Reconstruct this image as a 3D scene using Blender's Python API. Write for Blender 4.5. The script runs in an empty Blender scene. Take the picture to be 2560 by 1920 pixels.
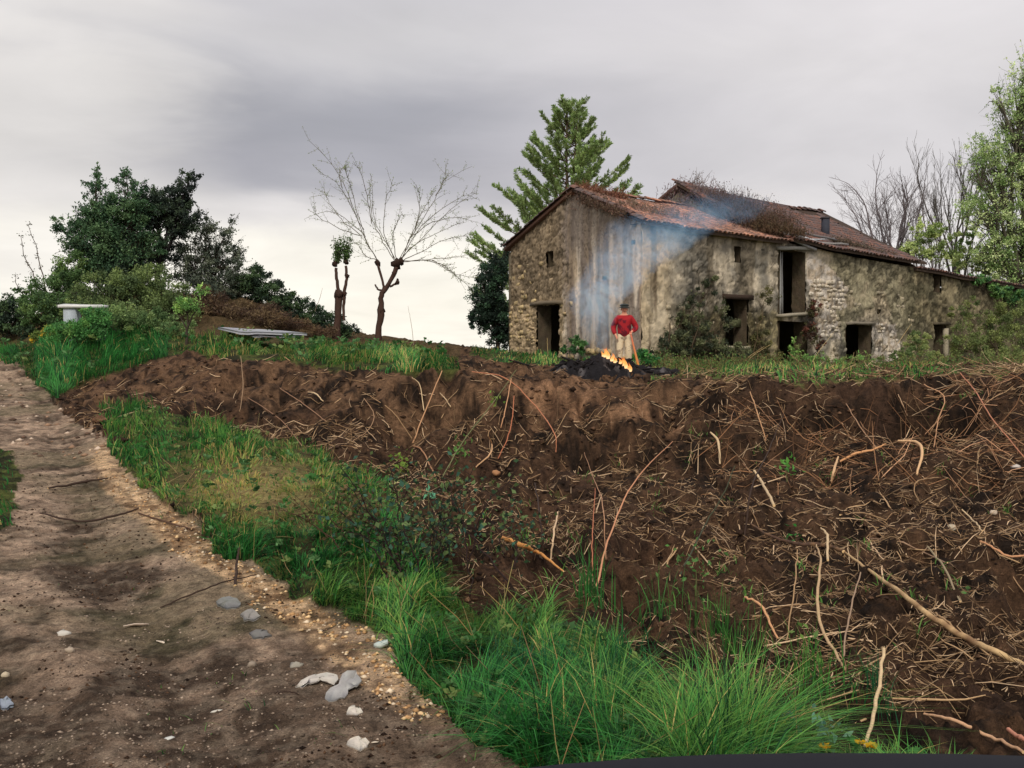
import bpy, math, random
import numpy as np
from mathutils import Vector, Matrix
random.seed(7); RNG = np.random.default_rng(7)
R = math.radians
SC = bpy.context.scene
COL = SC.collection

# ------------------------------------------------------------------ camera
FPX = 2500.0; CAMZ = 1.5; HOR = 850.0
PITCH = math.atan((960 - HOR) / FPX)
cam = bpy.data.objects.new('camera', bpy.data.cameras.new('camera')); COL.objects.link(cam)
cam.location = (0, 0, CAMZ); cam.rotation_euler = (R(90) - PITCH, 0, 0)
cam.data.sensor_width = 36; cam.data.lens = 36 * FPX / 2560
cam.data.clip_start = 0.1; cam.data.clip_end = 9000
SC.camera = cam
SC.cycles.volume_bounces = 3
# ------------------------------------------------------------------ exposure, sun, sky
SC.view_settings.view_transform = 'Standard'; SC.view_settings.look = 'None'
SC.view_settings.exposure = 0.0; SC.view_settings.gamma = 1.0; SC.view_settings.use_curve_mapping = False
SUN_EL, SUN_AZ = 42.0, 192.0      # azimuth clockwise from +Y: behind the camera
sl = bpy.data.lights.new('sun', 'SUN'); sl.energy = 1.9; sl.angle = R(14); sl.color = (1.0, 0.93, 0.82)
sun = bpy.data.objects.new('sun', sl); COL.objects.link(sun)
sd = Vector((math.sin(R(SUN_AZ)) * math.cos(R(SUN_EL)), math.cos(R(SUN_AZ)) * math.cos(R(SUN_EL)), math.sin(R(SUN_EL))))
sun.rotation_euler = sd.to_track_quat('Z', 'Y').to_euler(); sun.location = (-20, -20, 30)

def srgb(r, g, b):
    f = lambda c: (c / 255 / 12.92) if c / 255 <= .04045 else ((c / 255 + .055) / 1.055) ** 2.4
    return np.array([f(r), f(g), f(b)])
def A(r, g, b, k=0.80):            # albedo of a surface that shows as this sRGB under the overcast light
    v = srgb(r, g, b) / k; return v * min(1, .82 / v.max())

def AW(r, g, b): v = srgb(r, g, b) / .52; return v * min(1, .74 / v.max())
class NT:
    def __init__(s, tree): s.t = tree; s.n = tree.nodes; s.l = tree.links
    def new(s, typ, **kw):
        n = s.n.new(typ)
        for k, v in kw.items(): setattr(n, k, v)
        return n
    def link(s, a, b): s.l.new(a, b)
    def val(s, sock, v):
        if isinstance(v, (int, float)): sock.default_value = v
        else: s.l.new(v, sock)
    def math(s, op, a, b=None, c=None, clamp=False):
        n = s.n.new('ShaderNodeMath'); n.operation = op; n.use_clamp = clamp
        s.val(n.inputs[0], a)
        if b is not None: s.val(n.inputs[1], b)
        if c is not None: s.val(n.inputs[2], c)
        return n.outputs[0]
    def ramp(s, fac, stops, interp='EASE'):
        n = s.n.new('ShaderNodeValToRGB'); n.color_ramp.interpolation = interp
        e = n.color_ramp.elements
        while len(e) < len(stops): e.new(0.5)
        for i, (p, c) in enumerate(stops):
            e[i].position = p; e[i].color = (c[0], c[1], c[2], 1)
        s.val(n.inputs[0], fac); return n.outputs[0]
    def noise(s, vec, scale, detail=4, rough=.55, dist=0.0):
        n = s.n.new('ShaderNodeTexNoise'); n.inputs['Scale'].default_value = scale
        n.inputs['Detail'].default_value = detail; n.inputs['Roughness'].default_value = rough
        n.inputs['Distortion'].default_value = dist
        if vec is not None: s.l.new(vec, n.inputs['Vector'])
        return n.outputs['Fac']
    def mix(s, fac, a, b, mode='MIX'):
        n = s.n.new('ShaderNodeMix'); n.data_type = 'RGBA'; n.blend_type = mode
        s.val(n.inputs[0], fac)
        for i, v in ((6, a), (7, b)):
            if isinstance(v, (tuple, list, np.ndarray)): n.inputs[i].default_value = (float(v[0]), float(v[1]), float(v[2]), 1)
            else: s.l.new(v, n.inputs[i])
        return n.outputs[2]

def make_world():
    w = bpy.data.worlds.new('World'); SC.world = w; w.use_nodes = True
    t = NT(w.node_tree); t.n.clear()
    out = t.new('ShaderNodeOutputWorld'); bg = t.new('ShaderNodeBackground')
    tc = t.new('ShaderNodeTexCoord'); sep = t.new('ShaderNodeSeparateXYZ')
    t.link(tc.outputs['Generated'], sep.inputs[0])
    x, y, z = sep.outputs
    # cloud-layer coordinates: the direction met with a flat layer overhead
    den = t.math('ADD', t.math('ABSOLUTE', z), 0.16)
    cx = t.math('DIVIDE', x, den); cy = t.math('DIVIDE', y, den)
    cmb = t.new('ShaderNodeCombineXYZ'); t.link(cx, cmb.inputs[0]); t.link(cy, cmb.inputs[1])
    n1 = t.noise(cmb.outputs[0], 0.62, 5, .5, .35)
    n2 = t.noise(cmb.outputs[0], 1.7, 6, .55, .5)
    st = t.new('ShaderNodeCombineXYZ'); t.link(t.math('MULTIPLY', x, 2.2), st.inputs[0]); t.link(t.math('MULTIPLY', y, 2.2), st.inputs[1]); t.link(t.math('MULTIPLY', z, 9.0), st.inputs[2])
    n3 = t.noise(st.outputs[0], 1.3, 5, .5, .4)
    # darker cloud bank low in the sky, bright gap beneath it
    zz = t.math('ADD', z, t.math('MULTIPLY', t.math('SUBTRACT', n3, 0.5), 0.10))
    zz = t.math('ADD', zz, t.math('MULTIPLY', t.math('MAXIMUM', x, -0.12), 0.035))
    base = t.ramp(t.math('MULTIPLY', zz, 2.2), [
        (0.00, srgb(253, 247, 234)), (0.20, srgb(252, 246, 235)), (0.275, srgb(224, 219, 217)), (0.345, srgb(170, 168, 174)),
        (0.46, srgb(166, 165, 171)), (0.60, srgb(206, 203, 204)), (0.78, srgb(200, 197, 203)), (1.0, srgb(192, 190, 198))])
    # right part of the sky is thinner cloud
    rb = t.new('ShaderNodeMapRange'); rb.interpolation_type = 'SMOOTHSTEP'
    rb.inputs[1].default_value = -0.08; rb.inputs[2].default_value = 0.30; rb.inputs[3].default_value = 0; rb.inputs[4].default_value = 0.78
    t.link(x, rb.inputs[0])
    c = t.mix(rb.outputs[0], base, srgb(229, 224, 224))
    # paler openings
    def glow(az, el, w0, w1, amt, colr):
        d = Vector((math.sin(R(az)) * math.cos(R(el)), math.cos(R(az)) * math.cos(R(el)), math.sin(R(el))))
        dp = t.new('ShaderNodeVectorMath'); dp.operation = 'DOT_PRODUCT'; t.link(tc.outputs['Generated'], dp.inputs[0]); dp.inputs[1].default_value = d
        mr = t.new('ShaderNodeMapRange'); mr.interpolation_type = 'SMOOTHSTEP'
        mr.inputs[1].default_value = math.cos(R(w1)); mr.inputs[2].default_value = math.cos(R(w0)); mr.inputs[3].default_value = 0; mr.inputs[4].default_value = amt
        t.link(t.math('ADD', dp.outputs['Value'], t.math('MULTIPLY', t.math('SUBTRACT', n3, .5), .05)), mr.inputs[0])
        return t.mix(mr.outputs[0], c, colr)
    c = glow(-27, 14.0, 0, 13, .8, srgb(234, 229, 224))
    c = glow(4, 12, 1, 11, .35, srgb(214, 209, 212))
    m = t.math('ADD', t.math('MULTIPLY', n1, 0.42), t.math('MULTIPLY', n2, 0.34))
    m = t.math('ADD', m, 0.68)
    c = t.mix(1.0, c, m, 'MULTIPLY') if False else c
    hsv = t.new('ShaderNodeHueSaturation'); t.link(c, hsv.inputs['Color']); t.link(m, hsv.inputs['Value'])
    # a little of the clear sky above the cloud still comes through
    sky = t.new('ShaderNodeTexSky'); sky.sky_type = 'NISHITA'; sky.sun_disc = False
    sky.sun_elevation = R(SUN_EL); sky.sun_rotation = R(SUN_AZ)
    sk = t.new('ShaderNodeVectorMath'); sk.operation = 'SCALE'; t.link(sky.outputs[0], sk.inputs[0]); sk.inputs['Scale'].default_value = 0.10
    fin = t.mix(0.06, hsv.outputs[0], sk.outputs[0])
    t.link(fin, bg.inputs[0]); bg.inputs[1].default_value = 1.0
    t.link(bg.outputs[0], out.inputs[0])
make_world()

# ------------------------------------------------------------------ maths helpers
_cp, _sp = math.cos(PITCH), math.sin(PITCH)
def P(px, py, Y):
    """world point on the line of sight of a photo pixel, Y metres ahead"""
    a = (px - 1280) / FPX; b = (960 - py) / FPX
    dy = _cp + b * _sp; dz = -_sp + b * _cp
    return np.array([a * Y / dy, Y, CAMZ + dz * Y / dy])
def project(X, Y, Z):
    zc = (Y * _cp - (Z - CAMZ) * _sp); yc = (Y * _sp + (Z - CAMZ) * _cp)
    zc = np.where(zc > .05, zc, .05)
    return 1280 + FPX * X / zc, 960 - FPX * yc / zc

def _hash(i, j, k, seed):
    h = (i.astype(np.uint32) * np.uint32(374761393) + j.astype(np.uint32) * np.uint32(668265263)
         + k.astype(np.uint32) * np.uint32(2147483647) + np.uint32(seed * 974711 + 1013))
    h = (h ^ (h >> np.uint32(13))) * np.uint32(1274126177)
    h = h ^ (h >> np.uint32(16))
    return (h & np.uint32(0xffff)).astype(np.float32) / 65535.0
def vnoise(x, y, seed=0):
    x = np.asarray(x, dtype=np.float64); y = np.asarray(y, dtype=np.float64)
    i = np.floor(x).astype(np.int64); j = np.floor(y).astype(np.int64)
    fx = x - i; fy = y - j; fx = fx * fx * (3 - 2 * fx); fy = fy * fy * (3 - 2 * fy)
    z = np.zeros_like(i)
    a = _hash(i, j, z, seed); b = _hash(i + 1, j, z, seed); c = _hash(i, j + 1, z, seed); d = _hash(i + 1, j + 1, z, seed)
    return (a * (1 - fx) + b * fx) * (1 - fy) + (c * (1 - fx) + d * fx) * fy
def fbm(x, y, octv=4, seed=0, gain=.5):
    s = 0; a = 1; t = 0; x = np.asarray(x, dtype=np.float64); y = np.asarray(y, dtype=np.float64)
    for o in range(octv):
        s = s + a * vnoise(x, y, seed + o * 17); t += a; a *= gain
        x, y = (x * 1.6 - y * 1.2) + 13.7, (x * 1.2 + y * 1.6) + 5.1
    return s / t
def sstep(a, b, x): t = np.clip((x - a) / (b - a), 0, 1); return t * t * (3 - 2 * t)
def inpoly(px, py, poly):
    px = np.asarray(px); py = np.asarray(py); r = np.zeros(px.shape, bool); n = len(poly)
    for i in range(n):
        x0, y0 = poly[i]; x1, y1 = poly[(i + 1) % n]
        if y0 == y1: continue
        c = ((y0 > py) != (y1 > py)) & (px < (x1 - x0) * (py - y0) / (y1 - y0) + x0)
        r ^= c
    return r
def norm(v): return v / np.maximum(np.linalg.norm(v, axis=-1, keepdims=True), 1e-9)

# ------------------------------------------------------------------ object helpers
def put(o, parent=None):
    COL.objects.link(o)
    if parent is not None: o.parent = parent
    return o
def tag(o, label=None, cat=None, group=None, kind=None):
    if label: o['label'] = label
    if cat: o['category'] = cat
    if group: o['group'] = group
    if kind: o['kind'] = kind
    return o
def thing(name, label, cat, loc, group=None):
    o = bpy.data.objects.new(name, None); COL.objects.link(o)
    o.location = [float(c) for c in loc]; o.empty_display_size = .2
    return tag(o, label, cat, group)
class MB:
    """collects pieces of geometry and links them as one mesh"""
    def __init__(s): s.v = []; s.q = []; s.t = []; s.c = []; s.n = 0
    def add(s, v, q=None, t=None, c=(.5, .5, .5)):
        v = np.asarray(v, dtype=np.float64).reshape(-1, 3); s.v.append(v)
        c = np.asarray(c, dtype=np.float64)
        s.c.append(np.broadcast_to(c, (len(v), 3)) if c.ndim == 1 else c.reshape(-1, 3))
        if q is not None and len(q): s.q.append(np.asarray(q).reshape(-1, 4) + s.n)
        if t is not None and len(t): s.t.append(np.asarray(t).reshape(-1, 3) + s.n)
        s.n += len(v); return s
    def mesh(s, name, mat, origin=(0, 0, 0), smooth=False):
        me = bpy.data.meshes.new(name)
        v = np.concatenate(s.v) - np.asarray(origin, dtype=np.float64)
        q = np.concatenate(s.q) if s.q else np.zeros((0, 4), int); t = np.concatenate(s.t) if s.t else np.zeros((0, 3), int)
        me.vertices.add(len(v)); me.vertices.foreach_set('co', v.astype(np.float32).ravel())
        me.loops.add(len(q) * 4 + len(t) * 3); me.loops.foreach_set('vertex_index', np.concatenate([q.ravel(), t.ravel()]).astype(np.int32))
        me.polygons.add(len(q) + len(t))
        st = np.concatenate([np.arange(len(q)) * 4, len(q) * 4 + np.arange(len(t)) * 3]).astype(np.int32)
        me.polygons.foreach_set('loop_start', st)
        if smooth: me.polygons.foreach_set('use_smooth', np.ones(len(q) + len(t), bool))
        ca = me.color_attributes.new('Col', 'FLOAT_COLOR', 'POINT')
        cc = np.ones((len(v), 4), np.float32); cc[:, :3] = np.concatenate(s.c)
        ca.data.foreach_set('color', cc.ravel())
        me.update(calc_edges=True); me.validate()
        if mat: me.materials.append(mat)
        return me
    def build(s, name, mat, parent=None, origin=None, smooth=False):
        if not s.v: return None
        org = np.array(parent.location) if (parent is not None and origin is None) else (np.zeros(3) if origin is None else np.asarray(origin, float))
        if parent is not None and parent.parent is not None and origin is None:
            org = org + np.array(parent.parent.location)
        o = bpy.data.objects.new(name, s.mesh(name, mat, org, smooth)); put(o, parent)
        if parent is None: o.location = org
        return o

def tubes(mb, Pt, Rd, sides=5, col=(.3, .2, .1), cap=False):
    """Pt (n,k,3) Rd (n,k) or (k,), many tubes at once"""
    Pt = np.asarray(Pt, float)
    if Pt.ndim == 2: Pt = Pt[None]
    n, k, _ = Pt.shape; Rd = np.broadcast_to(np.asarray(Rd, float), (n, k))
    T = np.empty_like(Pt); T[:, 1:-1] = Pt[:, 2:] - Pt[:, :-2]; T[:, 0] = Pt[:, 1] - Pt[:, 0]; T[:, -1] = Pt[:, -1] - Pt[:, -2]
    T = norm(T); ref = np.where(np.abs(T[:, :1, 2:3]) > .8, np.array([1., 0, 0]), np.array([0, 0, 1.]))
    ref = np.broadcast_to(ref, T.shape)
    U = norm(np.cross(T, ref)); V = np.cross(T, U)
    a = np.arange(sides) * 2 * math.pi / sides
    ring = Pt[:, :, None] + Rd[:, :, None, None] * (np.cos(a)[None, None, :, None] * U[:, :, None] + np.sin(a)[None, None, :, None] * V[:, :, None])
    idx = np.arange(n * k * sides).reshape(n, k, sides); nx = np.roll(idx, -1, axis=2)
    q = np.stack([idx[:, :-1], nx[:, :-1], nx[:, 1:], idx[:, 1:]], -1).reshape(-1, 4)
    col = np.asarray(col, float)
    c = np.repeat(col, k * sides, axis=0) if col.ndim == 2 else col
    mb.add(ring.reshape(-1, 3), q=q, c=c)
    if cap:
        for m in range(n):
            for e in (0, k - 1):
                base = ring[m, e]; ctr = Pt[m, e]
                tt = [[0, 1 + i, 1 + (i + 1) % sides] for i in range(sides)]
                mb.add(np.vstack([ctr, base]), t=tt, c=(col[m] if col.ndim == 2 else col))
def leaves(mb, C, size, col, up=.3, aspect=.5, fold=.15, axis=None):
    n = len(C); size = np.broadcast_to(np.asarray(size, float), (n,))[:, None]
    ax = norm(RNG.normal(size=(n, 3)) + np.array([0, 0, up])) if axis is None else norm(axis)
    sd_ = norm(np.cross(ax, RNG.normal(size=(n, 3)))); nr = np.cross(ax, sd_)
    a = C; b = C + ax * size * .5 + sd_ * size * aspect * .5 + nr * size * fold
    c = C + ax * size; d = C + ax * size * .5 - sd_ * size * aspect * .5 + nr * size * fold
    v = np.stack([a, b, c, d], 1).reshape(-1, 3); q = np.arange(n * 4).reshape(n, 4)
    mb.add(v, q=q, c=np.repeat(np.broadcast_to(col, (n, 3)), 4, axis=0))
def blades(mb, B, H, W, lean, col, coltip=None, az=None):
    n = len(B); az = RNG.uniform(0, 2 * math.pi, n) if az is None else az; d = np.stack([np.cos(az), np.sin(az), np.zeros(n)], 1)
    fa = az + math.pi / 2 + RNG.uniform(-.9, .9, n); s = np.stack([np.cos(fa), np.sin(fa), np.zeros(n)], 1)
    H = H[:, None]; W = W[:, None]; lean = lean[:, None]; up = np.array([0, 0, 1.])
    p = []
    for tt, w in ((0, 1), (.4, .9), (.75, .55)):
        c = B + up * H * tt * (1 - .35 * lean * tt) + d * H * lean * tt ** 2
        p += [c - s * W * w * .5, c + s * W * w * .5]
    p.append(B + up * H * (1 - .35 * lean) + d * H * lean * 1.05)
    v = np.stack(p, 1).reshape(-1, 3); i = np.arange(n)[:, None] * 7
    q = np.concatenate([i + np.array([[0, 1, 3, 2]]), i + np.array([[2, 3, 5, 4]])]); t = i + np.array([[4, 5, 6]])
    cb = np.broadcast_to(col, (n, 3)); ct = cb if coltip is None else np.broadcast_to(coltip, (n, 3))
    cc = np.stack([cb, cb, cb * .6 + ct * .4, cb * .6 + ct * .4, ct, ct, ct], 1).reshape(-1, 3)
    mb.add(v, q=q, t=t, c=cc)
def box(mb, c, size, col=(.5, .5, .5), rot=None):
    s = np.array(size) / 2; v = np.array([[x, y, z] for x in (-1, 1) for y in (-1, 1) for z in (-1, 1)]) * s
    if rot is not None: v = v @ np.asarray(rot).T
    mb.add(v + np.asarray(c), q=[[0, 1, 3, 2], [4, 6, 7, 5], [0, 4, 5, 1], [2, 3, 7, 6], [0, 2, 6, 4], [1, 5, 7, 3]], c=col)
def jcol(base, n, amt=.25, hue=.12):
    base = np.asarray(base); k = 1 + RNG.uniform(-amt, amt, (n, 1))
    return np.clip(base * k * (1 + RNG.uniform(-hue, hue, (n, 3))), .003, .9)
def wob(p0, p1, k=6, amp=.05, sag=0.0):
    p0 = np.asarray(p0, float); p1 = np.asarray(p1, float); t = np.linspace(0, 1, k)[:, None]
    L = np.linalg.norm(p1 - p0); o = np.cumsum(RNG.normal(size=(k, 3)), 0) * amp * L / math.sqrt(k)
    o -= o[0] + (o[-1] - o[0]) * t; o *= 1
    return p0 + (p1 - p0) * t + o + np.array([0, 0, -1.]) * (sag * L * 4 * t * (1 - t))
def spline(pts, k):
    pts = np.asarray(pts, float); n = len(pts)
    if n == 2: return np.linspace(pts[0], pts[1], k)
    q = np.vstack([2 * pts[0] - pts[1], pts, 2 * pts[-1] - pts[-2]]); out = []
    for u in np.linspace(0, n - 1 - 1e-6, k):
        i = int(u); f = u - i; a, b, c, d = q[i:i + 4]
        out.append(.5 * ((2 * b) + (-a + c) * f + (2 * a - 5 * b + 4 * c - d) * f * f + (-a + 3 * b - 3 * c + d) * f ** 3))
    return np.array(out)

# ------------------------------------------------------------------ materials
def mat_attr(name, rough=.8, nscale=30, ncon=.35, bump=.0, bscale=60, transl=0, spec=.2, bdist=.01, gloss_noise=None):
    m = bpy.data.materials.new(name); m.use_nodes = True; t = NT(m.node_tree); t.n.clear()
    out = t.new('ShaderNodeOutputMaterial'); b = t.new('ShaderNodeBsdfPrincipled')
    at = t.new('ShaderNodeAttribute'); at.attribute_name = 'Col'; geo = t.new('ShaderNodeNewGeometry')
    col = at.outputs['Color']
    if ncon:
        nz = t.noise(geo.outputs['Position'], nscale, 5, .65)
        f = t.math('ADD', t.math('MULTIPLY', nz, 2 * ncon), 1 - ncon)
        vm = t.new('ShaderNodeVectorMath'); vm.operation = 'SCALE'; t.link(col, vm.inputs[0]); t.link(f, vm.inputs['Scale']); col = vm.outputs[0]
    t.link(col, b.inputs['Base Color']); b.inputs['Roughness'].default_value = rough; b.inputs['Specular IOR Level'].default_value = spec
    if bump:
        nb = t.noise(geo.outputs['Position'], bscale, 6, .65); bp = t.new('ShaderNodeBump'); bp.inputs['Strength'].default_value = bump
        bp.inputs['Distance'].default_value = bdist; t.link(nb, bp.inputs['Height']); t.link(bp.outputs[0], b.inputs['Normal'])
    if gloss_noise:
        g = t.noise(geo.outputs['Position'], gloss_noise, 3, .5); mr = t.new('ShaderNodeMapRange')
        mr.inputs[1].default_value = .5; mr.inputs[2].default_value = .66; mr.inputs[3].default_value = rough; mr.inputs[4].default_value = .38
        t.link(g, mr.inputs[0]); t.link(mr.outputs[0], b.inputs['Roughness'])
    sh = b.outputs[0]
    if transl:
        tr = t.new('ShaderNodeBsdfTranslucent'); t.link(col, tr.inputs[0]); mx = t.new('ShaderNodeMixShader'); mx.inputs[0].default_value = transl
        t.link(sh, mx.inputs[1]); t.link(tr.outputs[0], mx.inputs[2]); sh = mx.outputs[0]
    t.link(sh, out.inputs[0]); return m
def mat_rand(name, stops, rough=.85, nscale=12, ncon=.4, bump=.3, bscale=50, bdist=.01, spots=None):
    """each object picks its own colour from the stops"""
    m = bpy.data.materials.new(name); m.use_nodes = True; t = NT(m.node_tree); t.n.clear()
    out = t.new('ShaderNodeOutputMaterial'); b = t.new('ShaderNodeBsdfPrincipled'); oi = t.new('ShaderNodeObjectInfo'); geo = t.new('ShaderNodeNewGeometry')
    at = t.new('ShaderNodeAttribute'); at.attribute_name = 'Col'
    sp = t.new('ShaderNodeSeparateColor'); t.link(at.outputs['Color'], sp.inputs[0])
    fac = t.math('FRACT', t.math('ADD', oi.outputs['Random'], sp.outputs[0]))
    col = t.ramp(fac, stops, 'LINEAR')
    nz = t.noise(geo.outputs['Position'], nscale, 5, .6)
    f = t.math('ADD', t.math('MULTIPLY', nz, 2 * ncon), 1 - ncon)
    vm = t.new('ShaderNodeVectorMath'); vm.operation = 'SCALE'; t.link(col, vm.inputs[0]); t.link(f, vm.inputs['Scale']); col = vm.outputs[0]
    if spots:
        n2 = t.noise(geo.outputs['Position'], spots[0], 4, .6); mr = t.new('ShaderNodeMapRange'); mr.inputs[1].default_value = spots[1]; mr.inputs[2].default_value = spots[1] + .08
        t.link(n2, mr.inputs[0]); col = t.mix(mr.outputs[0], col, spots[2])
    t.link(col, b.inputs['Base Color']); b.inputs['Roughness'].default_value = rough; b.inputs['Specular IOR Level'].default_value = .2
    nb = t.noise(geo.outputs['Position'], bscale, 6, .65); bp = t.new('ShaderNodeBump'); bp.inputs['Strength'].default_value = bump
    bp.inputs['Distance'].default_value = bdist; t.link(nb, bp.inputs['Height']); t.link(bp.outputs[0], b.inputs['Normal'])
    t.link(b.outputs[0], out.inputs[0]); return m
M = {}
def mat_soil():
    m = bpy.data.materials.new('ground_soil'); m.use_nodes = True; t = NT(m.node_tree); t.n.clear()
    out = t.new('ShaderNodeOutputMaterial'); b = t.new('ShaderNodeBsdfPrincipled'); at = t.new('ShaderNodeAttribute'); at.attribute_name = 'Col'; geo = t.new('ShaderNodeNewGeometry'); p = geo.outputs['Position']
    na = t.noise(p, 14, 8, .72); nb = t.noise(p, 95, 4, .75)
    f = t.math('ADD', t.math('MULTIPLY', t.math('SUBTRACT', na, .5), 3.4), 1.0); f = t.math('MAXIMUM', f, .28); f = t.math('MULTIPLY', f, t.math('ADD', t.math('MULTIPLY', nb, 2.6), -.3))
    vm = t.new('ShaderNodeVectorMath'); vm.operation = 'SCALE'; t.link(at.outputs['Color'], vm.inputs[0]); t.link(f, vm.inputs['Scale']); t.link(vm.outputs[0], b.inputs['Base Color']); b.inputs['Roughness'].default_value = .93; b.inputs['Specular IOR Level'].default_value = .12
    h = t.math('ADD', na, t.math('MULTIPLY', nb, .45)); bp = t.new('ShaderNodeBump'); bp.inputs['Strength'].default_value = .8; bp.inputs['Distance'].default_value = .06; t.link(h, bp.inputs['Height']); t.link(bp.outputs[0], b.inputs['Normal']); t.link(b.outputs[0], out.inputs[0]); return m
M['ground'] = mat_soil()
M['grass'] = mat_attr('grass_blade', .6, 8, .25, transl=.35, spec=.2)
M['leaf'] = mat_attr('leaf', .6, 5, .3, transl=.3, spec=.2)
M['leaf_far'] = mat_attr('leaf_far', .7, 3, .2, transl=.25, spec=.1)
M['bark'] = mat_attr('bark', .9, 18, .4, .6, 40, bdist=.02)
M['twig'] = mat_attr('dry_twig', .8, 60, .4, .3, 90)
M['wall'] = mat_attr('lime_render_and_rubble', .95, 9, .33, .8, 22, bdist=.04, spec=.1)
M['plain'] = mat_attr('plain_surface', .85, 12, .25, .3, 30)
M['char'] = mat_attr('charred', .9, 20, .6, .9, 25, bdist=.03)
M['stone'] = mat_rand('rubble_stone', [(0, AW(116, 101, 74)), (.2, AW(150, 132, 98)), (.4, AW(178, 158, 118)), (.6, AW(128, 112, 82)), (.8, AW(160, 140, 112)), (1, AW(100, 90, 70))], bump=.6, bscale=30, bdist=.03, spots=(7, .56, tuple(AW(70, 66, 48))))
M['greystone'] = mat_rand('mortared_stone', [(0, AW(118, 110, 94)), (.3, AW(140, 130, 110)), (.6, AW(104, 98, 84)), (.8, AW(156, 144, 120)), (1, AW(92, 86, 72))], bump=.6, bscale=30, bdist=.03, spots=(7, .54, tuple(AW(74, 70, 58))))
M['limestone'] = mat_rand('limed_stone', [(0, AW(206, 196, 180)), (.3, AW(160, 150, 132)), (.5, AW(216, 207, 192)), (.75, AW(140, 130, 112)), (1, AW(196, 186, 168))], bump=.6, bscale=30, bdist=.03, spots=(9, .57, tuple(AW(105, 95, 78))))
M['tile'] = mat_rand('clay_tile', [(0, A(168, 120, 98)), (.2, A(122, 92, 80)), (.4, A(190, 140, 116)), (.55, A(102, 84, 76)), (.7, A(152, 114, 98)), (.85, A(132, 112, 104)), (1, A(180, 138, 116))], bump=.4, spots=(4, .53, tuple(A(104, 86, 78))))
M['tile_old'] = mat_rand('weathered_clay_tile', [(0, A(120, 90, 80)), (.3, A(100, 78, 72)), (.6, A(138, 100, 86)), (.8, A(92, 78, 76)), (1, A(112, 94, 90))], bump=.4, spots=(2.2, .47, tuple(A(96, 84, 82))))
M['cloth'] = mat_attr('knitted_cloth', .9, 40, .2, .3, 200)
M['skin'] = mat_attr('skin', .6, 20, .1)
M['metal'] = mat_attr('dull_metal', .5, 8, .25, .2, 12, bdist=.02, spec=.5)
M['pebble'] = mat_attr('pebble', .8, 30, .25)
# ------------------------------------------------------------------ terrain
CP = [  # photo pixel, metres ahead
 (-500,1900,3.55),(0,1900,3.55),(600,1900,3.55),(1100,1900,3.55),(-300,1500,5.8),(300,1500,5.8),(800,1560,5.3),
 (-200,1250,9),(300,1250,9.2),(-300,1080,14),(0,1095,13.8),(200,1110,13.2),(0,1000,18.5),(110,1000,18.5),(-60,900,28),(0,886,31),(-400,900,28),(-300,830,40),(-60,850,38),
 (1500,1740,3.95),(1300,1600,4.6),(1000,1400,6.25),(800,1240,8.5),(620,1100,12),(450,1000,16),
 (1900,1860,3.7),(2500,1900,3.6),
 (1100,1300,8.1),(1500,1360,7.5),(2000,1600,5.2),(2500,1720,4.6),(2500,1400,7.2),(2000,1350,8),(2500,1200,11.3),(2000,1210,11.6),(1600,1240,10.9),(1300,1215,11.8),(2900,1300,8.5),
 (1000,1160,15),(750,1115,15.8),(560,1062,16.8),(400,1012,18),(1250,1170,14.3),(1500,1165,14),(1750,1150,13.6),(2000,1135,13.4),(2300,1125,13),(2560,1135,12.5),(2900,1135,12.5),
 (300,932,21),(450,917,20),(560,918,19.6),(700,925,18.7),(850,935,17.9),(1000,948,17),(1150,948,16.6),(1250,950,16.5),(1400,962,16.2),(1550,1015,15.5),(1680,1065,14.9),(1480,958,18),(1560,975,17),
 (1640,962,16.6),(1800,972,15.5),(2000,975,15.1),(2200,965,15),(2400,952,15),(2560,955,14.6),(2900,955,14.5),
 (700,868,26),(1000,898,24),(1250,918,22),(1500,934,22),(1500,926,26),(2000,938,24),(2500,930,24),(1900,930,30),(2500,922,36),(2100,938,36),(2400,930,40),(1800,928,32),(2050,938,40),(1280,889,40),(1400,894,36),(1600,908,31),(1400,905,30),(1150,890,30),
 (900,854,34),(1100,860,34),(1200,868,36),(750,842,33),(500,852,26),(350,850,26),(150,876,24),(100,955,22),(190,985,19.6),(60,855,29),(300,900,22.5),(500,885,22),
 (350,715,35),(200,745,34),(600,735,35),(750,790,35),(850,838,36),(60,795,34),(450,795,31),(600,805,31),(250,800,30),(-200,820,36),(-400,800,40)]
CW = [  # far and unseen ground, world coordinates
 (0,0,0),(0,.7,0),(0,2,0),(1.2,1.8,0),(-1.2,1.8,0),(2,0,0),(-2,0,0),(0,-1.5,0),(-2.2,2.6,0),(2.4,2.6,-.05),
 (0,-4,0),(-6,-3,0),(6,-3,-.1),(0,-40,-1),(30,-20,-1),(-30,-20,0),(-12,2,.1),(12,2,0),(40,10,0),(-40,10,2),
 (-4,42,1.4),(-9,44,2.2),(-14,46,1.8),(-6,60,-1),(-12,75,-5),(0,60,-3.5),(2,48,.2),(-2,50,.2),(10,55,.4),(20,60,.4),(35,60,.3),(45,45,.4),(15,80,-2),(40,90,-2),
 (0,120,-12),(60,140,-10),(-60,120,-8),(-40,60,0),(-60,30,2),(0,600,-40),(-400,500,-30),(400,500,-30),(0,4000,-90),(3000,2600,-80),(-3000,2600,-80),(0,-500,-10),(500,-300,-10),(-500,-300,0),(0,-4000,-40)]
_pts = np.array([P(*c) for c in CP] + [list(c) for c in CW])
def _uv(X, Y):
    X = np.asarray(X, float); Y = np.asarray(Y, float)
    r = np.sqrt(X * X + Y * Y) + .8; th = np.arctan2(X, Y)
    return th * 2.2, np.log(r)
_cu, _cv = _uv(_pts[:, 0], _pts[:, 1])
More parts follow.
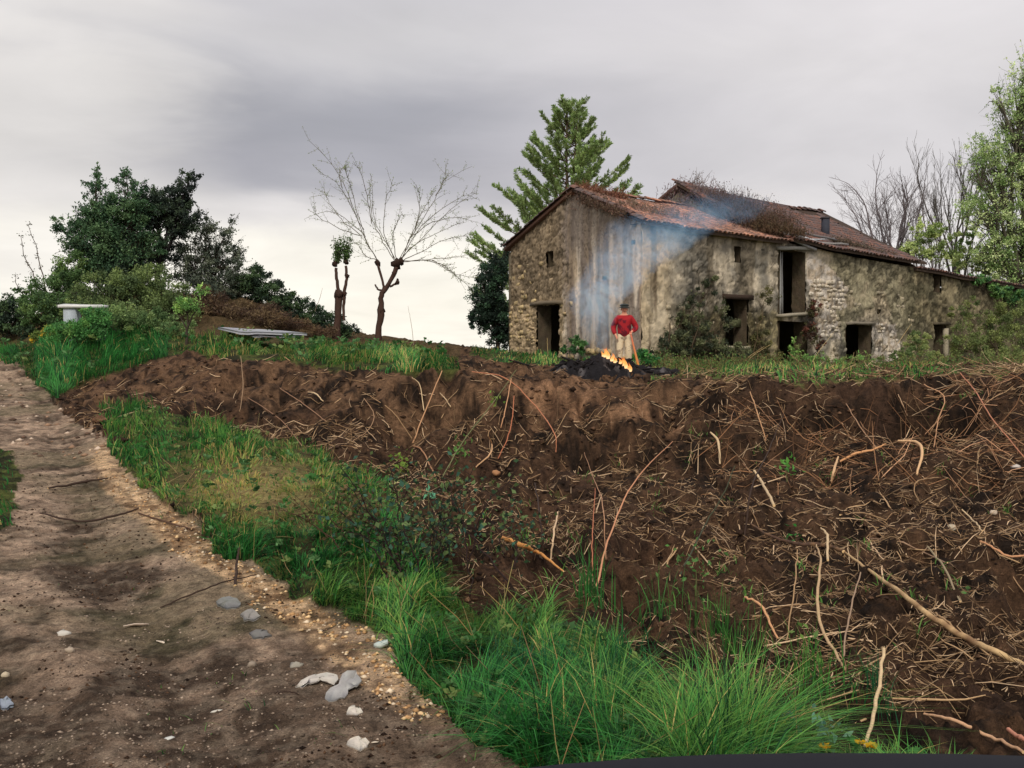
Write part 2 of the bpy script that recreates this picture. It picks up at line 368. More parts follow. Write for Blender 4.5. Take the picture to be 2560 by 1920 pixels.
_D = np.sqrt((_cu[:, None] - _cu[None]) ** 2 + (_cv[:, None] - _cv[None]) ** 2 + 1e-5)
_n = len(_pts); _Am = np.zeros((_n + 1, _n + 1)); _Am[:_n, :_n] = _D + np.eye(_n) * -.004; _Am[:_n, _n] = 1; _Am[_n, :_n] = 1
_w = np.linalg.solve(_Am, np.append(_pts[:, 2], 0))
def base_z(X, Y):
    X = np.asarray(X, float); sh = X.shape; u, v = _uv(X, Y); u = u.ravel(); v = v.ravel(); out = np.empty(len(u))
    for i in range(0, len(u), 60000):
        a = u[i:i + 60000, None] - _cu[None]; b = v[i:i + 60000, None] - _cv[None]
        out[i:i + 60000] = np.sqrt(a * a + b * b + 1e-5) @ _w[:_n] + _w[_n]
    return out.reshape(sh)
# zones, outlined once on the undisplaced ground
POLY = dict(
 road=[(-2500,1960),(-2500,870),(0,872),(60,925),(120,985),(175,1040),(262,1105),(330,1200),(450,1290),(560,1385),(700,1455),(900,1600),(1100,1745),(1360,1960),(2200,3400),(-4000,3400)],
 leftverge=[(-900,1090),(10,1110),(50,1180),(35,1290),(0,1350),(-900,1450)],
 verge=[(1360,1960),(1100,1745),(900,1600),(700,1455),(560,1385),(480,1310),(330,1200),(262,1110),(255,1060),(330,1045),(235,1010),(270,985),(420,1030),(540,1070),(640,1080),(720,1115),(830,1140),(920,1190),(960,1310),(1000,1420),(1180,1510),(1400,1530),(1600,1640),(1700,1760),(1880,1810),(2050,1860),(2300,1940),(2500,2050),(1600,2300)],
 bank=[(-60,872),(60,928),(128,990),(190,960),(280,925),(480,880),(560,905),(700,905),(900,925),(1170,940),(1130,900),(900,862),(700,845),(400,840),(150,820),(-60,830)],
 ochre=[(262,1105),(330,1200),(450,1290),(560,1385),(700,1455),(900,1600),(1100,1745),(1130,1800),(1040,1800),(860,1680),(720,1560),(600,1470),(440,1380),(300,1260),(220,1150)],
 ramp=[(1290,948),(1420,946),(1500,958),(1570,985),(1660,1020),(1740,1062),(1690,1078),(1600,1056),(1520,1025),(1430,985),(1330,966)],
 humus_shade=[(1290,968),(1420,968),(1430,1010),(1330,1040),(1200,1010),(1120,1060),(1030,1040),(1030,985)] + [(1760,985),(2080,990),(2300,980),(2440,975),(2460,1040),(2380,1090),(2250,1060),(2050,1060),(1900,1040)],
 yard=[(1180,860),(1440,870),(1560,900),(1500,925),(1250,915),(1180,890)],
 lip=[(1560,905),(1700,900),(2700,890),(2700,948),(2300,948),(1900,958),(1640,950)],
)
def zones(X, Y, bz=None):
    """dict of soft masks for the ground kinds"""
    if bz is None: bz = base_z(X, Y)
    px, py = project(X, Y, bz); k = np.clip(60 / np.maximum(Y, 1), 0, 12)
    jx = (fbm(X * 1.3, Y * 1.3, 4, 3) - .5) * 14 * k + (fbm(X * 7, Y * 7, 2, 31) - .5) * 5 * k
    jy = (fbm(X * 1.3, Y * 1.3, 4, 9) - .5) * 8 * k
    qx, qy = px + jx, py + jy; front = Y > 1.0
    z = {}
    z['road'] = inpoly(qx, qy, POLY['road']) & front & (Y < 40)
    z['leftverge'] = inpoly(qx, qy, POLY['leftverge']) & front & (Y < 16)
    z['road'] &= ~z['leftverge']
    z['verge'] = inpoly(qx, qy, POLY['verge']) & (Y < 17.6) & (Y > 2) & ~z['road']
    z['bank'] = inpoly(qx, qy, POLY['bank']) & (Y > 17.3) & (Y < 34)
    z['ochre'] = inpoly(qx, qy, POLY['ochre']) & z['road'] & (Y < 14)
    z['ramp'] = inpoly(qx, qy, POLY['ramp']) & (Y > 14) & (Y < 24)
    z['yard'] = inpoly(qx, qy, POLY['yard']) & (Y > 25)
    z['lip'] = inpoly(qx, qy, POLY['lip']) & (Y > 15.4)
    z['px'] = px; z['py'] = py
    return z
RUTS = [[(0,905,28),(60,960,21.5),(110,1020,17.5),(150,1090,13.9),(190,1170,11),(200,1330,7.6),(310,1480,5.9),(420,1700,4.5),(600,2000,3.3)],
        [(-300,1100,13),(-300,1300,8),(-200,1550,5.4),(0,1800,4),(60,2000,3.3)]]
_R = [spline([P(*p)[:2].tolist() + [0] for p in r], 60)[:, :2] for r in RUTS]
def rutd(X, Y):
    d = np.zeros(X.shape)
    for r in _R:
        m = np.full(X.shape, 1e9)
        for a in r: m = np.minimum(m, (X - a[0]) ** 2 + (Y - a[1]) ** 2)
        d = np.maximum(d, np.exp(-m / .07) - .35 * np.exp(-(np.sqrt(m) - .5) ** 2 / .03))
    return d
PITS = [(1085,1030,.5,.42),(1050,1010,.35,.35),(1130,1015,.4,.4),(1350,990,.45,.4),(1400,1010,.4,.3),(1540,1140,.6,.5),(1480,1150,.5,.35),(1820,1150,.6,.5),(1770,1165,.4,.4),(1340,1250,.3,.35),(1450,1230,.35,.3),(1280,1090,.4,.3),(600,960,.35,.3),(700,950,.3,.3),(2050,1020,.5,.4),(2150,1030,.5,.45),(2230,1020,.45,.4),(2330,1060,.5,.4),(1900,1390,.25,.22),(2250,1000,.4,.3),(1960,1000,.4,.35),(2400,1200,.4,.3),(2330,1690,.14,.14),(2050,1700,.16,.16)]
_PT = []
for _x, _y, _r, _d in PITS:
    Ys = np.geomspace(3, 40, 500); pp = np.array([P(_x, _y, Y) for Y in Ys]); g_ = base_z(pp[:, 0], pp[:, 1]); b_ = np.nonzero(pp[:, 2] < g_)[0]; i_ = b_[0] if len(b_) else 0; _PT.append((pp[i_, 0], pp[i_, 1], _r, _d))
def pits(X, Y):
    d = np.zeros(np.shape(X))
    for x, y, r, h in _PT: d = d + h * np.exp(-(((X - x) / (r * 1.5)) ** 2 + ((Y - y) / r) ** 2) ** 1.5)
    return d
def relief(X, Y, z):
    rd = z['road'].astype(float); gr = (z['verge'] | z['bank'] | z['leftverge'] | z['yard'] | z['lip']).astype(float)
    near = np.clip(1.2 - np.hypot(X, Y) / 70, 0, 1)
    soft = 1 - np.clip(rd + gr, 0, 1)
    a = fbm(X * .9, Y * .9, 4, 21) - .5
    b = fbm(X * 4.2, Y * 4.2, 4, 22) - .5
    c = np.abs(fbm(X * 2.3 + 9, Y * 2.3, 3, 23) - .5)
    d = fbm(X * 14, Y * 14, 3, 24) - .5
    dug = .34 * a + .28 * b + .14 * d * np.clip(1.4 - np.hypot(X, Y) / 16, .35, 1) - .42 * np.exp(-(c / .05) ** 2) * .35
    pit = -.3 * sstep(.60, .75, fbm(X * .8 + 30, Y * .8, 3, 71))
    dug = dug + pit
    grass = .16 * a + .08 * b + .05 * d
    road = .04 * a + .04 * b + .035 * d
    return near * (soft * dug + (gr * (1 - rd)) * grass + rd * road)
def ground_z(X, Y):
    X = np.atleast_1d(np.asarray(X, float)); Y = np.atleast_1d(np.asarray(Y, float)); bz = base_z(X, Y); z = zones(X, Y, bz)
    r = bz + relief(X, Y, z) - pits(X, Y)
    m = z['road']
    if m.any(): r[m] -= .055 * rutd(X[m], Y[m])
    return r
def gz(x, y): return float(ground_z([x], [y])[0])
def hit(px, py, y0=2.2, y1=60):
    """ground point seen at a photo pixel"""
    Ys = np.geomspace(y0, y1, 700); p = np.array([P(px, py, Y) for Y in Ys]); g = ground_z(p[:, 0], p[:, 1])
    b = np.nonzero(p[:, 2] < g)[0]; i = b[0] if len(b) else len(Ys) - 1
    return np.array([p[i, 0], p[i, 1], g[i]])

def build_ground():
    dense = np.linspace(-33, 33, 600); side = np.concatenate([np.linspace(33.5, 60, 60), np.linspace(62, 180, 50)])
    th = np.radians(np.concatenate([-side[::-1][1:], dense, side])); th = np.unique(th)
    rr = np.concatenate([np.linspace(.3, 2.3, 14)[:-1], np.geomspace(2.3, 62, 470), np.geomspace(66, 5200, 42)])
    TH, RR = np.meshgrid(th, rr); X = RR * np.sin(TH); Y = RR * np.cos(TH)
    X = X.ravel(); Y = Y.ravel(); bz = base_z(X, Y); z = zones(X, Y, bz)
    Z = bz + relief(X, Y, z) - pits(X, Y); m = z['road']; Z[m] -= .055 * rutd(X[m], Y[m])
    # --- colours of soil, mud, gravel, turf
    n1 = fbm(X * 1.1, Y * 1.1, 4, 41); n2 = fbm(X * 5, Y * 5, 4, 42); n3 = fbm(X * 17, Y * 17, 3, 43); n4 = fbm(X * .35, Y * .35, 3, 44)
    L = lambda a, b, t: a[None] * (1 - t[:, None]) + b[None] * t[:, None]
    dark = A(36, 28, 22); brown = A(86, 64, 47); red = A(84, 62, 48); tan = A(150, 112, 78)
    c = L(dark, brown, np.clip(sstep(.38, .66, n2) * .7 + sstep(.5, .7, n3) * .35, 0, 1)); hz = inpoly(z['px'] + (n2 - .5) * 60, z['py'] + (n3 - .5) * 30, POLY['humus_shade']) & (Y < 15.9) & (Y > 12); c = np.where(hz[:, None], c * .5, c)  # halved colour: dark topsoil, with shade of the bank hollows painted in
    c = L(c[0], c[0], n1 * 0) if False else c
    rs = sstep(.52, .66, n1)[:, None] * .5; c = c * (1 - rs) + red * rs * .85
    terr = (Y > 15.6) & (bz > .35); t = (terr * sstep(.38, .6, n2) * .5)[:, None]; c = c * (1 - t) + A(122, 94, 70) * t
    rm = (z['ramp'] * sstep(.34, .56, n1 * .4 + n2 * .6) * .85)[:, None]; c = c * (1 - rm) + L(A(92, 68, 50), A(140, 107, 80), sstep(.35, .68, n2)) * rm
    turf = L(A(44, 44, 26), A(78, 84, 42), sstep(.35, .65, n2))
    g = (z['verge'] | z['leftverge'] | z['bank'] | z['yard'])[:, None]; c = np.where(g, turf, c)
    lp = z['lip'][:, None]; c = np.where(lp, L(A(84, 66, 46), A(86, 98, 52), sstep(.42, .6, n2)), c)
    # dry straw patch in the verge
    sp = (np.exp(-((z['px'] - 640 + 90 * (n1 - .5)) / 185) ** 2 - ((z['py'] - 1225) / 80) ** 2) * z['verge'])[:, None]; c = c * (1 - .8 * sp) + A(150, 132, 88) * .8 * sp
    mud = A(76, 62, 50); pale = A(178, 152, 128); grey = A(140, 126, 108)
    ru = np.zeros(len(X)); ru[m] = rutd(X[m], Y[m]); nearl = sstep(1350, 1900, z['py']) * sstep(900, 100, z['px'])
    rc = L(mud, pale, np.clip(sstep(.36, .62, n2 * .6 + n1 * .4) * .85 + .20 - .5 * ru - .7 * nearl, 0, 1)); t = sstep(.5, .62, n3)[:, None] * .3; rc = rc * (1 - t) + grey * t
    mos = (sstep(.55, .68, n4 * .5 + n1 * .5))[:, None] * .5; rc = rc * (1 - mos) + A(70, 72, 46) * mos
    oc = np.zeros(len(X)); kk = np.clip(60 / np.maximum(Y, 1), 0, 12)
    for s_ in range(6):
        jx = (fbm(X * (2 + 3 * s_), Y * (2 + 3 * s_), 2, 500 + s_) - .5) * 16 * kk; oc += inpoly(z['px'] + jx, z['py'] + jx * .4, POLY['ochre']) / 6.
    oc = (oc * (.35 + .65 * sstep(.36, .6, n1 * .5 + n3 * .5)))[:, None]; rc = rc * (1 - oc) + L(A(130, 102, 74), A(200, 168, 130), sstep(.36, .62, n2 * .5 + n3 * .5)) * oc; rc = rc * (.8 + .4 * n3[:, None])
    c = np.where(z['road'][:, None], rc, c)
    far = sstep(60, 120, Y)[:, None]; c = c * (1 - far) + A(70, 90, 50) * far
    beh = ((Y > 27) & (Y < 60) & (z['px'] < 1150) & ~z['road'])[:, None] * .7; c = c * (1 - beh) + A(80, 68, 44) * beh
    # sheet
    nt, nr = len(th), len(rr); idx = np.arange(nt * nr).reshape(nr, nt)
    q = np.stack([idx[:-1, :-1], idx[:-1, 1:], idx[1:, 1:], idx[1:, :-1]], -1).reshape(-1, 4)
    q = q[:, ::-1]
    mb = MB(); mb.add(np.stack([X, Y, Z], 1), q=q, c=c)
    ctr = len(X); ring = idx[0]; mb.add([[0, 0, float(base_z(np.zeros(1), np.zeros(1))[0])]], c=A(110, 90, 70))
    mb.t.append(np.array([[ctr, ring[i + 1], ring[i]] for i in range(nt - 1)]))
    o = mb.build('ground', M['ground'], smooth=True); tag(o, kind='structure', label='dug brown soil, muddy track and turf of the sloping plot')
    return o
build_ground()

# far wooded hill on the left skyline
def build_hill():
    mb = MB(); nx, ny = 160, 26; xs = np.linspace(-520, -110, nx); ys = np.linspace(330, 620, ny); X, Y = np.meshgrid(xs, ys)
    h = 13 * np.exp(-((X + 330) / 150) ** 2) * np.exp(-((Y - 460) / 90) ** 2) + 3.0 * fbm(X * .12, Y * .12, 4, 5) + 6 * np.exp(-((Y - 470) / 100) ** 2)
    edge = sstep(-105, -190, X); Z = base_z(X, Y) - 4 + h * edge * 2.6
    idx = np.arange(nx * ny).reshape(ny, nx); q = np.stack([idx[:-1, :-1], idx[:-1, 1:], idx[1:, 1:], idx[1:, :-1]], -1).reshape(-1, 4)
    cc = A(62, 84, 72)[None] * (.6 + .8 * fbm(X * .2, Y * .2, 3, 8).ravel()[:, None])
    mb.add(np.stack([X, Y, Z], -1).reshape(-1, 3), q=q, c=cc)
    tag(mb.build('hill', M['leaf_far']), kind='structure', label='distant dark green wooded hill on the left skyline')
build_hill()

# ------------------------------------------------------------------ grass
def scatter(n, y0, y1, keys, dens_pow=1.0, xmin=-.56, xmax=.56, seed=1):
    """points in view wedge, then kept where any of the zone masks holds"""
    r = np.random.default_rng(seed); u = r.random(n)
    Y = y0 * (y1 / y0) ** u if dens_pow == 1.0 else (y0 ** dens_pow + u * (y1 ** dens_pow - y0 ** dens_pow)) ** (1 / dens_pow)
    X = Y * r.uniform(xmin, xmax, n); bz = base_z(X, Y); z = zones(X, Y, bz)
    keep = np.zeros(n, bool)
    for k in keys: keep |= z[k]
    return X[keep], Y[keep], {k: (v[keep] if hasattr(v, '__len__') else v) for k, v in z.items()}
def build_grass():
    mb = MB(); g1 = A(58, 130, 58); g2 = A(38, 90, 46); g3 = A(116, 150, 70); g4 = A(28, 60, 34)
    def run(n, y0, y1, keys, hs, ws, seed, lean=.55, cl=3.0, hthr=0.0, colmix=0.0):
        X, Y, z = scatter(n, y0, y1, keys, seed=seed)
        t = fbm(X * cl, Y * cl, 3, 55); dens = fbm(X * 1.6 + 3, Y * 1.6, 3, 56)
        straw = np.exp(-((z['px'] - 640) / 175) ** 2 - ((z['py'] - 1225) / 78) ** 2)
        hl = np.where((z['px'] > 420) & (Y > 17.4) & (Y < 30) & (hthr == .30), .49, hthr); keep = (dens > hl) & (RNG.random(len(X)) > straw * .45); X, Y, t, straw = X[keep], Y[keep], t[keep], straw[keep]; px = z['px'][keep]; py = z['py'][keep]
        Z = ground_z(X, Y) - .015; n_ = len(X)
        tall = .55 + .9 * sstep(.35, .7, t)
        # long tussocks in the near corner, shorter along the track edge
        tall *= 1 + .45 * sstep(1250, 1600, px) * sstep(1400, 1700, py) - .5 * sstep(1850, 2200, px) + .35 * (px < 430) * (Y > 17.4) * (Y < 28) - .35 * sstep(.05, .6, straw) - .3 * sstep(700, 560, px) * sstep(1050, 1200, py)
        H = hs * tall * RNG.uniform(.5, 1.25, n_); W = ws * RNG.uniform(.6, 1.3, n_)
        a = RNG.random((n_, 1)); base = g1 * a + g2 * (1 - a)
        yel = (1 - .8 * ((px < 430) & (Y > 17.4)))[:, None] * np.clip(sstep(.45, .65, fbm(X * .8 + 7, Y * .8, 3, 57)) + colmix + straw * 1.5, 0, 1)[:, None] * RNG.random((n_, 1)); base = base * (1 - yel) + g3 * yel
        base = np.where(RNG.random((n_, 1)) < straw[:, None] * .8, A(150, 164, 92), base); dk = (RNG.random((n_, 1)) < .25 * (1 - straw[:, None])); base = np.where(dk, g4, base)
        dry = (RNG.random((n_, 1)) < .03 + .45 * straw[:, None] + .16 * ((Y > 17) & (px > 430))[:, None]); base = np.where(dry, A(176, 156, 96), base)
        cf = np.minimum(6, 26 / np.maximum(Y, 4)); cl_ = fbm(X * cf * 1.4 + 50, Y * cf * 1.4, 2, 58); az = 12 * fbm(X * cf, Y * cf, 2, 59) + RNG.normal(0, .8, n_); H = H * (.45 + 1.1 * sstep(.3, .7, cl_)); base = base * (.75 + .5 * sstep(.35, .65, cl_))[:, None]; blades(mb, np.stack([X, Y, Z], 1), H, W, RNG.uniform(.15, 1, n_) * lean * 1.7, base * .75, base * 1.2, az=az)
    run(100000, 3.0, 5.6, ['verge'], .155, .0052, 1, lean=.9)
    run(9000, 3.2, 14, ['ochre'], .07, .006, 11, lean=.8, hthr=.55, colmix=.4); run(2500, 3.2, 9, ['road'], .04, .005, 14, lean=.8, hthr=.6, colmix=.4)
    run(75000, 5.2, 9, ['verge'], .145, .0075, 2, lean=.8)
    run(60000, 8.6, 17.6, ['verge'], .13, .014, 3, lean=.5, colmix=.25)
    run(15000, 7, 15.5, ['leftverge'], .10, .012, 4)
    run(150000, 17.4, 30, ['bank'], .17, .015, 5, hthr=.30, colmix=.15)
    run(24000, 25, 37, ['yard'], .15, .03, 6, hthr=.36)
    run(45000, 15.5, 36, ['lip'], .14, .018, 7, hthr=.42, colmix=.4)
    # stray tufts over the dug soil
    r = np.random.default_rng(12); cy = 5 + 10 * r.random(90); cx = cy * r.uniform(-.1, .5, 90)
    X = np.repeat(cx, 14) + r.normal(0, .05, 90 * 14); Y = np.repeat(cy, 14) + r.normal(0, .05, 90 * 14)
    Z = ground_z(X, Y); n_ = len(X); blades(mb, np.stack([X, Y, Z], 1), r.uniform(.03, .12, n_), np.full(n_, .008), r.uniform(.3, 1, n_), jcol(A(70, 120, 55), n_), jcol(A(110, 150, 70), n_))
    tag(mb.build('grass', M['grass']), 'green grass growing along the track verge, on the bank and round the house', 'grass', kind='stuff')
build_grass()
def verge_weeds():
    r = np.random.default_rng(91); mb = MB()
    for (n, y0, y1, sz, key) in ((900, 3.2, 8, .035, 'verge'), (900, 7, 16, .045, 'verge'), (500, 18, 28, .10, 'bank')):
        X, Y, z = scatter(n, y0, y1, [key], seed=92 + int(y0)); m = len(X); k = 9; c = np.repeat(np.stack([X, Y, ground_z(X, Y) + sz * r.uniform(.8, 3.5, m)], 1), k, 0); a = r.uniform(0, 6.28, m * k); ax = np.stack([np.cos(a), np.sin(a), r.uniform(.1, .9, m * k)], 1)
        cc = np.repeat(np.stack([A(70, 120, 60), A(96, 136, 84), A(58, 92, 50), A(120, 140, 80)])[r.integers(0, 4, m)], k, 0) * r.uniform(.75, 1.15, (m * k, 1)); leaves(mb, c + r.normal(0, sz * .25, (m * k, 3)), sz * r.uniform(.6, 1.4, m * k), cc, aspect=.6, axis=ax)
    X, Y, z = scatter(900, 3.2, 16, ['verge'], seed=99); m = len(X); p0 = np.stack([X, Y, ground_z(X, Y)], 1); d = norm(r.normal(0, .6, (m, 3)) + [0, 0, .9]); L = r.uniform(.1, .4, (m, 1)); p = np.stack([p0, p0 + d * L * .5 + r.normal(0, .01, (m, 3)), p0 + d * L], 1); tubes(mb, p, np.array([[.0018, .0016, .001]]).repeat(m, 0) * (1 + Y[:, None] * .08), 3, jcol(A(168, 146, 100), m))
    tag(mb.build('verge_weeds', M['grass']), 'broad-leaved weeds and dead stalks growing in the grass', 'weeds', kind='stuff')
verge_weeds()
def tussock(name, label, px, py, n, h, w, col, spread, lean, group=None, y0=2.2):
    b = hit(px, py, y0); mb = MB(); X = b[0] + RNG.normal(0, spread, n); Y = b[1] + RNG.normal(0, spread, n)
    blades(mb, np.stack([X, Y, ground_z(X, Y) - .02], 1), h * RNG.uniform(.3, 1.1, n), w * .7 * RNG.uniform(.5, 1.2, n), RNG.uniform(0, lean * 1.5, n), jcol(col * .55, n, .35), jcol(col * 1.1, n, .35))
    tag(mb.build(name, M['grass'], origin=b), label, 'grass tuft', group)
tussock('grass_tussock', 'tall broad-bladed tussock standing up at the top edge of the verge grass', 1480, 1500, 70, .40, .012, A(66, 128, 62), .06, .45)
tussock('grass_tussock', 'upright thin tussock on the boundary of grass and dug soil, second from the left', 1640, 1540, 60, .34, .008, A(70, 126, 60), .07, .4)
tussock('grass_tussock', 'tall rushy tussock against the brush just left of the log', 1830, 1640, 120, .36, .008, A(60, 112, 48), .10, .35)
tussock('grass_tussock', 'upright pale green tussock at the right end of the thick grass', 2020, 1720, 110, .33, .009, A(70, 124, 50), .09, .3)
tussock('grass_tussock', 'small rush tuft in the soil at the right, near the pale peeled stick', 2190, 1750, 60, .22, .008, A(40, 96, 58), .05, .35)
tussock('grass_tussock', 'drooping dense dark tussock in the middle of the nearest grass', 1560, 1700, 260, .30, .007, A(34, 96, 50), .16, 1.1)
tussock('grass_tussock', 'arching blue-green tussock at the near left end of the verge', 1330, 1700, 240, .24, .007, A(36, 96, 62), .15, 1.2)
# ------------------------------------------------------------------ buildings
GA = np.array([0.0, 40.0]); GB = np.array([4.0, 31.0])            # gable wall, left to right
FD = np.array([.76, .65]) / math.hypot(.76, .65)                   # long front, running away to the right
FO = np.array([FD[1], -FD[0]])                                     # outward normal of the front (towards the viewer)
def F(s, w=0.0): p = GB + FD * s - FO * w; return p                # w metres behind the front
def line_hit(px, py, O, D):
    a = (px - 1280) / FPX; b = (960 - py) / FPX; dy = _cp + b * _sp; k = a / dy
    s = (k * O[1] - O[0]) / (D[0] - k * D[1]); p = O + D * s
    return s, P(px, py, p[1])[2]
GL = float(np.linalg.norm(GB - GA)); GD = (GB - GA) / GL; GN = np.array([GD[1], -GD[0]]); GN = GN if GN @ (-(GA + GB)) > 0 else -GN
def gp(px, py): return line_hit(px, py, GA, GD)
def fp(px, py): return line_hit(px, py, GB, FD)
S1 = fp(1950, 600)[0]; S2 = fp(2296, 660)[0]; S3 = 30.5

def top_line(pts, fn):
    q = sorted([fn(*p) for p in pts]); u = np.array([a[0] for a in q]); z = np.array([a[1] for a in q])
    return lambda s: np.interp(s, u, z)
gtop0 = top_line([(1280,614),(1340,566),(1400,515),(1440,483),(1500,512),(1560,541),(1600,556)], gp)
ftop = top_line([(1600,557),(1700,566),(1830,586),(1950,604),(2040,622),(2120,640),(2241,662),(2331,676),(2437,700),(2560,722),(2640,735)], fp)

def rect(fn, x0, x1, y0, y1):
    a = fn(x0, (y0 + y1) / 2)[0]; b = fn(x1, (y0 + y1) / 2)[0]; xm = (x0 + x1) / 2
    return (a, b, fn(xm, y1)[1], fn(xm, y0)[1])
G_HOLES = [rect(gp, 1345, 1402, 762, 900), rect(gp, 1371, 1388, 628, 667), rect(gp, 1578, 1588, 601, 612), rect(gp, 1506, 1515, 690, 699)]
F_HOLES = dict(slot=rect(fp, 1834, 1850, 616, 655), window=rect(fp, 1810, 1867, 746, 864), loft=rect(fp, 1943, 2013, 626, 786), lower=rect(fp, 1942, 2016, 803, 945),
    door=rect(fp, 2114, 2177, 812, 940), slot2=rect(fp, 2331, 2350, 686, 731), door2=rect(fp, 2333, 2362, 812, 905), slot3=rect(fp, 2486, 2496, 726, 747), door3=rect(fp, 2474, 2502, 830, 885),
    small=rect(fp, 2190, 2200, 772, 784))

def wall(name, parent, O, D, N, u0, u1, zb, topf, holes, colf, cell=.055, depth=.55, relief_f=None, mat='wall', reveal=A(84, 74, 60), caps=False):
    nu = int((u1 - u0) / cell); us = np.linspace(u0, u1, nu + 1)
    for h in holes:                                    # grid lines snapped to the jambs
        for e in (h[0], h[1]):
            i = int(np.argmin(np.abs(us - e)));  us[i] = e if u0 < e < u1 else us[i]
    us = np.sort(us); tz = topf(us); nv = int((tz.max() - zb) / cell)
    U = np.repeat(us[None], nv + 1, 0); V = zb + (tz[None] - zb) * np.linspace(0, 1, nv + 1)[:, None]
    h = .10 * (fbm(U * .8, V * .8, 3, 61) - .5) + (relief_f(U, V) if relief_f else .05 * (fbm(U * 5, V * 5, 3, 62) - .5))
    pos = np.stack([O[0] + D[0] * U + N[0] * h, O[1] + D[1] * U + N[1] * h, V], -1)
    c = colf(U, V); idx = np.arange(U.size).reshape(U.shape)
    q = np.stack([idx[:-1, :-1], idx[:-1, 1:], idx[1:, 1:], idx[1:, :-1]], -1); cu = (U[:-1, :-1] + U[1:, 1:]) / 2; cv = (V[:-1, :-1] + V[1:, 1:]) / 2
    keep = np.ones(cu.shape, bool); jg = .05 * (vnoise(cu * 3, cv * 3, 7) - .5)
    for a, b, z0, z1 in holes: keep &= ~((cu > a) & (cu < b) & (cv + jg > z0) & (cv + jg < z1))
    mb = MB(); mb.add(pos.reshape(-1, 3), q=q[keep], c=c.reshape(-1, 3))
    n3 = np.array([N[0], N[1], 0]); d3 = np.array([D[0], D[1], 0]); o3 = np.array([O[0], O[1], 0])
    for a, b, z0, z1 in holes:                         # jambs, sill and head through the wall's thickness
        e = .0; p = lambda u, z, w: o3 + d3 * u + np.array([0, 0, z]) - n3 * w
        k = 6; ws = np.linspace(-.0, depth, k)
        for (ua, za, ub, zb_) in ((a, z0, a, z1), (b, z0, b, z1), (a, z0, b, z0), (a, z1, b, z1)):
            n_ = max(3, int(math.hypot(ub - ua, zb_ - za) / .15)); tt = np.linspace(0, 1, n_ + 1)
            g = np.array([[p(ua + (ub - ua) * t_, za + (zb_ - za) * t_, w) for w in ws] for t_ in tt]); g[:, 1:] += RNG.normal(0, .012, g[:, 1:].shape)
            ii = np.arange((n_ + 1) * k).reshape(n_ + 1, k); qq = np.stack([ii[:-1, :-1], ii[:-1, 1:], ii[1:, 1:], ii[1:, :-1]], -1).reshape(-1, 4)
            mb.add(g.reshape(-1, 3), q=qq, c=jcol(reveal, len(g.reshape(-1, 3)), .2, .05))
    tb = o3 + d3 * u0 - n3 * depth                     # ends and the broad top of the wall
    us2 = np.linspace(u0, u1, 60); tz2 = topf(us2)
    fr = o3 + d3 * us2[:, None] + np.stack([us2 * 0, us2 * 0, tz2], 1) - n3 * .0; bk = fr - n3 * depth; bb = bk.copy(); bb[:, 2] = zb
    ii = np.arange(60); q2 = np.stack([ii[:-1], ii[1:], ii[1:] + 60, ii[:-1] + 60], 1); mb.add(np.vstack([fr, bk]), q=q2, c=A(70, 64, 54))
    for u in ((u0, u1) if caps else ()):
        t_ = float(topf(np.array([u]))[0]); e = o3 + d3 * u; mb.add([e + [0, 0, zb], e - n3 * depth + [0, 0, zb], e - n3 * depth + [0, 0, t_], e + [0, 0, t_]], q=[[0, 1, 2, 3]], c=A(120, 106, 84))
    return mb.build(name, M[mat], parent)
def worley(x, y, seed=0):
    i = np.floor(x).astype(np.int64); j = np.floor(y).astype(np.int64); f1 = np.full(x.shape, 9.); f2 = f1.copy(); idv = np.zeros(x.shape); z0 = np.zeros_like(i)
    for a in (-1, 0, 1):
        for b in (-1, 0, 1):
            cx = i + a + _hash(i + a, j + b, z0, seed); cy = j + b + _hash(i + a, j + b, z0, seed + 5); d = np.maximum(np.abs(x - cx), np.abs(y - cy)) * .6 + np.hypot(x - cx, y - cy) * .4
            n = d < f1; f2 = np.where(n, f1, np.minimum(f2, d)); idv = np.where(n, _hash(i + a, j + b, z0, seed + 9), idv); f1 = np.where(n, d, f1)
    return f2 - f1, idv
def rub(U, V, s=1.0):
    w = .25 * (fbm(U * 2, V * 2, 2, 140) - .5); return worley((U + w) * 3.3 * s, (V + w) * 5.6 * s, 3)
def lerp3(a, b, t): return a * (1 - t[..., None]) + b * t[..., None]
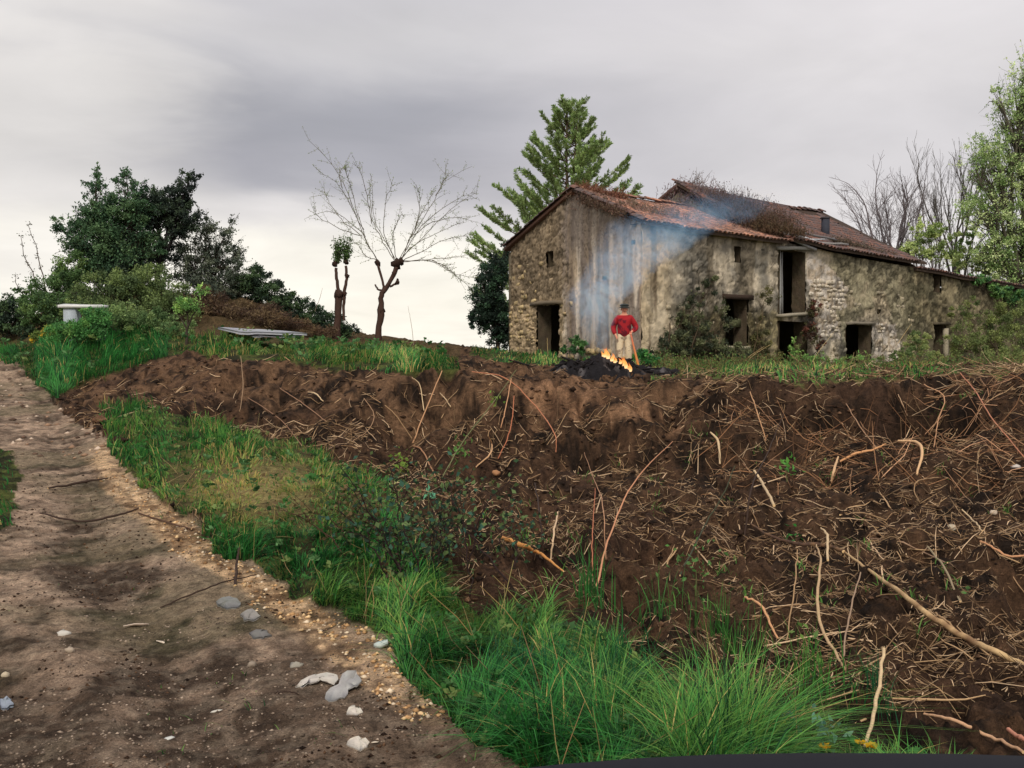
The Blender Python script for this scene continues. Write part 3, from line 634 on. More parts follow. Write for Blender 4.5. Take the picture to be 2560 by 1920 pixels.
# colours of the gable: bare tan rubble at the left, weathered lime render in long stripes at the right
def gcol(U, V):
    t = U / GL; n = fbm(U * 2.2, V * 2.2, 4, 101); f = fbm(U * 9, V * 9, 3, 102); st = fbm(U * 1.7 + .6 * fbm(U, V, 2, 104), V * .16, 4, 103); st2 = fbm(U * 6, V * .5, 3, 105)
    stone = lerp3(AW(104, 92, 68), AW(156, 138, 104), sstep(.3, .65, n * .6 + f * .4)); up = sstep(2.2, 3.4, V) * sstep(.62, .42, t)
    stone = lerp3(stone, AW(92, 82, 64), up * .7)
    ren = lerp3(AW(184, 172, 146), AW(214, 202, 174), sstep(.4, .6, n)); ren = lerp3(ren, AW(108, 98, 84), sstep(.47, .60, st) * .95); ren = lerp3(ren, AW(132, 116, 88), sstep(.52, .66, st2) * .7)
    for u_, w_, k_ in ((.53, .014, .7), (.66, .010, .8), (.785, .012, .75), (.60, .018, .85), (.725, .022, .85), (.83, .03, .5), (.90, .02, .75)):
        ren = lerp3(ren, AW(78, 70, 60), np.exp(-((t - u_ - .02 * (fbm(V * .6, V * 0 + u_ * 9, 3, 5) - .5)) / w_) ** 2) * k_ * sstep(.25, .5, fbm(U * 2, V * .9 + 4, 3, 6)))
    ren = ren * 1.12; c = lerp3(stone, ren, sstep(.44, .52, t + .12 * (n - .5)))
    grime = sstep(3.9, 5.1, V + .9 * (st - .5)) * sstep(.4, .55, t); c = lerp3(c, AW(92, 84, 72), grime * .75)
    c = lerp3(c, AW(78, 84, 58), sstep(1.3, .6, V + .5 * n) * .7)
    e, idv = rub(U, V); rm = sstep(.54, .44, t + .1 * (n - .5))[..., None]; c = np.where(rm > .5, c * (.62 + .75 * idv[..., None]) * (.5 + .5 * sstep(.04, .16, e)[..., None]), c); c = c * (.66 + .68 * f[..., None]) * np.array([1.04, 1.02, 1.14]); holes = (f > .68)[..., None]; return np.where(holes, c * .55, c)
PATCH = [(2014,628),(2052,650),(2078,672),(2098,700),(2118,722),(2112,748),(2120,770),(2092,776),(2096,800),(2102,850),(2060,848),(2040,830),(2020,700)]
PATCH2 = [(2178,815),(2190,806),(2240,812),(2248,860),(2240,915),(2180,915)]
def uv2px(O, D, U, V): X = O[0] + D[0] * U; Y = O[1] + D[1] * U; return project(X, Y, V)
def in_patch(U, V, j=0):
    x, y = uv2px(GB, FD, U, V); jx = (fbm(U * 3, V * 3, 3, 111) - .5) * 26; x = x + jx; y = y + jx * .7
    return inpoly(x, y, PATCH) | inpoly(x, y, PATCH2)
def fcol(U, V):
    n = fbm(U * 1.4, V * 1.4, 4, 121); f = fbm(U * 8, V * 8, 3, 122); st = fbm(U * 1.5, V * .22, 4, 123); m = fbm(U * .5, V * .7, 3, 124)
    x, y = uv2px(GB, FD, U, V)
    grey = lerp3(AW(112, 108, 96), AW(168, 158, 136), sstep(.35, .65, n)); c = lerp3(grey, AW(88, 80, 64), sstep(.5, .62, st) * .7)
    # left end: striped pale render, continuing round the corner
    pale = lerp3(AW(164, 150, 122), AW(202, 188, 158), sstep(.4, .6, n)); pale = lerp3(pale, AW(96, 84, 66), sstep(.5, .62, fbm(U * 2.2, V * .2, 3, 125)) * .9); c = lerp3(c, pale, sstep(1.7, .9, U + .4 * (n - .5)))
    ol = lerp3(AW(84, 78, 56), AW(124, 114, 82), sstep(.4, .6, f)); c = lerp3(c, ol, sstep(2.7, 1.9, V + 1.2 * (n - .5)) * sstep(1.2, 2.0, U) * sstep(2000, 1960, x) * .85)
    bf = lerp3(AW(144, 132, 106), AW(182, 168, 138), sstep(.4, .6, f)); rt = sstep(2040, 2100, x); c = lerp3(c, bf, rt * sstep(1.9, 2.9, V + .8 * (m - .5)) * .85)
    g2 = lerp3(AW(96, 96, 80), AW(128, 124, 96), f); c = lerp3(c, g2, rt * sstep(.48, .6, m + .3 * (n - .5)) * .7)
    rr = lerp3(AW(118, 110, 84), AW(88, 84, 64), sstep(.45, .6, n)); c = lerp3(c, rr, sstep(2230, 2290, x + 40 * (n - .5)) * .85)
    c = lerp3(c, AW(70, 76, 50), sstep(1.5, .6, V + .5 * n) * .75)
    c = lerp3(c, AW(62, 62, 46), sstep(2400, 2560, x) * .55)
    pm = in_patch(U, V); mort = lerp3(AW(150, 138, 118), AW(214, 205, 188), sstep(.38, .58, fbm(U * 5, V * 5, 3, 126))); c = np.where(pm[..., None], mort, c)
    e, idv = rub(U, V); rm = (sstep(.46, .56, fbm(U * .7 + 3, V * .9, 3, 127)) * sstep(1.5, 2.2, U) * .9)[..., None]; c = c * (1 - rm * .5 + rm * .8 * (idv[..., None] - .3)) * (1 - rm * .5 * sstep(.16, .04, e)[..., None]); c = lerp3(c, c * .5, sstep(.53, .64, fbm(U * 2.2 + 20, V * 1.7, 5, 128)) * .6); c = c * np.array([1.02, 1.0, 1.03]); c = c * (.66 + .68 * f[..., None]); return np.where((f > .66)[..., None], c * .55, c)
def grel(U, V):
    t = U / GL; e, idv = rub(U, V); r = (.05 * sstep(.0, .2, e) + .05 * idv) * sstep(.56, .44, t); return r + .05 * (fbm(U * 6, V * 6, 3, 132) - .5)
def frel(U, V):
    e, idv = rub(U, V); rm = sstep(.46, .56, fbm(U * .7 + 3, V * .9, 3, 127)) * sstep(1.5, 2.2, U); return (.035 * sstep(0, .2, e) + .03 * idv) * rm + .09 * (fbm(U * 3.2, V * 4.2, 3, 133) - .5) + .05 * (fbm(U * 9, V * 9, 2, 134) - .5)

def rock_mesh(name, seed, mat):
    r = np.random.default_rng(seed); v = []; f = []; nr, ns = 4, 8
    for j in range(nr + 1):
        ph = -math.pi / 2 + math.pi * j / nr
        for i in range(ns):
            a = 2 * math.pi * i / ns + .39; cx, cy, cz = math.cos(ph) * math.cos(a), math.cos(ph) * math.sin(a), math.sin(ph)
            se = lambda c: math.copysign(abs(c) ** .42, c)
            v.append([se(cx) * .5 * r.uniform(.74, 1.08), se(cy) * .5 * r.uniform(.85, 1.1), se(cz) * .5 * r.uniform(.74, 1.08)])
    for j in range(nr):
        for i in range(ns): f.append([j * ns + i, j * ns + (i + 1) % ns, (j + 1) * ns + (i + 1) % ns, (j + 1) * ns + i])
    mb = MB(); mb.add(v, q=f, c=(0, 0, 0)); return mb.mesh('stone', mat, smooth=False)
ROCK = {k: [rock_mesh(k, 10 + i, M[k]) for i in range(7)] for k in ('stone', 'limestone', 'greystone')}
def lay_stones(parent, O, D, N, u0, u1, z0, z1, ok, kind, limit, rowh=(.11, .25), w=(.14, .52), proud=.0):
    """courses of rubble, each stone a part"""
    c = 0; z = z0; ang = math.atan2(D[1], D[0]); pl = np.array(parent.location)
    while z < z1 and c < limit:
        h = random.uniform(*rowh); u = u0 + random.uniform(-.2, 0)
        while u < u1 and c < limit:
            ww = random.uniform(*w); um, zm = u + ww / 2, z + h / 2 + random.uniform(-.025, .025)
            if ok(um, zm, ww / 2, h / 2):
                o = bpy.data.objects.new('stone', random.choice(ROCK[kind])); put(o, parent)
                p = np.array([O[0] + D[0] * um, O[1] + D[1] * um, zm]) + np.array([N[0], N[1], 0]) * (proud + random.uniform(-.02, .025))
                o.location = (p - pl).tolist(); o.scale = (ww * .97, random.uniform(.14, .22), h * random.uniform(.86, 1.02)); o.rotation_euler = (random.uniform(-.1, .1), random.uniform(-.14, .14), ang + random.uniform(-.05, .05)); c += 1
            u += ww
        z += h
    return c
# half-round tiles
def tile_geo(L=.46, w=.2, seg=6):
    a = np.linspace(0, math.pi, seg + 1); v = []
    for x, k in ((0, 1.0), (L, .84)):
        for t in a: v.append([math.cos(t) * w / 2 * k, x, math.sin(t) * w * .38 * k + (.022 if x == 0 else 0)])
    for x, k in ((0, .84), (L, .68)):
        for t in a: v.append([math.cos(t) * w / 2 * k, x, math.sin(t) * w * .38 * k * .9 + (.022 if x == 0 else 0) - .008])
    n = seg + 1; q = []
    for i in range(seg): q += [[i, i + 1, n + i + 1, n + i], [2 * n + i, 3 * n + i, 3 * n + i + 1, 2 * n + i + 1], [i, 2 * n + i, 2 * n + i + 1, i + 1]]
    return np.array(v), np.array(q)
TV, TQ = tile_geo()
def tile_mesh(mat):
    mb = MB(); mb.add(TV, q=TQ, c=(0, 0, 0)); return mb.mesh('roof_tile', mat, smooth=False)
TM = {k: tile_mesh(M[k]) for k in ('tile', 'tile_old')}
def roof_slope(parent, E0, E1, R0, R1, kind, skip=None, limit=300, sag=.08, pitch=.215, over=.34, deckname='roof_deck'):
    """E0-E1 eave, R0-R1 ridge; tiles run up the slope"""
    E0, E1, R0, R1 = [np.asarray(a, float) for a in (E0, E1, R0, R1)]
    def pt(a, b):
        p = (E0 * (1 - a) + E1 * a) * (1 - b) + (R0 * (1 - a) + R1 * a) * b
        return p + np.array([0, 0, -sag * math.sin(math.pi * a) * (.4 + .6 * b) - .05 * math.sin(math.pi * b) + .05 * (float(vnoise(np.array(a * 7), np.array(b * 4), 91)) - .5)])
    W = np.linalg.norm(E1 - E0); H = np.linalg.norm(R0 - E0); na = max(2, int(W / .5)); nb = max(2, int(H / .5))
    g = np.array([[pt(a, b) for a in np.linspace(0, 1, na + 1)] for b in np.linspace(0, 1, nb + 1)]); ii = np.arange((na + 1) * (nb + 1)).reshape(nb + 1, na + 1)
    q = np.stack([ii[:-1, :-1], ii[:-1, 1:], ii[1:, 1:], ii[1:, :-1]], -1).reshape(-1, 4); mb = MB(); lo = g.copy(); lo[..., 2] -= .09
    mb.add(g.reshape(-1, 3), q=q, c=A(66, 54, 46)); mb.add(lo.reshape(-1, 3), q=q[:, ::-1], c=A(52, 42, 36))
    for e, (gg, ll) in enumerate(((g[0], lo[0]), (g[-1], lo[-1]), (g[:, 0], lo[:, 0]), (g[:, -1], lo[:, -1]))):
        k = len(gg); mb.add(np.vstack([gg, ll]), q=[[i, i + 1, k + i + 1, k + i] for i in range(k - 1)], c=A(70, 58, 48))
    mb.build(deckname, M['plain'], parent)
    cols = int(W / pitch); rows = int(H / over) + 1; pl = np.array(parent.location); L = []
    for j in range(rows):
        for i in range(cols + 1):
            a = min(1, (i + .5 + random.uniform(-.08, .08)) * pitch / W); b = (j * over - .10 + random.uniform(-.03, .03)) / H
            if b > .98 or a > 1 or (skip and skip(a, b)): continue
            p = pt(a, max(b, -.03)) + np.array([0, 0, .015]); up = pt(a, min(1, b + .1)) - pt(a, b if b > 0 else 0); up /= np.linalg.norm(up); ac = (pt(min(1, a + .02), b) - pt(max(0, a - .02), b)); ac /= np.linalg.norm(ac)
            nrm = np.cross(ac, up); nrm = nrm if nrm[2] > 0 else -nrm; x = np.cross(up, nrm); yaw = random.gauss(0, .035); up2 = up * math.cos(yaw) + x * math.sin(yaw); x2 = np.cross(up2, nrm)
            L.append((np.linalg.norm(p - [0, 0, 1.5]), p, x2, up2, nrm))
    L.sort(key=lambda t: t[0]); st = MB()
    for k, (d, p, x2, up2, nrm) in enumerate(L):
        if k < limit:
            o = bpy.data.objects.new('roof_tile', TM[kind]); put(o, parent); m = Matrix(((x2[0], up2[0], nrm[0], 0), (x2[1], up2[1], nrm[1], 0), (x2[2], up2[2], nrm[2], 0), (0, 0, 0, 1)))
            o.matrix_local = Matrix.Translation((p - pl).tolist()) @ m
        else: st.add(p + TV[:, :1] * x2 + TV[:, 1:2] * up2 + TV[:, 2:] * nrm, q=TQ, c=(random.random(), 0, 0))
    if st.v: s = st.build('roof_tiles', M[kind], parent); s['kind'] = 'stuff'
    return pt
def V3(p2, z): return np.array([p2[0], p2[1], z])
def plainwall(name, parent, a, b, z0, za, zb, th=.4, col=A(110, 100, 82)):
    a, b = np.array(a), np.array(b); d = (b - a) / np.linalg.norm(b - a); n = np.array([-d[1], d[0]]) * th / 2; mb = MB()
    v = [V3(a - n, z0), V3(a + n, z0), V3(b + n, z0), V3(b - n, z0), V3(a - n, za), V3(a + n, za), V3(b + n, zb), V3(b - n, zb)]
    mb.add(v, q=[[0, 3, 2, 1], [4, 5, 6, 7], [0, 1, 5, 4], [1, 2, 6, 5], [2, 3, 7, 6], [3, 0, 4, 7]], c=col); return mb.build(name, M['wall'], parent)
def beam(name, parent, a, b, w, h, col, mat='bark', amp=.01):
    pts = wob(a, b, 5, amp); mb = MB(); tubes(mb, pts[None], np.full((1, 5), 1.0), 4, col, cap=True)
    v = mb.v[0].reshape(5, 4, 3); c = pts[:, None]; d = v - c; u = norm(d[:, 0:1]); t = norm(pts[-1] - pts[0]); s = norm(np.cross(t, [0, 0, 1.])); upv = np.cross(s, t)
    k = np.array([[-1, -1], [1, -1], [1, 1], [-1, 1]]); nv = c + k[None, :, :1] * s * w / 2 + k[None, :, 1:] * upv * h / 2
    m2 = MB(); ii = np.arange(20).reshape(5, 4); nx = np.roll(ii, -1, 1); q = np.stack([ii[:-1], nx[:-1], nx[1:], ii[1:]], -1).reshape(-1, 4).tolist() + [[3, 2, 1, 0], [16, 17, 18, 19]]
    m2.add(nv.reshape(-1, 3), q=q, c=col); return m2.build(name, M[mat], parent)
def frontpt(s, z, out=0.0): p = F(s, -out); return V3(p, z)
def gabpt(u, z, out=0.0): p = GA + GD * u + GN * out; return V3(p, z)

def build_house():
    h = thing('stone_farmhouse', 'gabled stone farmhouse with pale streaked render and orange tiled roof behind the bonfire', 'house', V3(GB, .6), 'abandoned stone farm buildings')
    h.pop('group', None) if 'group' in h else None
    zb = -.4
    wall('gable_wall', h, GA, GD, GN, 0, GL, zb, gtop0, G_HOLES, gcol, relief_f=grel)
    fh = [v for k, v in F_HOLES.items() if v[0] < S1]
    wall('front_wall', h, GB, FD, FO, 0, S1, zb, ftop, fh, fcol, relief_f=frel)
    gd = G_HOLES[0]; gw = G_HOLES[1]
    def okg(u, z, a, b):
        t = u / GL
        for q in G_HOLES:
            if q[0] - a < u < q[1] + a and q[2] - b < z < q[3] + b + .12: return False
        if z + b > float(gtop0(np.array([u]))[0]) - .1: return False
        return t < .50 + .06 * math.sin(z * 3) and not (z > 2.9 and random.random() < .75) and not (t > .36 and random.random() < .5) and random.random() < .82
    n = lay_stones(h, GA, GD, GN, .0, GL * .55, .75, 4.4, okg, 'stone', 200)
    lay_stones(h, GA, GD, GN, gd[1], GL, .7, 1.9, lambda u, z, a, b: u > gd[1] + a + .1 and random.random() < .28, 'stone', 20)
    def okf(u, z, a, b):
        for q in fh:
            if q[0] - a - .05 < u < q[1] + a + .05 and q[2] - b - .05 < z < q[3] + b + .15: return False
        return float(fbm(np.array([u * .7 + 3]), np.array([z * .9]), 3, 127)[0]) > .48 and u > 1.2 and random.random() < .42 and z + b < float(ftop(np.array([u]))[0]) - .15
    lay_stones(h, GB, FD, FO, 0, S1, .5, 3.7, okf, 'greystone', 80, (.12, .22), (.16, .40), -.065)
    # lintel of the gable door, timber head of the small window
    beam('lintel', h, gabpt(gd[0] - .45, gd[3] + .06, .02), gabpt(gd[1] + .3, gd[3] + .06, .02), .25, .13, A(116, 104, 86))
    w = F_HOLES['window']; beam('lintel', h, frontpt(w[0] - .15, w[3] + .05, .0), frontpt(w[1] + .22, w[3] + .04, .0), .25, .16, A(58, 46, 38))
    beam('plank', h, frontpt(w[0] - .05, w[2] + .72, -.25), frontpt(w[1] + .05, w[2] + .76, -.25), .04, .24, A(86, 88, 62))
    beam('sill', h, frontpt(w[0] - .1, w[2] - .05, -.12), frontpt(w[1] + .05, w[2] - .07, -.12), .5, .10, A(168, 160, 134))
    # roof
    zl, za, zr = gp(1280, 614)[1], gp(1440, 482)[1], gp(1600, 556)[1]; ua = gp(1440, 482)[0]; AP = GA + GD * ua; z1 = float(ftop(np.array([S1]))[0])
    sh = FD * S1; fo = .32
    e0 = V3(GB - FD * .18 + FO * fo, zr - .02); e1 = V3(F(S1 + .1, -fo), z1 - .02); r0 = V3(AP - FD * .18, za + .14); r1 = V3(AP + sh, za + .02)
    roof_slope(h, e0, e1, r0, r1, 'tile', limit=300, sag=.12)
    l0 = V3(GA - FD * .25 - GD * .35, zl - .08); l1 = V3(GA + sh - GD * .35, zl - .1)
    mb = MB(); v = np.array([l0, l1, r1, r0]); lo = v - [0, 0, .12]; mb.add(np.vstack([v, lo]), q=[[0, 1, 2, 3], [7, 6, 5, 4], [0, 3, 7, 4], [0, 4, 5, 1], [1, 5, 6, 2]], c=A(104, 76, 62)); mb.build('rear_roof_slope', M['plain'], h)
    # verge tiles up the left rake and ridge tiles
    def cap_row(a, b, name, kind, n, tm):
        a = np.array(a); b = np.array(b); pl = np.array(h.location); d = (b - a) / np.linalg.norm(b - a); s = norm(np.cross(d, [0, 0, 1.])); up = np.cross(s, d)
        for i in range(n):
            o = bpy.data.objects.new(name, TM[kind]); put(o, h); p = a + (b - a) * (i / n) + np.array([0, 0, .03 + random.uniform(-.015, .02)])
            o.matrix_local = Matrix.Translation((p - pl).tolist()) @ Matrix(((s[0], d[0], up[0], 0), (s[1], d[1], up[1], 0), (s[2], d[2], up[2], 0), (0, 0, 0, 1)))
    cap_row(l0 + [0, 0, .0], r0, 'verge_tile', 'tile_old', 14, None); cap_row(e0, r0, 'verge_tile', 'tile_old', 13, None); cap_row(r0, r1, 'ridge_tile', 'tile', 18, None)
    # hidden walls that close the rooms
    B1 = F(S1); zB = z1; plainwall('rear_wall', h, GA, GA + sh, zb, zl - .25, zl - .25)
    mid = AP + sh; plainwall('party_wall', h, B1 - FD * .35 - FO * .3, mid - FD * .35, zb, zB - .25, za - .3); plainwall('party_wall', h, mid - FD * .35, GA + sh - FD * .35, zb, za - .3, zl - .3)
    return h, za, AP, sh, z1
H1, ZA, AP, SH, Z1 = build_house()

def build_barn():
    h = thing('stone_barn', 'higher stone barn with dull red tiled roof, tall doorway and limewashed rubble patch', 'barn', V3(F(S1), .6))
    zb = -.4; fh = [v for v in F_HOLES.values() if S1 <= v[0] < S2]
    fh = [(max(a, S1 + .02), b, c, d) for a, b, c, d in ([v for k, v in F_HOLES.items() if k in ('loft', 'lower', 'door', 'small')])]
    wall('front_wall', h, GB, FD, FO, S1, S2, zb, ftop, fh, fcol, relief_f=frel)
    def okp(u, z, a, b):
        for q in fh:
            if q[0] - a < u < q[1] + a and q[2] - b < z < q[3] + b: return False
        return bool(in_patch(np.array([u]), np.array([z]))[0]) and random.random() < .8
    lay_stones(h, GB, FD, FO, S1, S2, .7, 3.6, okp, 'limestone', 200, (.11, .22), (.12, .40), -.045)
    def okb(u, z, a, b):
        for q in fh:
            if q[0] - a - .05 < u < q[1] + a + .05 and q[2] - b - .05 < z < q[3] + b + .15: return False
        return not in_patch(np.array([u]), np.array([z]))[0] and float(fbm(np.array([u * .7 + 3]), np.array([z * .9]), 3, 127)[0]) > .47 and random.random() < .3 and z + b < float(ftop(np.array([u]))[0]) - .15
    lay_stones(h, GB, FD, FO, S1, S2, .5, 3.5, okb, 'greystone', 90, (.12, .22), (.16, .40), -.065)
    lo = F_HOLES['loft']
    # timbers standing in the tall doorway, head beam and threshold
    beam('door_post', h, frontpt(lo[0] + .32, lo[2], -.12), frontpt(lo[0] + .26, lo[3], -.12), .09, .1, A(150, 150, 146), amp=.01)
    beam('door_post', h, frontpt(lo[0] + .62, lo[2], -.2), frontpt(lo[0] + .55, lo[3] - .05, -.2), .05, .07, A(120, 120, 118), amp=.01)
    beam('door_post', h, frontpt(lo[0] + .1, lo[2], -.1), frontpt(lo[0] + .06, lo[3], -.1), .07, .09, A(100, 104, 100), amp=.01)
    beam('lintel', h, frontpt(lo[0] - .12, lo[3] + .02, .03), frontpt(lo[1] + .1, lo[3] + .12, .03), .3, .12, A(140, 138, 130))
    lw = F_HOLES['lower']; beam('threshold', h, frontpt(lo[0] - .05, lo[2] - .06, .06), frontpt(lo[1] + .15, lo[2] + .05, .06), .4, .10, A(150, 142, 124))
    bl = MB()
    d = F_HOLES['door']; beam('lintel', h, frontpt(d[0] - .1, d[3] + .05, .02), frontpt(d[1] + .1, d[3] + .07, .02), .25, .11, A(124, 116, 102))
    for i in range(4): beam('board', h, frontpt(d[0] + .1 + .13 * i, d[2], -.42), frontpt(d[0] + .1 + .13 * i, d[3] - .05, -.42), .02, .12, jcol(A(84, 78, 58), 1)[0])
    # roof, from the pixels of its ridge and verge
    re = P(2062, 530, F(S2, 4.6)[1])[2]; rl = P(1703, 460, F(S1, 4.6)[1])[2]; zs1 = Z1 + .12; zs2 = fp(2296, 658)[1]
    e0 = V3(F(S1 - .05, -.3), zs1); e1 = V3(F(S2 + .15, -.3), zs2); r0 = V3(F(S1 - .2, 4.6), rl); r1 = V3(F(S2 + .1, 4.6), re)
    def gaps(a, b): return (b > .9 - .12 * float(vnoise(np.array(a * 22), np.array(.5), 77)) and a > .7) or (a > .955 - .06 * float(vnoise(np.array(b * 9), np.array(.2), 78)))
    roof_slope(h, e0, e1, r0, r1, 'tile_old', skip=gaps, limit=300, sag=.2)
    b0 = V3(F(S1 - .2, 9.2), zs1 + .1); b1 = V3(F(S2 + .1, 9.2), zs2 + .1); v = np.array([b0, b1, r1, r0]); lo_ = v - [0, 0, .12]; mb = MB()
    mb.add(np.vstack([v, lo_]), q=[[0, 1, 2, 3], [7, 6, 5, 4], [0, 3, 7, 4], [0, 4, 5, 1], [1, 5, 6, 2], [2, 6, 7, 3]], c=A(82, 62, 56)); mb.build('rear_roof_slope', M['plain'], h)
    pl = np.array(h.location); dd = (r1 - r0) / np.linalg.norm(r1 - r0); s = norm(np.cross(dd, [0, 0, 1.])); up = np.cross(s, dd)
    for i in range(26):
        o = bpy.data.objects.new('ridge_tile', TM['tile_old']); put(o, h); p = r0 + (r1 - r0) * i / 26 + np.array([0, 0, .02 - .2 * math.sin(math.pi * i / 26) + random.uniform(-.03, .04)])
        o.matrix_local = Matrix.Translation((p - pl).tolist()) @ Matrix(((s[0], dd[0], up[0], 0), (s[1], dd[1], up[1], 0), (s[2], dd[2], up[2], 0), (0, 0, 0, 1))) @ Matrix.Diagonal((1.3, 1, 1.3, 1))
    C = lambda s_, w_: F(s_, w_)
    plainwall('gable_wall', h, C(S1 + .2, .55), C(S1 + .2, 4.6), zb, zs1 - .2, rl - .3); plainwall('gable_wall', h, C(S1 + .2, 4.6), C(S1 + .2, 9.0), zb, rl - .3, zs1 - .2)
    plainwall('gable_wall', h, C(S2 - .2, .12), C(S2 - .2, 4.6), zb, zs2 - .1, re - .3, col=A(104, 92, 72)); plainwall('gable_wall', h, C(S2 - .2, 4.6), C(S2 - .2, 9.0), zb, re - .3, zs2 - .2); plainwall('rear_wall', h, C(S1, 9), C(S2, 9), zb, zs1 - .3, zs2 - .3)
    # flue stub on the roof
    a, z = .66, 0; f0 = V3(F(S1 + (S2 - S1) * .60, 1.1), 0); fz = P(2064, 590, f0[1])[2]; f0 = P(2064, 592, f0[1]); f1 = P(2063, 546, f0[1])
    mb = MB(); box(mb, (f0 + f1) / 2 - [0, 0, .15], (.26, .26, f1[2] - f0[2] + .3), A(58, 60, 68)); box(mb, f1 + [0, 0, .02], (.32, .32, .06), A(70, 68, 70)); mb.build('chimney', M['plain'], h)
    # fallen rafters and broken eave timbers at the junction of the two roofs
    for (x0, y0, x1, y1, w_, c_) in ((1956,582,2062,612,.10,(186,188,190)),(1962,592,2040,624,.08,(150,150,150)),(1990,578,2090,600,.06,(110,108,108)),(2040,606,2120,612,.07,(140,138,134)),(2120,620,2230,648,.09,(130,118,104)),(2010,600,2085,596,.05,(170,172,174))):
        s0 = fp(x0, y0)[0]; s1 = fp(x1, y1)[0]; q0 = F(s0, -.42); q1 = F(s1, -.45); beam('rafter', h, P(x0, y0, q0[1]), P(x1, y1, q1[1]), w_, w_, A(*c_), amp=.015)
    return h, e0, e1, r0, r1
H2, BE0, BE1, BR0, BR1 = build_barn()

def build_out():
    h = thing('stone_outbuilding', 'low stone outbuilding overgrown with ivy at the right end of the farm', 'outbuilding', V3(F(S2), .7))
    zb = -.4; fh = [F_HOLES[k] for k in ('slot2', 'door2', 'slot3', 'door3')]
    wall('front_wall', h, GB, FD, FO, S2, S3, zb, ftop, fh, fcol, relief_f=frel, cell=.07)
    z0 = float(ftop(np.array([S2]))[0]); z1 = float(ftop(np.array([S3]))[0])
    roof_slope(h, V3(F(S2 - .5, -.22), z0 - .04), V3(F(S3, -.3), z1 + .02), V3(F(S2 - .5, 4.5), z0 + .42), V3(F(S3, 4.5), z1 + .42), 'tile_old', limit=300, sag=.1)
    plainwall('rear_wall', h, F(S2, 4.4), F(S3, 4.4), zb, z0 + .2, z1 + .2); plainwall('end_wall', h, F(S3 - .2, .5), F(S3 - .2, 4.3), zb, z1 - .1, z1 + .2)
    d = F_HOLES['door2']; beam('door_post', h, frontpt(d[1] + .05, d[2] + .1, .03), frontpt(d[1] + .0, d[3] - .15, .03), .2, .16, A(168, 158, 136)); beam('lintel', h, frontpt(d[0] - .1, d[3] + .05, .02), frontpt(d[1] + .3, d[3] + .05, .02), .2, .1, A(90, 82, 66))
build_out()
# ------------------------------------------------------------------ trees and shrubs
def lobe(px, py, Y, wpx, hpx, wt=1.0):
    c = P(px, py, Y); k = Y / FPX; return (c, np.array([wpx * k, wpx * k * .8, hpx * k]), wt)
def inlobe(L, n, bias=.45):
    c, r, _ = L; v = norm(RNG.normal(size=(n, 3))); return c + v * (RNG.random((n, 1)) ** bias) * r
def limb(mb, a, b, r0, r1, col, k=7, amp=.06, sides=5, sag=-.04):
    p = wob(a, b, k, amp, sag); tubes(mb, p[None], np.linspace(r0, r1, k)[None], sides, col); return p
GAIN = 1.85
def leafy(name, label, cat, base, lobes, nleaf, size, cols, group=None, tr=.09, ncl=26, crad=.26, bark=A(62, 54, 46), twigs=.5, shadeless=0, up=.2, multi=1, leafmat='leaf', aspect=.55):
    """a bush or small tree: stems to every lobe, twigs to leaf clusters, leaves round the clusters"""
    base = np.asarray(base, float); t = thing(name, label, cat, base, group); tm = MB(); lm = MB(); W = sum(l[2] * l[1].prod() ** .6 for l in lobes)
    cols = [np.asarray(c) for c in cols]; br = MB(); hub = base + (np.mean([l[0] for l in lobes], 0) - base) * .35 * np.array([.6, .6, 1])
    if multi == 1: trunk = limb(tm, base - [0, 0, .15], hub, tr, tr * .7, bark, 6, .04, 7)
    for l in lobes:
        c, r, wt = l; share = wt * r.prod() ** .6 / W; n = max(20, int(nleaf * share)); nc = max(4, int(ncl * (share * len(lobes)) ** .7))
        st = base + RNG.normal(0, .12, 3) * [1, 1, 0] - [0, 0, .1] if multi > 1 else hub
        pl = limb(tm if multi == 1 and False else br, st, c - [0, 0, r[2] * .3], tr * .55, tr * .22, bark, 8, .07, 5)
        cc = inlobe(l, nc); k = np.maximum(1, (RNG.dirichlet(np.ones(nc) * 2) * n).astype(int))
        src = pl[RNG.integers(4, 8, nc)]
        pts = np.stack([src, src * .5 + cc * .5 + RNG.normal(0, .07, (nc, 3)) + [0, 0, -.04], cc], 1); tubes(br, pts, np.array([tr * .16, tr * .1, .006])[None].repeat(nc, 0), 3, bark)
        ext = cc + norm(cc - c + [0, 0, .15]) * (RNG.uniform(.15, .6, (nc, 1)) * r.mean() * twigs)        # a twig that sticks out
        tubes(br, np.stack([cc, (cc + ext) / 2 + RNG.normal(0, .02, (nc, 3)), ext], 1), np.array([.008, .006, .003])[None].repeat(nc, 0), 3, bark)
        ci = np.repeat(np.arange(nc), k); m = len(ci); gain = GAIN; cr = r.mean() * crad * RNG.uniform(.5, 1.5, nc)[ci]
        ctr = cc[ci] + norm(RNG.normal(size=(m, 3))) * (RNG.random((m, 1)) ** .6) * cr[:, None] * [1, 1, .75]
        on = RNG.random(m) < .22; ctr[on] = (cc[ci] + (ext - cc)[ci] * RNG.random((m, 1)) + RNG.normal(0, .03, (m, 3)))[on]
        cb = RNG.random(nc)[ci]; bcol = np.stack(cols)[(cb * len(cols)).astype(int) % len(cols)]; bcol = bcol * gain * (.75 + .5 * RNG.random((m, 1)))
        leaves(lm, ctr, size * RNG.uniform(.55, 1.35, m), bcol, up=up, aspect=aspect)
    if tm.v: tm.build('trunk', M['bark'], t, smooth=True)
    br.build('branches', M['bark'], t); f = lm.build('crown', M[leafmat], t); return t
def G(px, py, Y):  # world ground point at that pixel column and distance
    p = P(px, py, Y); return np.array([p[0], p[1], gz(p[0], p[1])])

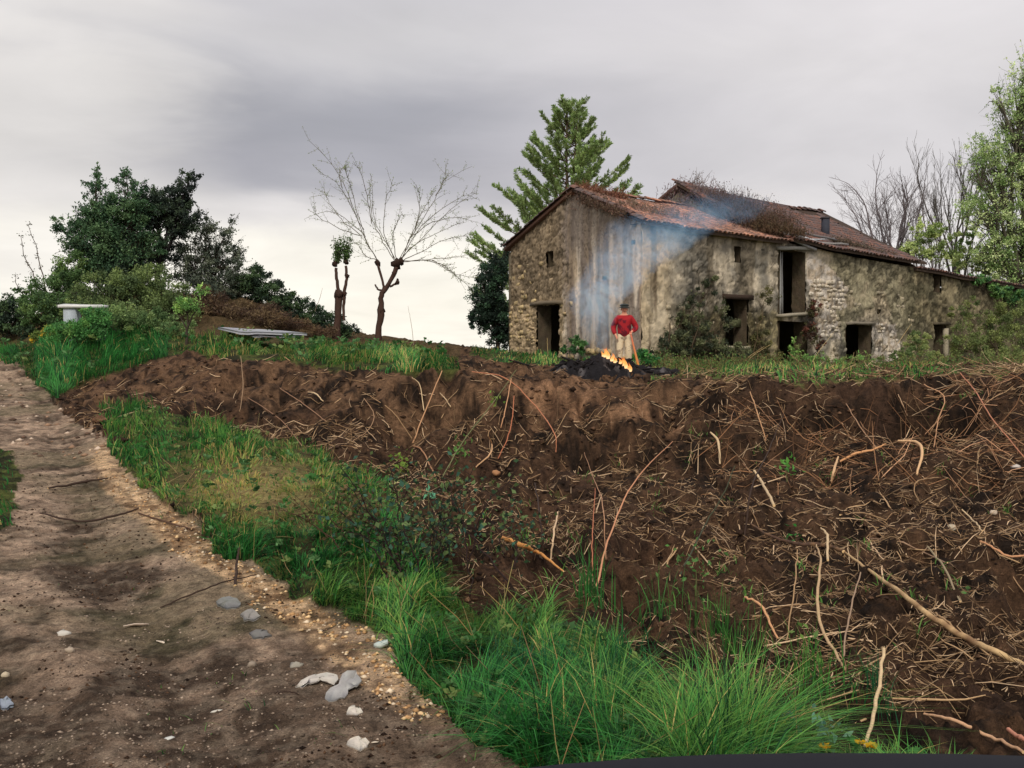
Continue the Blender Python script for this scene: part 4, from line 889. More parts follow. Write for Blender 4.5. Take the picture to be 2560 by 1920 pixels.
dk = [A(48, 64, 46), A(38, 50, 40), A(62, 80, 52)]; mid = [A(66, 88, 52), A(54, 74, 46), A(86, 106, 60)]; ol = [A(78, 92, 56), A(62, 76, 48), A(94, 108, 64)]; ivy = [A(44, 54, 46), A(34, 42, 38), A(58, 70, 54)]; fres = [A(110, 140, 76), A(86, 120, 64), A(134, 158, 92)]; brn = [A(70, 56, 44), A(58, 46, 38), A(88, 74, 54)]
leafy('bushy_tree', 'tallest leafy green tree of the left thicket, with pointed shoots at its top', 'tree', G(290, 780, 33), [lobe(262,530,33,70,66), lobe(240,462,33,24,46,.5), lobe(345,515,33,54,56,.8), lobe(270,610,33,96,80,1.3), lobe(185,600,33,44,66,.5), lobe(318,452,33,34,30,.4), lobe(150,560,33,36,30,.18), lobe(340,620,33,60,70)], 34000, .085, [A(58, 82, 56), A(46, 66, 48), A(76, 98, 66)], tr=.11, ncl=60, crad=.30, twigs=1.0)
leafy('ivy_clad_tree', 'dark ivy-clad tree leaning right out of the thicket, with a ragged top tuft', 'tree', G(395, 790, 33.6), [lobe(395,520,33.6,80,46,1.5), lobe(450,548,33.6,54,40,1.3), lobe(472,452,33.6,32,28,.7), lobe(430,490,33.6,46,30,.8), lobe(300,660,33.4,90,90,1.5), lobe(350,600,33.4,50,70,.9), lobe(400,640,33.8,60,50,.3)], 36000, .085, ivy, tr=.13, ncl=60, crad=.28, bark=A(44, 40, 40), twigs=.9)
leafy('thin_shrub', 'thin grey-green shrub right of the dark ivy-clad tree, sky showing through', 'shrub', G(520, 790, 34.4), [lobe(560,585,34.4,40,44,.5), lobe(520,560,34.4,40,38,.45), lobe(545,650,34.4,56,60,1), lobe(480,650,34.4,66,60,.9), lobe(590,660,34.4,34,50,.5), lobe(440,600,34.4,30,40,.2), lobe(520,710,34.2,90,46,1.2)], 20000, .075, [A(70, 78, 66), A(54, 62, 54), A(88, 94, 78)], tr=.06, ncl=60, crad=.24, multi=3, twigs=1.2)
leafy('hedge_bush', 'rounded dark bush at the right end of the thicket on the mound', 'shrub', G(640, 800, 34.8), [lobe(640,710,34.8,56,40), lobe(690,740,34.8,56,36), lobe(590,725,34.8,60,40), lobe(640,690,34.8,36,22,.5)], 16000, .08, dk, tr=.05, ncl=44, multi=3, crad=.3)
leafy('hedge_bush', 'low dark bramble thicket sloping down to the pollard trees', 'shrub', G(780, 830, 35), [lobe(745,778,35,62,30), lobe(805,806,35,56,26), lobe(860,828,35.5,44,18), lobe(715,765,35,40,30)], 16000, .075, dk, tr=.04, ncl=44, multi=3, crad=.3)
leafy('hedge_bush', 'broad olive bush in the middle of the mound, below the leafy tree', 'shrub', G(330, 830, 30), [lobe(280,735,30.5,100,56), lobe(370,720,30.5,90,54), lobe(430,765,30,70,46), lobe(230,790,29,80,42), lobe(330,790,29,80,36)], 30000, .075, ol, tr=.05, ncl=60, multi=3, crad=.3)
leafy('hedge_bush', 'green bush at the far left foot of the thicket above the track', 'shrub', G(140, 830, 31), [lobe(160,725,32,74,50), lobe(110,775,31,66,46), lobe(190,680,32.5,60,50), lobe(70,745,33,44,34,.6)], 22000, .08, mid, tr=.05, ncl=50, multi=3, crad=.3)
leafy('hedge_bush', 'dark undergrowth at the left edge between track and thicket', 'shrub', G(20, 850, 32), [lobe(20,800,32,70,44), lobe(-30,770,33,70,44), lobe(60,830,31,44,26,.6)], 12000, .09, dk, tr=.05, ncl=40, multi=3, crad=.3)
leafy('dead_bracken', 'brown dead bracken patch on the mound above the grey sheet', 'bracken', G(600, 815, 31.5), [lobe(560,780,31.8,80,38), lobe(650,792,31.8,80,32), lobe(500,755,32,56,40,.7), lobe(720,808,32.4,60,20,.6), lobe(800,826,33,60,14,.4)], 20000, .10, brn, tr=.03, ncl=60, multi=3, bark=A(110, 80, 58), aspect=.25, crad=.34)
leafy('shrub', 'loose green shrub in front of the thicket beside the white slab', 'shrub', G(330, 850, 27), [lobe(300,800,27,70,38), lobe(380,810,27,64,34), lobe(245,815,25,40,34,.8), lobe(440,820,26.5,50,26,.6)], 17000, .06, [A(84, 102, 62), A(68, 88, 54), A(102, 120, 74)], tr=.035, ncl=50, multi=3, crad=.3)
leafy('weeds', 'leafy green weeds hiding the foot of the white slab', 'weeds', G(190, 860, 24.3), [lobe(195,828,24.4,70,26), lobe(150,838,24.2,40,22,.7), lobe(240,806,24.6,36,34,.9), lobe(240,785,25.1,38,18,.8)], 13000, .055, [A(66, 108, 56), A(54, 90, 50), A(92, 124, 66)], tr=.02, ncl=50, multi=3, crad=.3)
leafy('sapling', 'small crooked sapling with pale green leaves before the thicket', 'tree', G(466, 842, 24.5), [lobe(470,762,24.5,34,24), lobe(505,727,24.5,18,16,.5), lobe(440,772,24.5,16,18,.4)], 1500, .06, fres, tr=.045, ncl=22, crad=.3)
leafy('gorse_bush', 'yellow flowering bush left of the white slab', 'shrub', G(110, 850, 27.5), [lobe(125,832,27.5,36,16), lobe(92,845,27.5,24,10,.6)], 3600, .05, [A(176, 150, 52), A(110, 112, 52), A(84, 100, 50)], tr=.02, ncl=26, multi=3)
leafy('dark_evergreen', 'dense dark evergreen bush against the left corner of the farmhouse', 'tree', G(1245, 880, 41), [lobe(1240,690,41.5,40,56,.9), lobe(1222,748,41,48,64,1.2), lobe(1248,805,41,46,60,1.3), lobe(1268,640,42,24,44,.5), lobe(1200,795,41,30,40,.7), lobe(1256,850,41,36,30,.6)], 30000, .09, [A(38, 52, 42), A(28, 38, 32), A(52, 74, 54)], tr=.1, ncl=70, crad=.28)
# shoots that stand clear of the thicket on the left
for (a, b, lab) in (((120,690),(70,560),'bare leaning shoot at the far left of the thicket, tallest of three'), ((100,710),(52,590),'bare leaning shoot at the far left of the thicket, middle one'), ((90,740),(40,690),'short curling brown shoot at the far left of the thicket')):
    s0 = P(a[0], a[1] + 60, 33); s1 = P(b[0], b[1], 33); t = thing('shoot', lab, 'shoot', s0); mb = MB(); p = limb(mb, s0, s1, .025, .008, A(96, 84, 76), 8, .08, 4); mb.build('stem', M['bark'], t); lm = MB(); n = 60
    q = p[RNG.integers(3, 8, n)] + RNG.normal(0, .05, (n, 3)); leaves(lm, q, .07, jcol(A(100, 100, 84), n)); lm.build('leaves', M['leaf'], t)

# --- branching without leaves
def grow(mb, p, d, L, r, lvl, out, spread=.5, up=.15, kids=(3, 5), col=A(80, 74, 74), ratio=.62, tip=.004):
    k = 6; pts = [np.array(p)]; d = norm(np.asarray(d, float)); 
    for i in range(k - 1):
        d = norm(d + RNG.normal(0, .09, 3) + [0, 0, up * .25]); pts.append(pts[-1] + d * L / (k - 1))
    pts = np.array(pts); tubes(mb, pts[None], np.linspace(r, max(tip, r * .45), k)[None], 6 if lvl > 2 else (4 if lvl > 1 else 3), col)
    if lvl <= 0: out.append(pts[-1]); return
    for c in range(random.randint(*kids)):
        t = random.uniform(.3, 1) if c else .98; i = min(k - 2, int(t * (k - 1))); q = pts[i] + (pts[i + 1] - pts[i]) * (t * (k - 1) - i); ax = norm(np.cross(d, RNG.normal(size=3))); a = random.uniform(.4, 1.2) * spread if c else spread * .2
        grow(mb, q, norm(d * math.cos(a) + ax * math.sin(a) + [0, 0, up]), L * ratio * random.uniform(.7, 1.15), r * (.42 if c else .6), lvl - 1, out, spread, up, kids, col, ratio, tip)
def bare_tree(name, label, base, h, r, stems, lvl=4, col=A(92, 86, 88), lean=0, **kw):
    t = thing(name, label, 'tree', base); tm = MB(); bm = MB(); out = []; top = np.asarray(base) + [lean, 0, h * .32]
    p = wob(np.asarray(base) - [0, 0, .2], top, 6, .02); tubes(tm, p[None], np.linspace(r, r * .75, 6)[None], 7, col); tm.build('trunk', M['bark'], t)
    for i in range(stems):
        a = 2 * math.pi * i / stems + random.uniform(-.3, .3); e = random.uniform(.1, .45) if i else .03
        grow(bm, p[random.choice((3, 4, 5))] if i else top, (math.cos(a) * e, math.sin(a) * e, 1), h * .34, r * (.6 if i else .7), lvl, out, col=col, **kw)
    bm.build('branches', M['bark'], t); return t, out
bare_tree('bare_tree', 'round-headed leafless tree behind the lower roof of the barn', G(2215, 900, 58), 11.0, .17, 8, 4, A(112, 104, 106), spread=.68, up=.05, kids=(4, 4), ratio=.62, tip=.006)
bt, tips = bare_tree('bare_tree', 'slim tall bare tree rising behind the outbuilding', G(2386, 900, 56), 12.2, .15, 6, 4, A(88, 84, 80), spread=.36, up=.2, kids=(3, 4), ratio=.6, tip=.007)
bare_tree('bare_tree', 'faint thin bare tree just left of the tall slim one', G(2330, 900, 62), 12.0, .10, 5, 4, A(128, 120, 120), spread=.34, up=.2, kids=(3, 4), ratio=.58, tip=.007)
# --- leafy trees at the right edge
sp = [A(124, 142, 92), A(96, 118, 70), A(158, 170, 122)]
leafy('leafy_tree', 'big spring-green tree filling the right edge above the outbuilding', 'tree', G(2580, 900, 50), [lobe(2545,300,50,60,90,.8), lobe(2575,200,50,50,60,.5), lobe(2490,235,50,26,60,.28), lobe(2500,410,50,70,80,1), lobe(2590,420,50,80,90,1.1), lobe(2470,520,50,70,70,.9), lobe(2560,560,50,80,80,1.1), lobe(2480,620,50,60,50,.8), lobe(2640,300,50,70,120,.8), lobe(2440,400,50,36,70,.35), lobe(2530,680,50,90,60,.9), lobe(2600,250,50,60,100,.8)], 40000, .115, sp, tr=.2, ncl=90, crad=.26, bark=A(84, 80, 68), twigs=1.4)
leafy('young_tree', 'pale green young tree peeping over the low roof', 'tree', G(2310, 900, 53), [lobe(2300,600,53,44,40,.7), lobe(2340,590,53,34,44,.6), lobe(2270,630,53,26,30,.5), lobe(2360,640,53,40,26,.6)], 6500, .12, [A(122, 136, 84), A(100, 116, 70), A(150, 160, 108)], tr=.06, ncl=26, crad=.2, multi=3, twigs=1.3)
leafy('young_tree', 'light sapling thicket between the slim bare tree and the big green tree', 'tree', G(2430, 900, 52), [lobe(2430,640,52,46,40,.8), lobe(2415,580,52,30,40,.45), lobe(2470,650,52,50,40,.8), lobe(2510,660,52,50,40,.8)], 8000, .12, [A(128, 142, 92), A(98, 118, 72), A(150, 160, 110)], tr=.06, ncl=24, crad=.22, multi=3, twigs=1.3)

# --- the conifer with brush-like shoots
def conifer():
    base = G(1415, 880, 50); top = P(1415, 262, 50); top2 = P(1443, 262, 50); H = top[2] - base[2]; t = thing('conifer', 'conifer with brush-like upturned shoots rising behind the farmhouse roof', 'tree', base)
    tm = MB(); bm = MB(); nm = MB(); k = 12; tr = wob(base - [0, 0, .2], top, k, .008); tubes(tm, tr[None], np.linspace(.2, .03, k)[None], 8, A(84, 72, 60))
    i0 = 6; tr2 = wob(tr[i0], top2, 8, .012); tubes(tm, tr2[None], np.linspace(.09, .02, 8)[None], 6, A(84, 72, 60)); tm.build('trunk', M['bark'], t)
    prof_z = np.array([.0, .25, .40, .50, .60, .70, .80, .90, 1.0]); w = 50 / FPX
    prof_w = np.array([150, 285, 295, 262, 190, 146, 100, 56, 16]) * w
    tw = []; 
    def needles(p):
        tw.append(p)
    nb = 165
    for b in range(nb):
        f = min(.98, max(.14, .14 + .84 * (b / nb) ** .85 + random.uniform(-.03, .03))); tt = f * (k - 1); i = min(k - 2, int(tt)); o = tr[i] + (tr[i + 1] - tr[i]) * (tt - i)
        if f > .62 and b % 3 == 0: g = (f - .55) / .45 * 7; j = min(6, int(g)); o = tr2[j] + (tr2[j + 1] - tr2[j]) * (g - j)
        az = b * 2.399 + random.uniform(-.3, .3); Lh = float(np.interp(f, prof_z, prof_w)) * random.uniform(.72, 1.06); el = .25 + .75 * f
        d = np.array([math.cos(az), math.sin(az) * .8, 0]); end = o + d * Lh * .9 + [0, 0, Lh * math.tan(el) * .55 * (1 if f < .85 else 1.2)]
        m = o * .5 + end * .5 + [0, 0, -.10 * Lh]; p = spline([o, m, end], 9); tubes(bm, p[None], np.linspace(.035, .012, 9)[None], 3, A(84, 70, 54))
        n = max(2, int(Lh / .46)); needles(p[5:])
        for j in range(n):
            u = .30 + .7 * (j + random.random()) / n; q = p[min(8, int(u * 8))]; side = 1 if j % 2 else -1
            dd = norm(norm(end - o) * .75 + np.array([-d[1], d[0], 0]) * side * random.uniform(.3, .8) + [0, 0, random.uniform(.1, .5)]); L2 = random.uniform(.35, .75) * (.6 + .4 * min(1, Lh / 2)); e = q + dd * L2
            pp = np.array([q, (q + e) / 2 + [0, 0, -.03], e + [0, 0, .06]]); tubes(bm, pp[None], np.array([[.014, .011, .007]]), 3, A(84, 74, 56)); needles(pp)
    C = []; AX = []; CL = []
    for p in tw:
        L = np.linalg.norm(p[-1] - p[0]); n = int(28 + L * 58); u = RNG.random(n) ** .75; x = u * (len(p) - 1); i = np.minimum(x.astype(int), len(p) - 2); q = p[i] + (p[i + 1] - p[i]) * (x - i)[:, None]
        ax = norm(p[-1] - p[0]); rad = norm(np.cross(np.broadcast_to(ax, (n, 3)), RNG.normal(size=(n, 3)))); C.append(q); AX.append(rad + ax * .8 + [0, 0, .1]); c0 = A(164, 184, 118) * random.uniform(.55, 1.15)
        c = c0 * (.7 + .5 * RNG.random((n, 1))); CL.append(np.where((u > .75)[:, None], c * [.75, .82, .8], c))
    C = np.concatenate(C); leaves(nm, C, .19, np.concatenate(CL), aspect=.26, axis=np.concatenate(AX)); bm.build('branches', M['bark'], t); nm.build('crown', M['leaf'], t)
conifer()

# --- pollarded trees on the skyline
def knob(mb, c, r, col):
    v = norm(np.array(ROCKV)) * r * (1 + .25 * RNG.normal(size=(len(ROCKV), 1))); mb.add(v + c, q=ROCKQ, c=col)
ROCKV = []; ROCKQ = []
for j in range(6):
    ph = -math.pi / 2 + math.pi * (j + .0) / 5
    for i in range(8): ROCKV.append([math.cos(ph) * math.cos(i * math.pi / 4) + 1e-4, math.cos(ph) * math.sin(i * math.pi / 4), math.sin(ph)])
for j in range(5):
    for i in range(8): ROCKQ.append([j * 8 + i, j * 8 + (i + 1) % 8, (j + 1) * 8 + (i + 1) % 8, (j + 1) * 8 + i])
ROCKV = np.array(ROCKV)
def px3(pts, Y, dz=0): return np.array([P(a, b, Y + (c[0] if c else 0)) for a, b, *c in pts])
PB = A(70, 52, 44)
def pollard_big():
    Y = 34; base = G(945, 850, Y); t = thing('pollard_tree', 'pollarded tree with a wide fan of thin budding whips on the skyline', 'tree', base); tm = MB(); bm = MB(); lm = MB()
    def tb(mb, pts, r, s=7, k=12, col=PB): p = spline(px3(pts, Y), k); p = p + RNG.normal(0, .012, p.shape); tubes(mb, p[None], np.interp(np.linspace(0, 1, k), np.linspace(0, 1, len(r)), r)[None], s, col); return p
    tb(tm, [(944,862),(948,820),(953,780),(952,755),(956,730)], [.14, .10, .13, .09, .09]); knob(tm, P(953, 776, Y), .14, PB * .8); tm.build('trunk', M['bark'], t, smooth=True)
    tb(bm, [(956,732),(975,705),(985,685),(992,665)], [.09, .07, .08, .09]); tb(bm, [(957,728),(958,705),(948,675),(944,655)], [.05, .04, .045, .05]); tb(bm, [(956,728),(944,722),(938,712)], [.04, .03, .03]); tb(bm, [(975,716),(992,708),(994,698)], [.04, .035, .05])
    for c, r in (((992,660), .16), ((984,686), .09), ((945,658), .09), ((993,706), .08), ((1003,654), .11)): knob(bm, P(*c, Y), r, PB * .55)
    whips = [((945,655),(900,570),(850,440),(775,353)), ((945,655),(915,600),(880,480),(862,420)), ((915,590),(880,560),(830,530),(790,535)), ((908,575),(880,520),(845,460),(800,430)), ((992,655),(960,600),(935,540),(928,440)), ((985,650),(950,590),(930,540),(925,460)),
      ((995,655),(1030,590),(1080,510),(1110,455),(1180,415)), ((1090,490),(1110,450),(1115,430)), ((1035,580),(1060,520),(1090,475)), ((1005,655),(1060,650),(1120,645),(1175,637)), ((1000,650),(1040,610),(1100,580),(1160,552)), ((1000,650),(1050,600),(1120,530),(1190,480)), ((1000,652),(1040,560),(1050,500),(1045,470)),
      ((990,650),(985,590),(1000,540),(1010,540)), ((1080,648),(1130,680),(1180,695)), ((1000,655),(1060,625),(1110,600),(1170,590)), ((985,645),(960,580),(965,500),(980,465)), ((905,590),(860,575),(800,545),(785,530)), ((900,585),(850,545),(820,500),(812,480)), ((930,560),(920,500),(905,440),(885,405)), ((1010,630),(1060,560),(1140,500),(1190,478)), ((1020,600),(1075,560),(1130,545),(1165,548)), ((855,470),(850,430),(865,415)), ((940,650),(915,640),(895,615),(880,600)), ((1005,650),(1090,655),(1140,690),(1180,720))]
    B = []
    for w_ in whips:
        dy = random.uniform(-1.2, 1.2); q = px3([(a, b, dy * i / 3) for i, (a, b) in enumerate(w_)], Y); p = spline(q, 14) + RNG.normal(0, .015, (14, 3)); tubes(bm, p[None], np.linspace(.014, .005, 14)[None], 4, A(104, 96, 84))
        for i in range(2, 14):
            for _ in range(random.choice((0, 1, 1, 2))):
                d = norm(norm(p[min(13, i)] - p[i - 1]) + RNG.normal(0, .55, 3) + [0, 0, .1]); L = random.uniform(.18, .62); e = p[i] + d * L; m = (p[i] + e) / 2 + RNG.normal(0, .02, 3); tubes(bm, np.array([[p[i], m, e]]), np.array([[.006, .005, .003]]), 3, A(116, 110, 94)); B += [p[i] * (1 - u) + e * u for u in (.35, .7, 1.0)]
        B += list(p[3:])
    B = np.array(B); B = np.repeat(B, 3, axis=0) + RNG.normal(0, .025, (len(B) * 3, 3)); bm.build('branches', M['bark'], t); leaves(lm, B, .05, jcol(A(140, 152, 112), len(B)), up=.4); lm.build('buds', M['leaf'], t)
    s0 = P(945, 774, Y); s1 = P(922, 748, Y)
def pollard_small():
    Y = 33.4; base = G(842, 845, Y); t = thing('pollard_tree', 'short twin-stemmed pollard with two green tufts, left of the fan-shaped one', 'tree', base); tm = MB(); bm = MB(); lm = MB()
    def tb(mb, pts, r, k=10): p = spline(px3(pts, Y), k) + RNG.normal(0, .01, (k, 3)); tubes(mb, p[None], np.interp(np.linspace(0, 1, k), np.linspace(0, 1, len(r)), r)[None], 7, PB)
    tb(tm, [(841,856),(844,800),(847,745)], [.16, .11, .13]); tb(tm, [(859,802),(860,760),(862,735)], [.045, .05, .06]); knob(tm, P(848, 738, Y), .16, PB * .7); knob(tm, P(861, 735, Y), .10, PB * .7); tm.build('trunk', M['bark'], t, smooth=True)
    tb(bm, [(847,735),(842,700),(839,668)], [.06, .055, .05]); tb(bm, [(860,735),(866,700),(865,665)], [.06, .05, .045])
    for c, r in (((838,660), .10), ((865,655), .09), ((868,690), .07)): knob(bm, P(*c, Y), r, PB * .6)
    for cx, cy, n in ((843,632,14), (864,628,16)):
        for i in range(n):
            a = P(cx + random.uniform(-6, 6), cy + 28, Y); b = P(cx + random.uniform(-14, 14), cy - random.uniform(5, 34), Y + random.uniform(-.2, .2)); p = wob(a, b, 5, .05); tubes(bm, p[None], np.linspace(.012, .004, 5)[None], 3, A(80, 84, 60)); q = p[RNG.integers(1, 5, 34)] + RNG.normal(0, .05, (34, 3)); leaves(lm, q, .09, jcol(A(84, 108, 62), 34))
    p = wob(P(840, 640, Y), P(833, 588, Y), 5, .05); tubes(bm, p[None], np.linspace(.02, .006, 5)[None], 3, PB); bm.build('branches', M['bark'], t); lm.build('leaves', M['leaf'], t)
pollard_big(); pollard_small()

# --- growth on and in front of the walls
leafy('ivy', 'green ivy mat hanging over the eave at the right end of the outbuilding', 'ivy', V3(F(S3 - 5, -.4), 2.6), [lobe(2440,702,45.5,40,12), lobe(2490,722,46.5,44,18), lobe(2540,742,47.5,50,22), lobe(2380,690,44.4,26,8,.4)], 7000, .12, [A(70, 104, 60), A(52, 82, 50), A(92, 122, 70)], tr=.03, ncl=30, multi=3)
leafy('wall_shrub', 'large olive shrub hiding the right end of the outbuilding wall', 'shrub', G(2490, 925, 40), [lobe(2480,840,42,60,60,1), lobe(2540,800,42.6,56,66,1), lobe(2440,880,40.5,40,36,.6), lobe(2580,870,41,60,50,.8), lobe(2420,780,43,44,44,.45), lobe(2400,850,41,50,50,.7), lobe(2520,900,39,80,30,.8)], 26000, .075, [A(88, 98, 58), A(72, 84, 50), A(104, 112, 66)], tr=.06, ncl=34, crad=.24, multi=3, bark=A(80, 70, 54))
leafy('wall_shrub', 'loose shrub between the barn door and the white post doorway', 'shrub', G(2300, 920, 38), [lobe(2300,860,39,34,44), lobe(2260,890,38,30,28), lobe(2340,900,38,36,20,.7), lobe(2230,905,38,40,18,.6)], 8000, .07, [A(96, 108, 66), A(78, 92, 56), A(118, 126, 78)], tr=.04, ncl=26, crad=.2, multi=3, bark=A(110, 96, 72))
leafy('climbing_ivy', 'dark ivy and bramble climbing the farmhouse front behind the man', 'ivy', G(1690, 915, 31.2), [lobe(1690,870,31.4,44,50,1), lobe(1740,840,32,50,60,1), lobe(1700,790,32.2,30,50,.5), lobe(1780,880,32.4,46,40,.9), lobe(1730,740,32.6,34,44,.28), lobe(1655,890,31,26,38,.7), lobe(1760,710,33,40,40,.35), lobe(1800,810,33.4,40,60,.5), lobe(1840,890,33,50,34,.8), lobe(1700,700,32.6,30,60,.25)], 26000, .07, [A(60, 66, 48), A(46, 52, 40), A(84, 88, 62)], tr=.05, ncl=34, crad=.2, multi=3, bark=A(74, 62, 48))
leafy('climbing_ivy', 'sparse creeper on the barn wall between window and tall doorway', 'ivy', G(1900, 920, 34), [lobe(1900,860,34.6,30,50,.7), lobe(1885,800,34.9,18,40,.25), lobe(1930,900,34.4,30,26,.6), lobe(1910,740,34.9,40,30,.2)], 6000, .065, [A(84, 82, 52), A(66, 66, 44), A(104, 100, 62)], tr=.03, ncl=24, crad=.2, multi=3, bark=A(90, 76, 56))
leafy('creeper', 'reddish brown creeper on the broken corner below the tall doorway', 'creeper', V3(F(fp(2030, 780)[0], -.15), .9), [lobe(2035,775,36.4,18,26), lobe(2020,830,36.2,22,30), lobe(2050,860,36.2,14,26,.5)], 2400, .08, [A(88, 56, 46), A(62, 46, 40), A(76, 74, 50)], tr=.03, ncl=22, multi=3)
leafy('weeds', 'green weeds and tall stems in front of the lower barn doorway', 'weeds', G(2010, 925, 33.5), [lobe(1990,880,34,30,34,.5), lobe(2040,900,34,34,22,.7), lobe(2095,910,34.5,40,18,.8), lobe(2160,900,35,34,24,.5)], 2800, .08, fres[:2] + [A(96, 104, 62)], tr=.02, ncl=26, crad=.18, multi=3, bark=A(130, 116, 84))
leafy('weeds', 'dark green weeds at the foot of the gable, right of its door', 'weeds', G(1440, 895, 34), [lobe(1445,862,34,24,22), lobe(1420,875,34.4,22,12,.6)], 1600, .09, [A(60, 92, 54), A(46, 74, 46), A(76, 108, 62)], tr=.02, ncl=16, multi=3)
leafy('weeds', 'green weeds behind the pole in the man\'s hand', 'weeds', G(1620, 920, 29.5), [lobe(1610,895,29.8,26,22), lobe(1640,905,29.8,26,14,.7)], 1800, .08, [A(54, 104, 54), A(44, 82, 46), A(76, 120, 62)], tr=.02, ncl=18, multi=3)
# dead weeds rooted on the roofs
def roofweeds(label, pts, n, h, col, Y, spread):
    mb = MB(); lm = MB(); b0 = P(pts[0][0], pts[0][1], Y); t = thing('dead_weeds', label, 'weeds', b0); tt = RNG.random(n); q = spline([P(a, b, c) for a, b, c in pts], 60)[(tt * 59).astype(int)] + RNG.normal(0, 1, (n, 3)) * spread
    hh = h * RNG.uniform(.3, 1.1, n)[:, None]; d = norm(RNG.normal(0, .5, (n, 3)) + [0, 0, 1]); p = np.stack([q, q + d * hh * .5 + RNG.normal(0, .03, (n, 3)), q + d * hh + RNG.normal(0, .07, (n, 3))], 1); tubes(mb, p, np.array([[.010, .008, .004]]).repeat(n, 0), 3, jcol(col, n, .35)); mb.build('stems', M['twig'], t)
    m = n * 6; k = RNG.integers(0, n, m); u = RNG.random((m, 1)); c = p[k, 0] * (1 - u) + p[k, 2] * u + RNG.normal(0, .06, (m, 3)); leaves(lm, c, .08, jcol(col, m, .4), aspect=.4); lm.build('dead_leaves', M['leaf'], t)
roofweeds('brown dead weeds matted along the farmhouse ridge above the gable', [(1438,484,35.3),(1470,484,35.4),(1510,494,35.6),(1560,500,36)], 520, .34, A(120, 84, 66), 35.3, [.12, .25, .05])
roofweeds('grey dead weeds thinly covering the left of the farmhouse roof slope', [(1480,508,34.4),(1560,525,34),(1640,540,33.6),(1720,552,34)], 420, .2, A(118, 100, 84), 34, [.4, .5, .1])
roofweeds('thin dead weeds along the farmhouse roof edge over the gable corner', [(1450,500,34.6),(1500,516,33),(1560,540,31.4)], 260, .22, A(104, 84, 70), 34, [.12, .12, .04])
roofweeds('thick brown brush where the farmhouse roof meets the barn roof', [(1790,520,38.6),(1830,535,37.8),(1880,555,37),(1940,580,36)], 1500, .72, A(92, 74, 62), 38, [.40, .35, .12])
roofweeds('greyish dead brush on the left part of the barn roof', [(1720,478,39.6),(1760,505,39),(1800,520,38.8)], 900, .42, A(122, 106, 104), 39, [.5, .3, .16])
roofweeds('dark brush at the broken eave left of the tall doorway', [(1900,565,36),(1950,585,35.6),(2000,590,36)], 420, .36, A(96, 78, 60), 36, [.25, .2, .06])
roofweeds('few dry stalks standing on the barn ridge at its left end', [(1730,462,39.8),(1745,462,39.9)], 16, .75, A(120, 108, 98), 39.8, [.12, .05, .02])
roofweeds('moss and twigs along the broken lower edge of the barn roof', [(2080,605,38.4),(2150,625,39.6),(2230,648,41)], 500, .2, A(100, 88, 74), 38.4, [.15, .15, .05])

def undergrowth():
    """tangle of weeds, dry stems and low leaves along the foot of the walls"""
    r = np.random.default_rng(61); mb = MB(); lm = MB(); n = 2600; px = r.uniform(1650, 2620, n); Y = r.uniform(24, 33, n) + np.clip((px - 2000) / 90, 0, 6) ; X = (px - 1280) / FPX * Y; Z = ground_z(X, Y); ok = fbm(X * .8, Y * .8, 3, 611) > .42; X, Y, Z = X[ok], Y[ok], Z[ok]; n = len(X)
    h = r.uniform(.10, .55, n) * (.5 + .8 * fbm(X * .6, Y * .6, 2, 612)); d = norm(r.normal(0, .38, (n, 3)) + [0, 0, 1]); p0 = np.stack([X, Y, Z], 1); p2 = p0 + d * h[:, None]; p1 = (p0 + p2) / 2 + r.normal(0, .04, (n, 3)); tubes(mb, np.stack([p0, p1, p2], 1), np.array([[.008, .007, .004]]).repeat(n, 0), 3, np.stack([A(150, 128, 90), A(104, 96, 62), A(84, 70, 50)])[r.integers(0, 3, n)])
    m = 22000; k = r.integers(0, n, m); u = r.random((m, 1)) ** .8; c = p0[k] * (1 - u) + p2[k] * u + r.normal(0, .07, (m, 3)); c[:, 2] = np.maximum(c[:, 2], p0[k, 2] + .01); leaves(lm, c, .065, np.stack([A(96, 126, 66), A(74, 104, 56), A(124, 140, 78), A(120, 104, 70)])[r.integers(0, 4, m)] * r.uniform(.7, 1.15, (m, 1)))
    lm.v += mb.v; lm.q += [q + lm.n for q in mb.q]; lm.c += mb.c; lm.n += mb.n
    tag(lm.build('undergrowth', M['leaf']), 'olive weeds and dry stems along the foot of the farm walls', 'weeds', kind='stuff')
undergrowth()
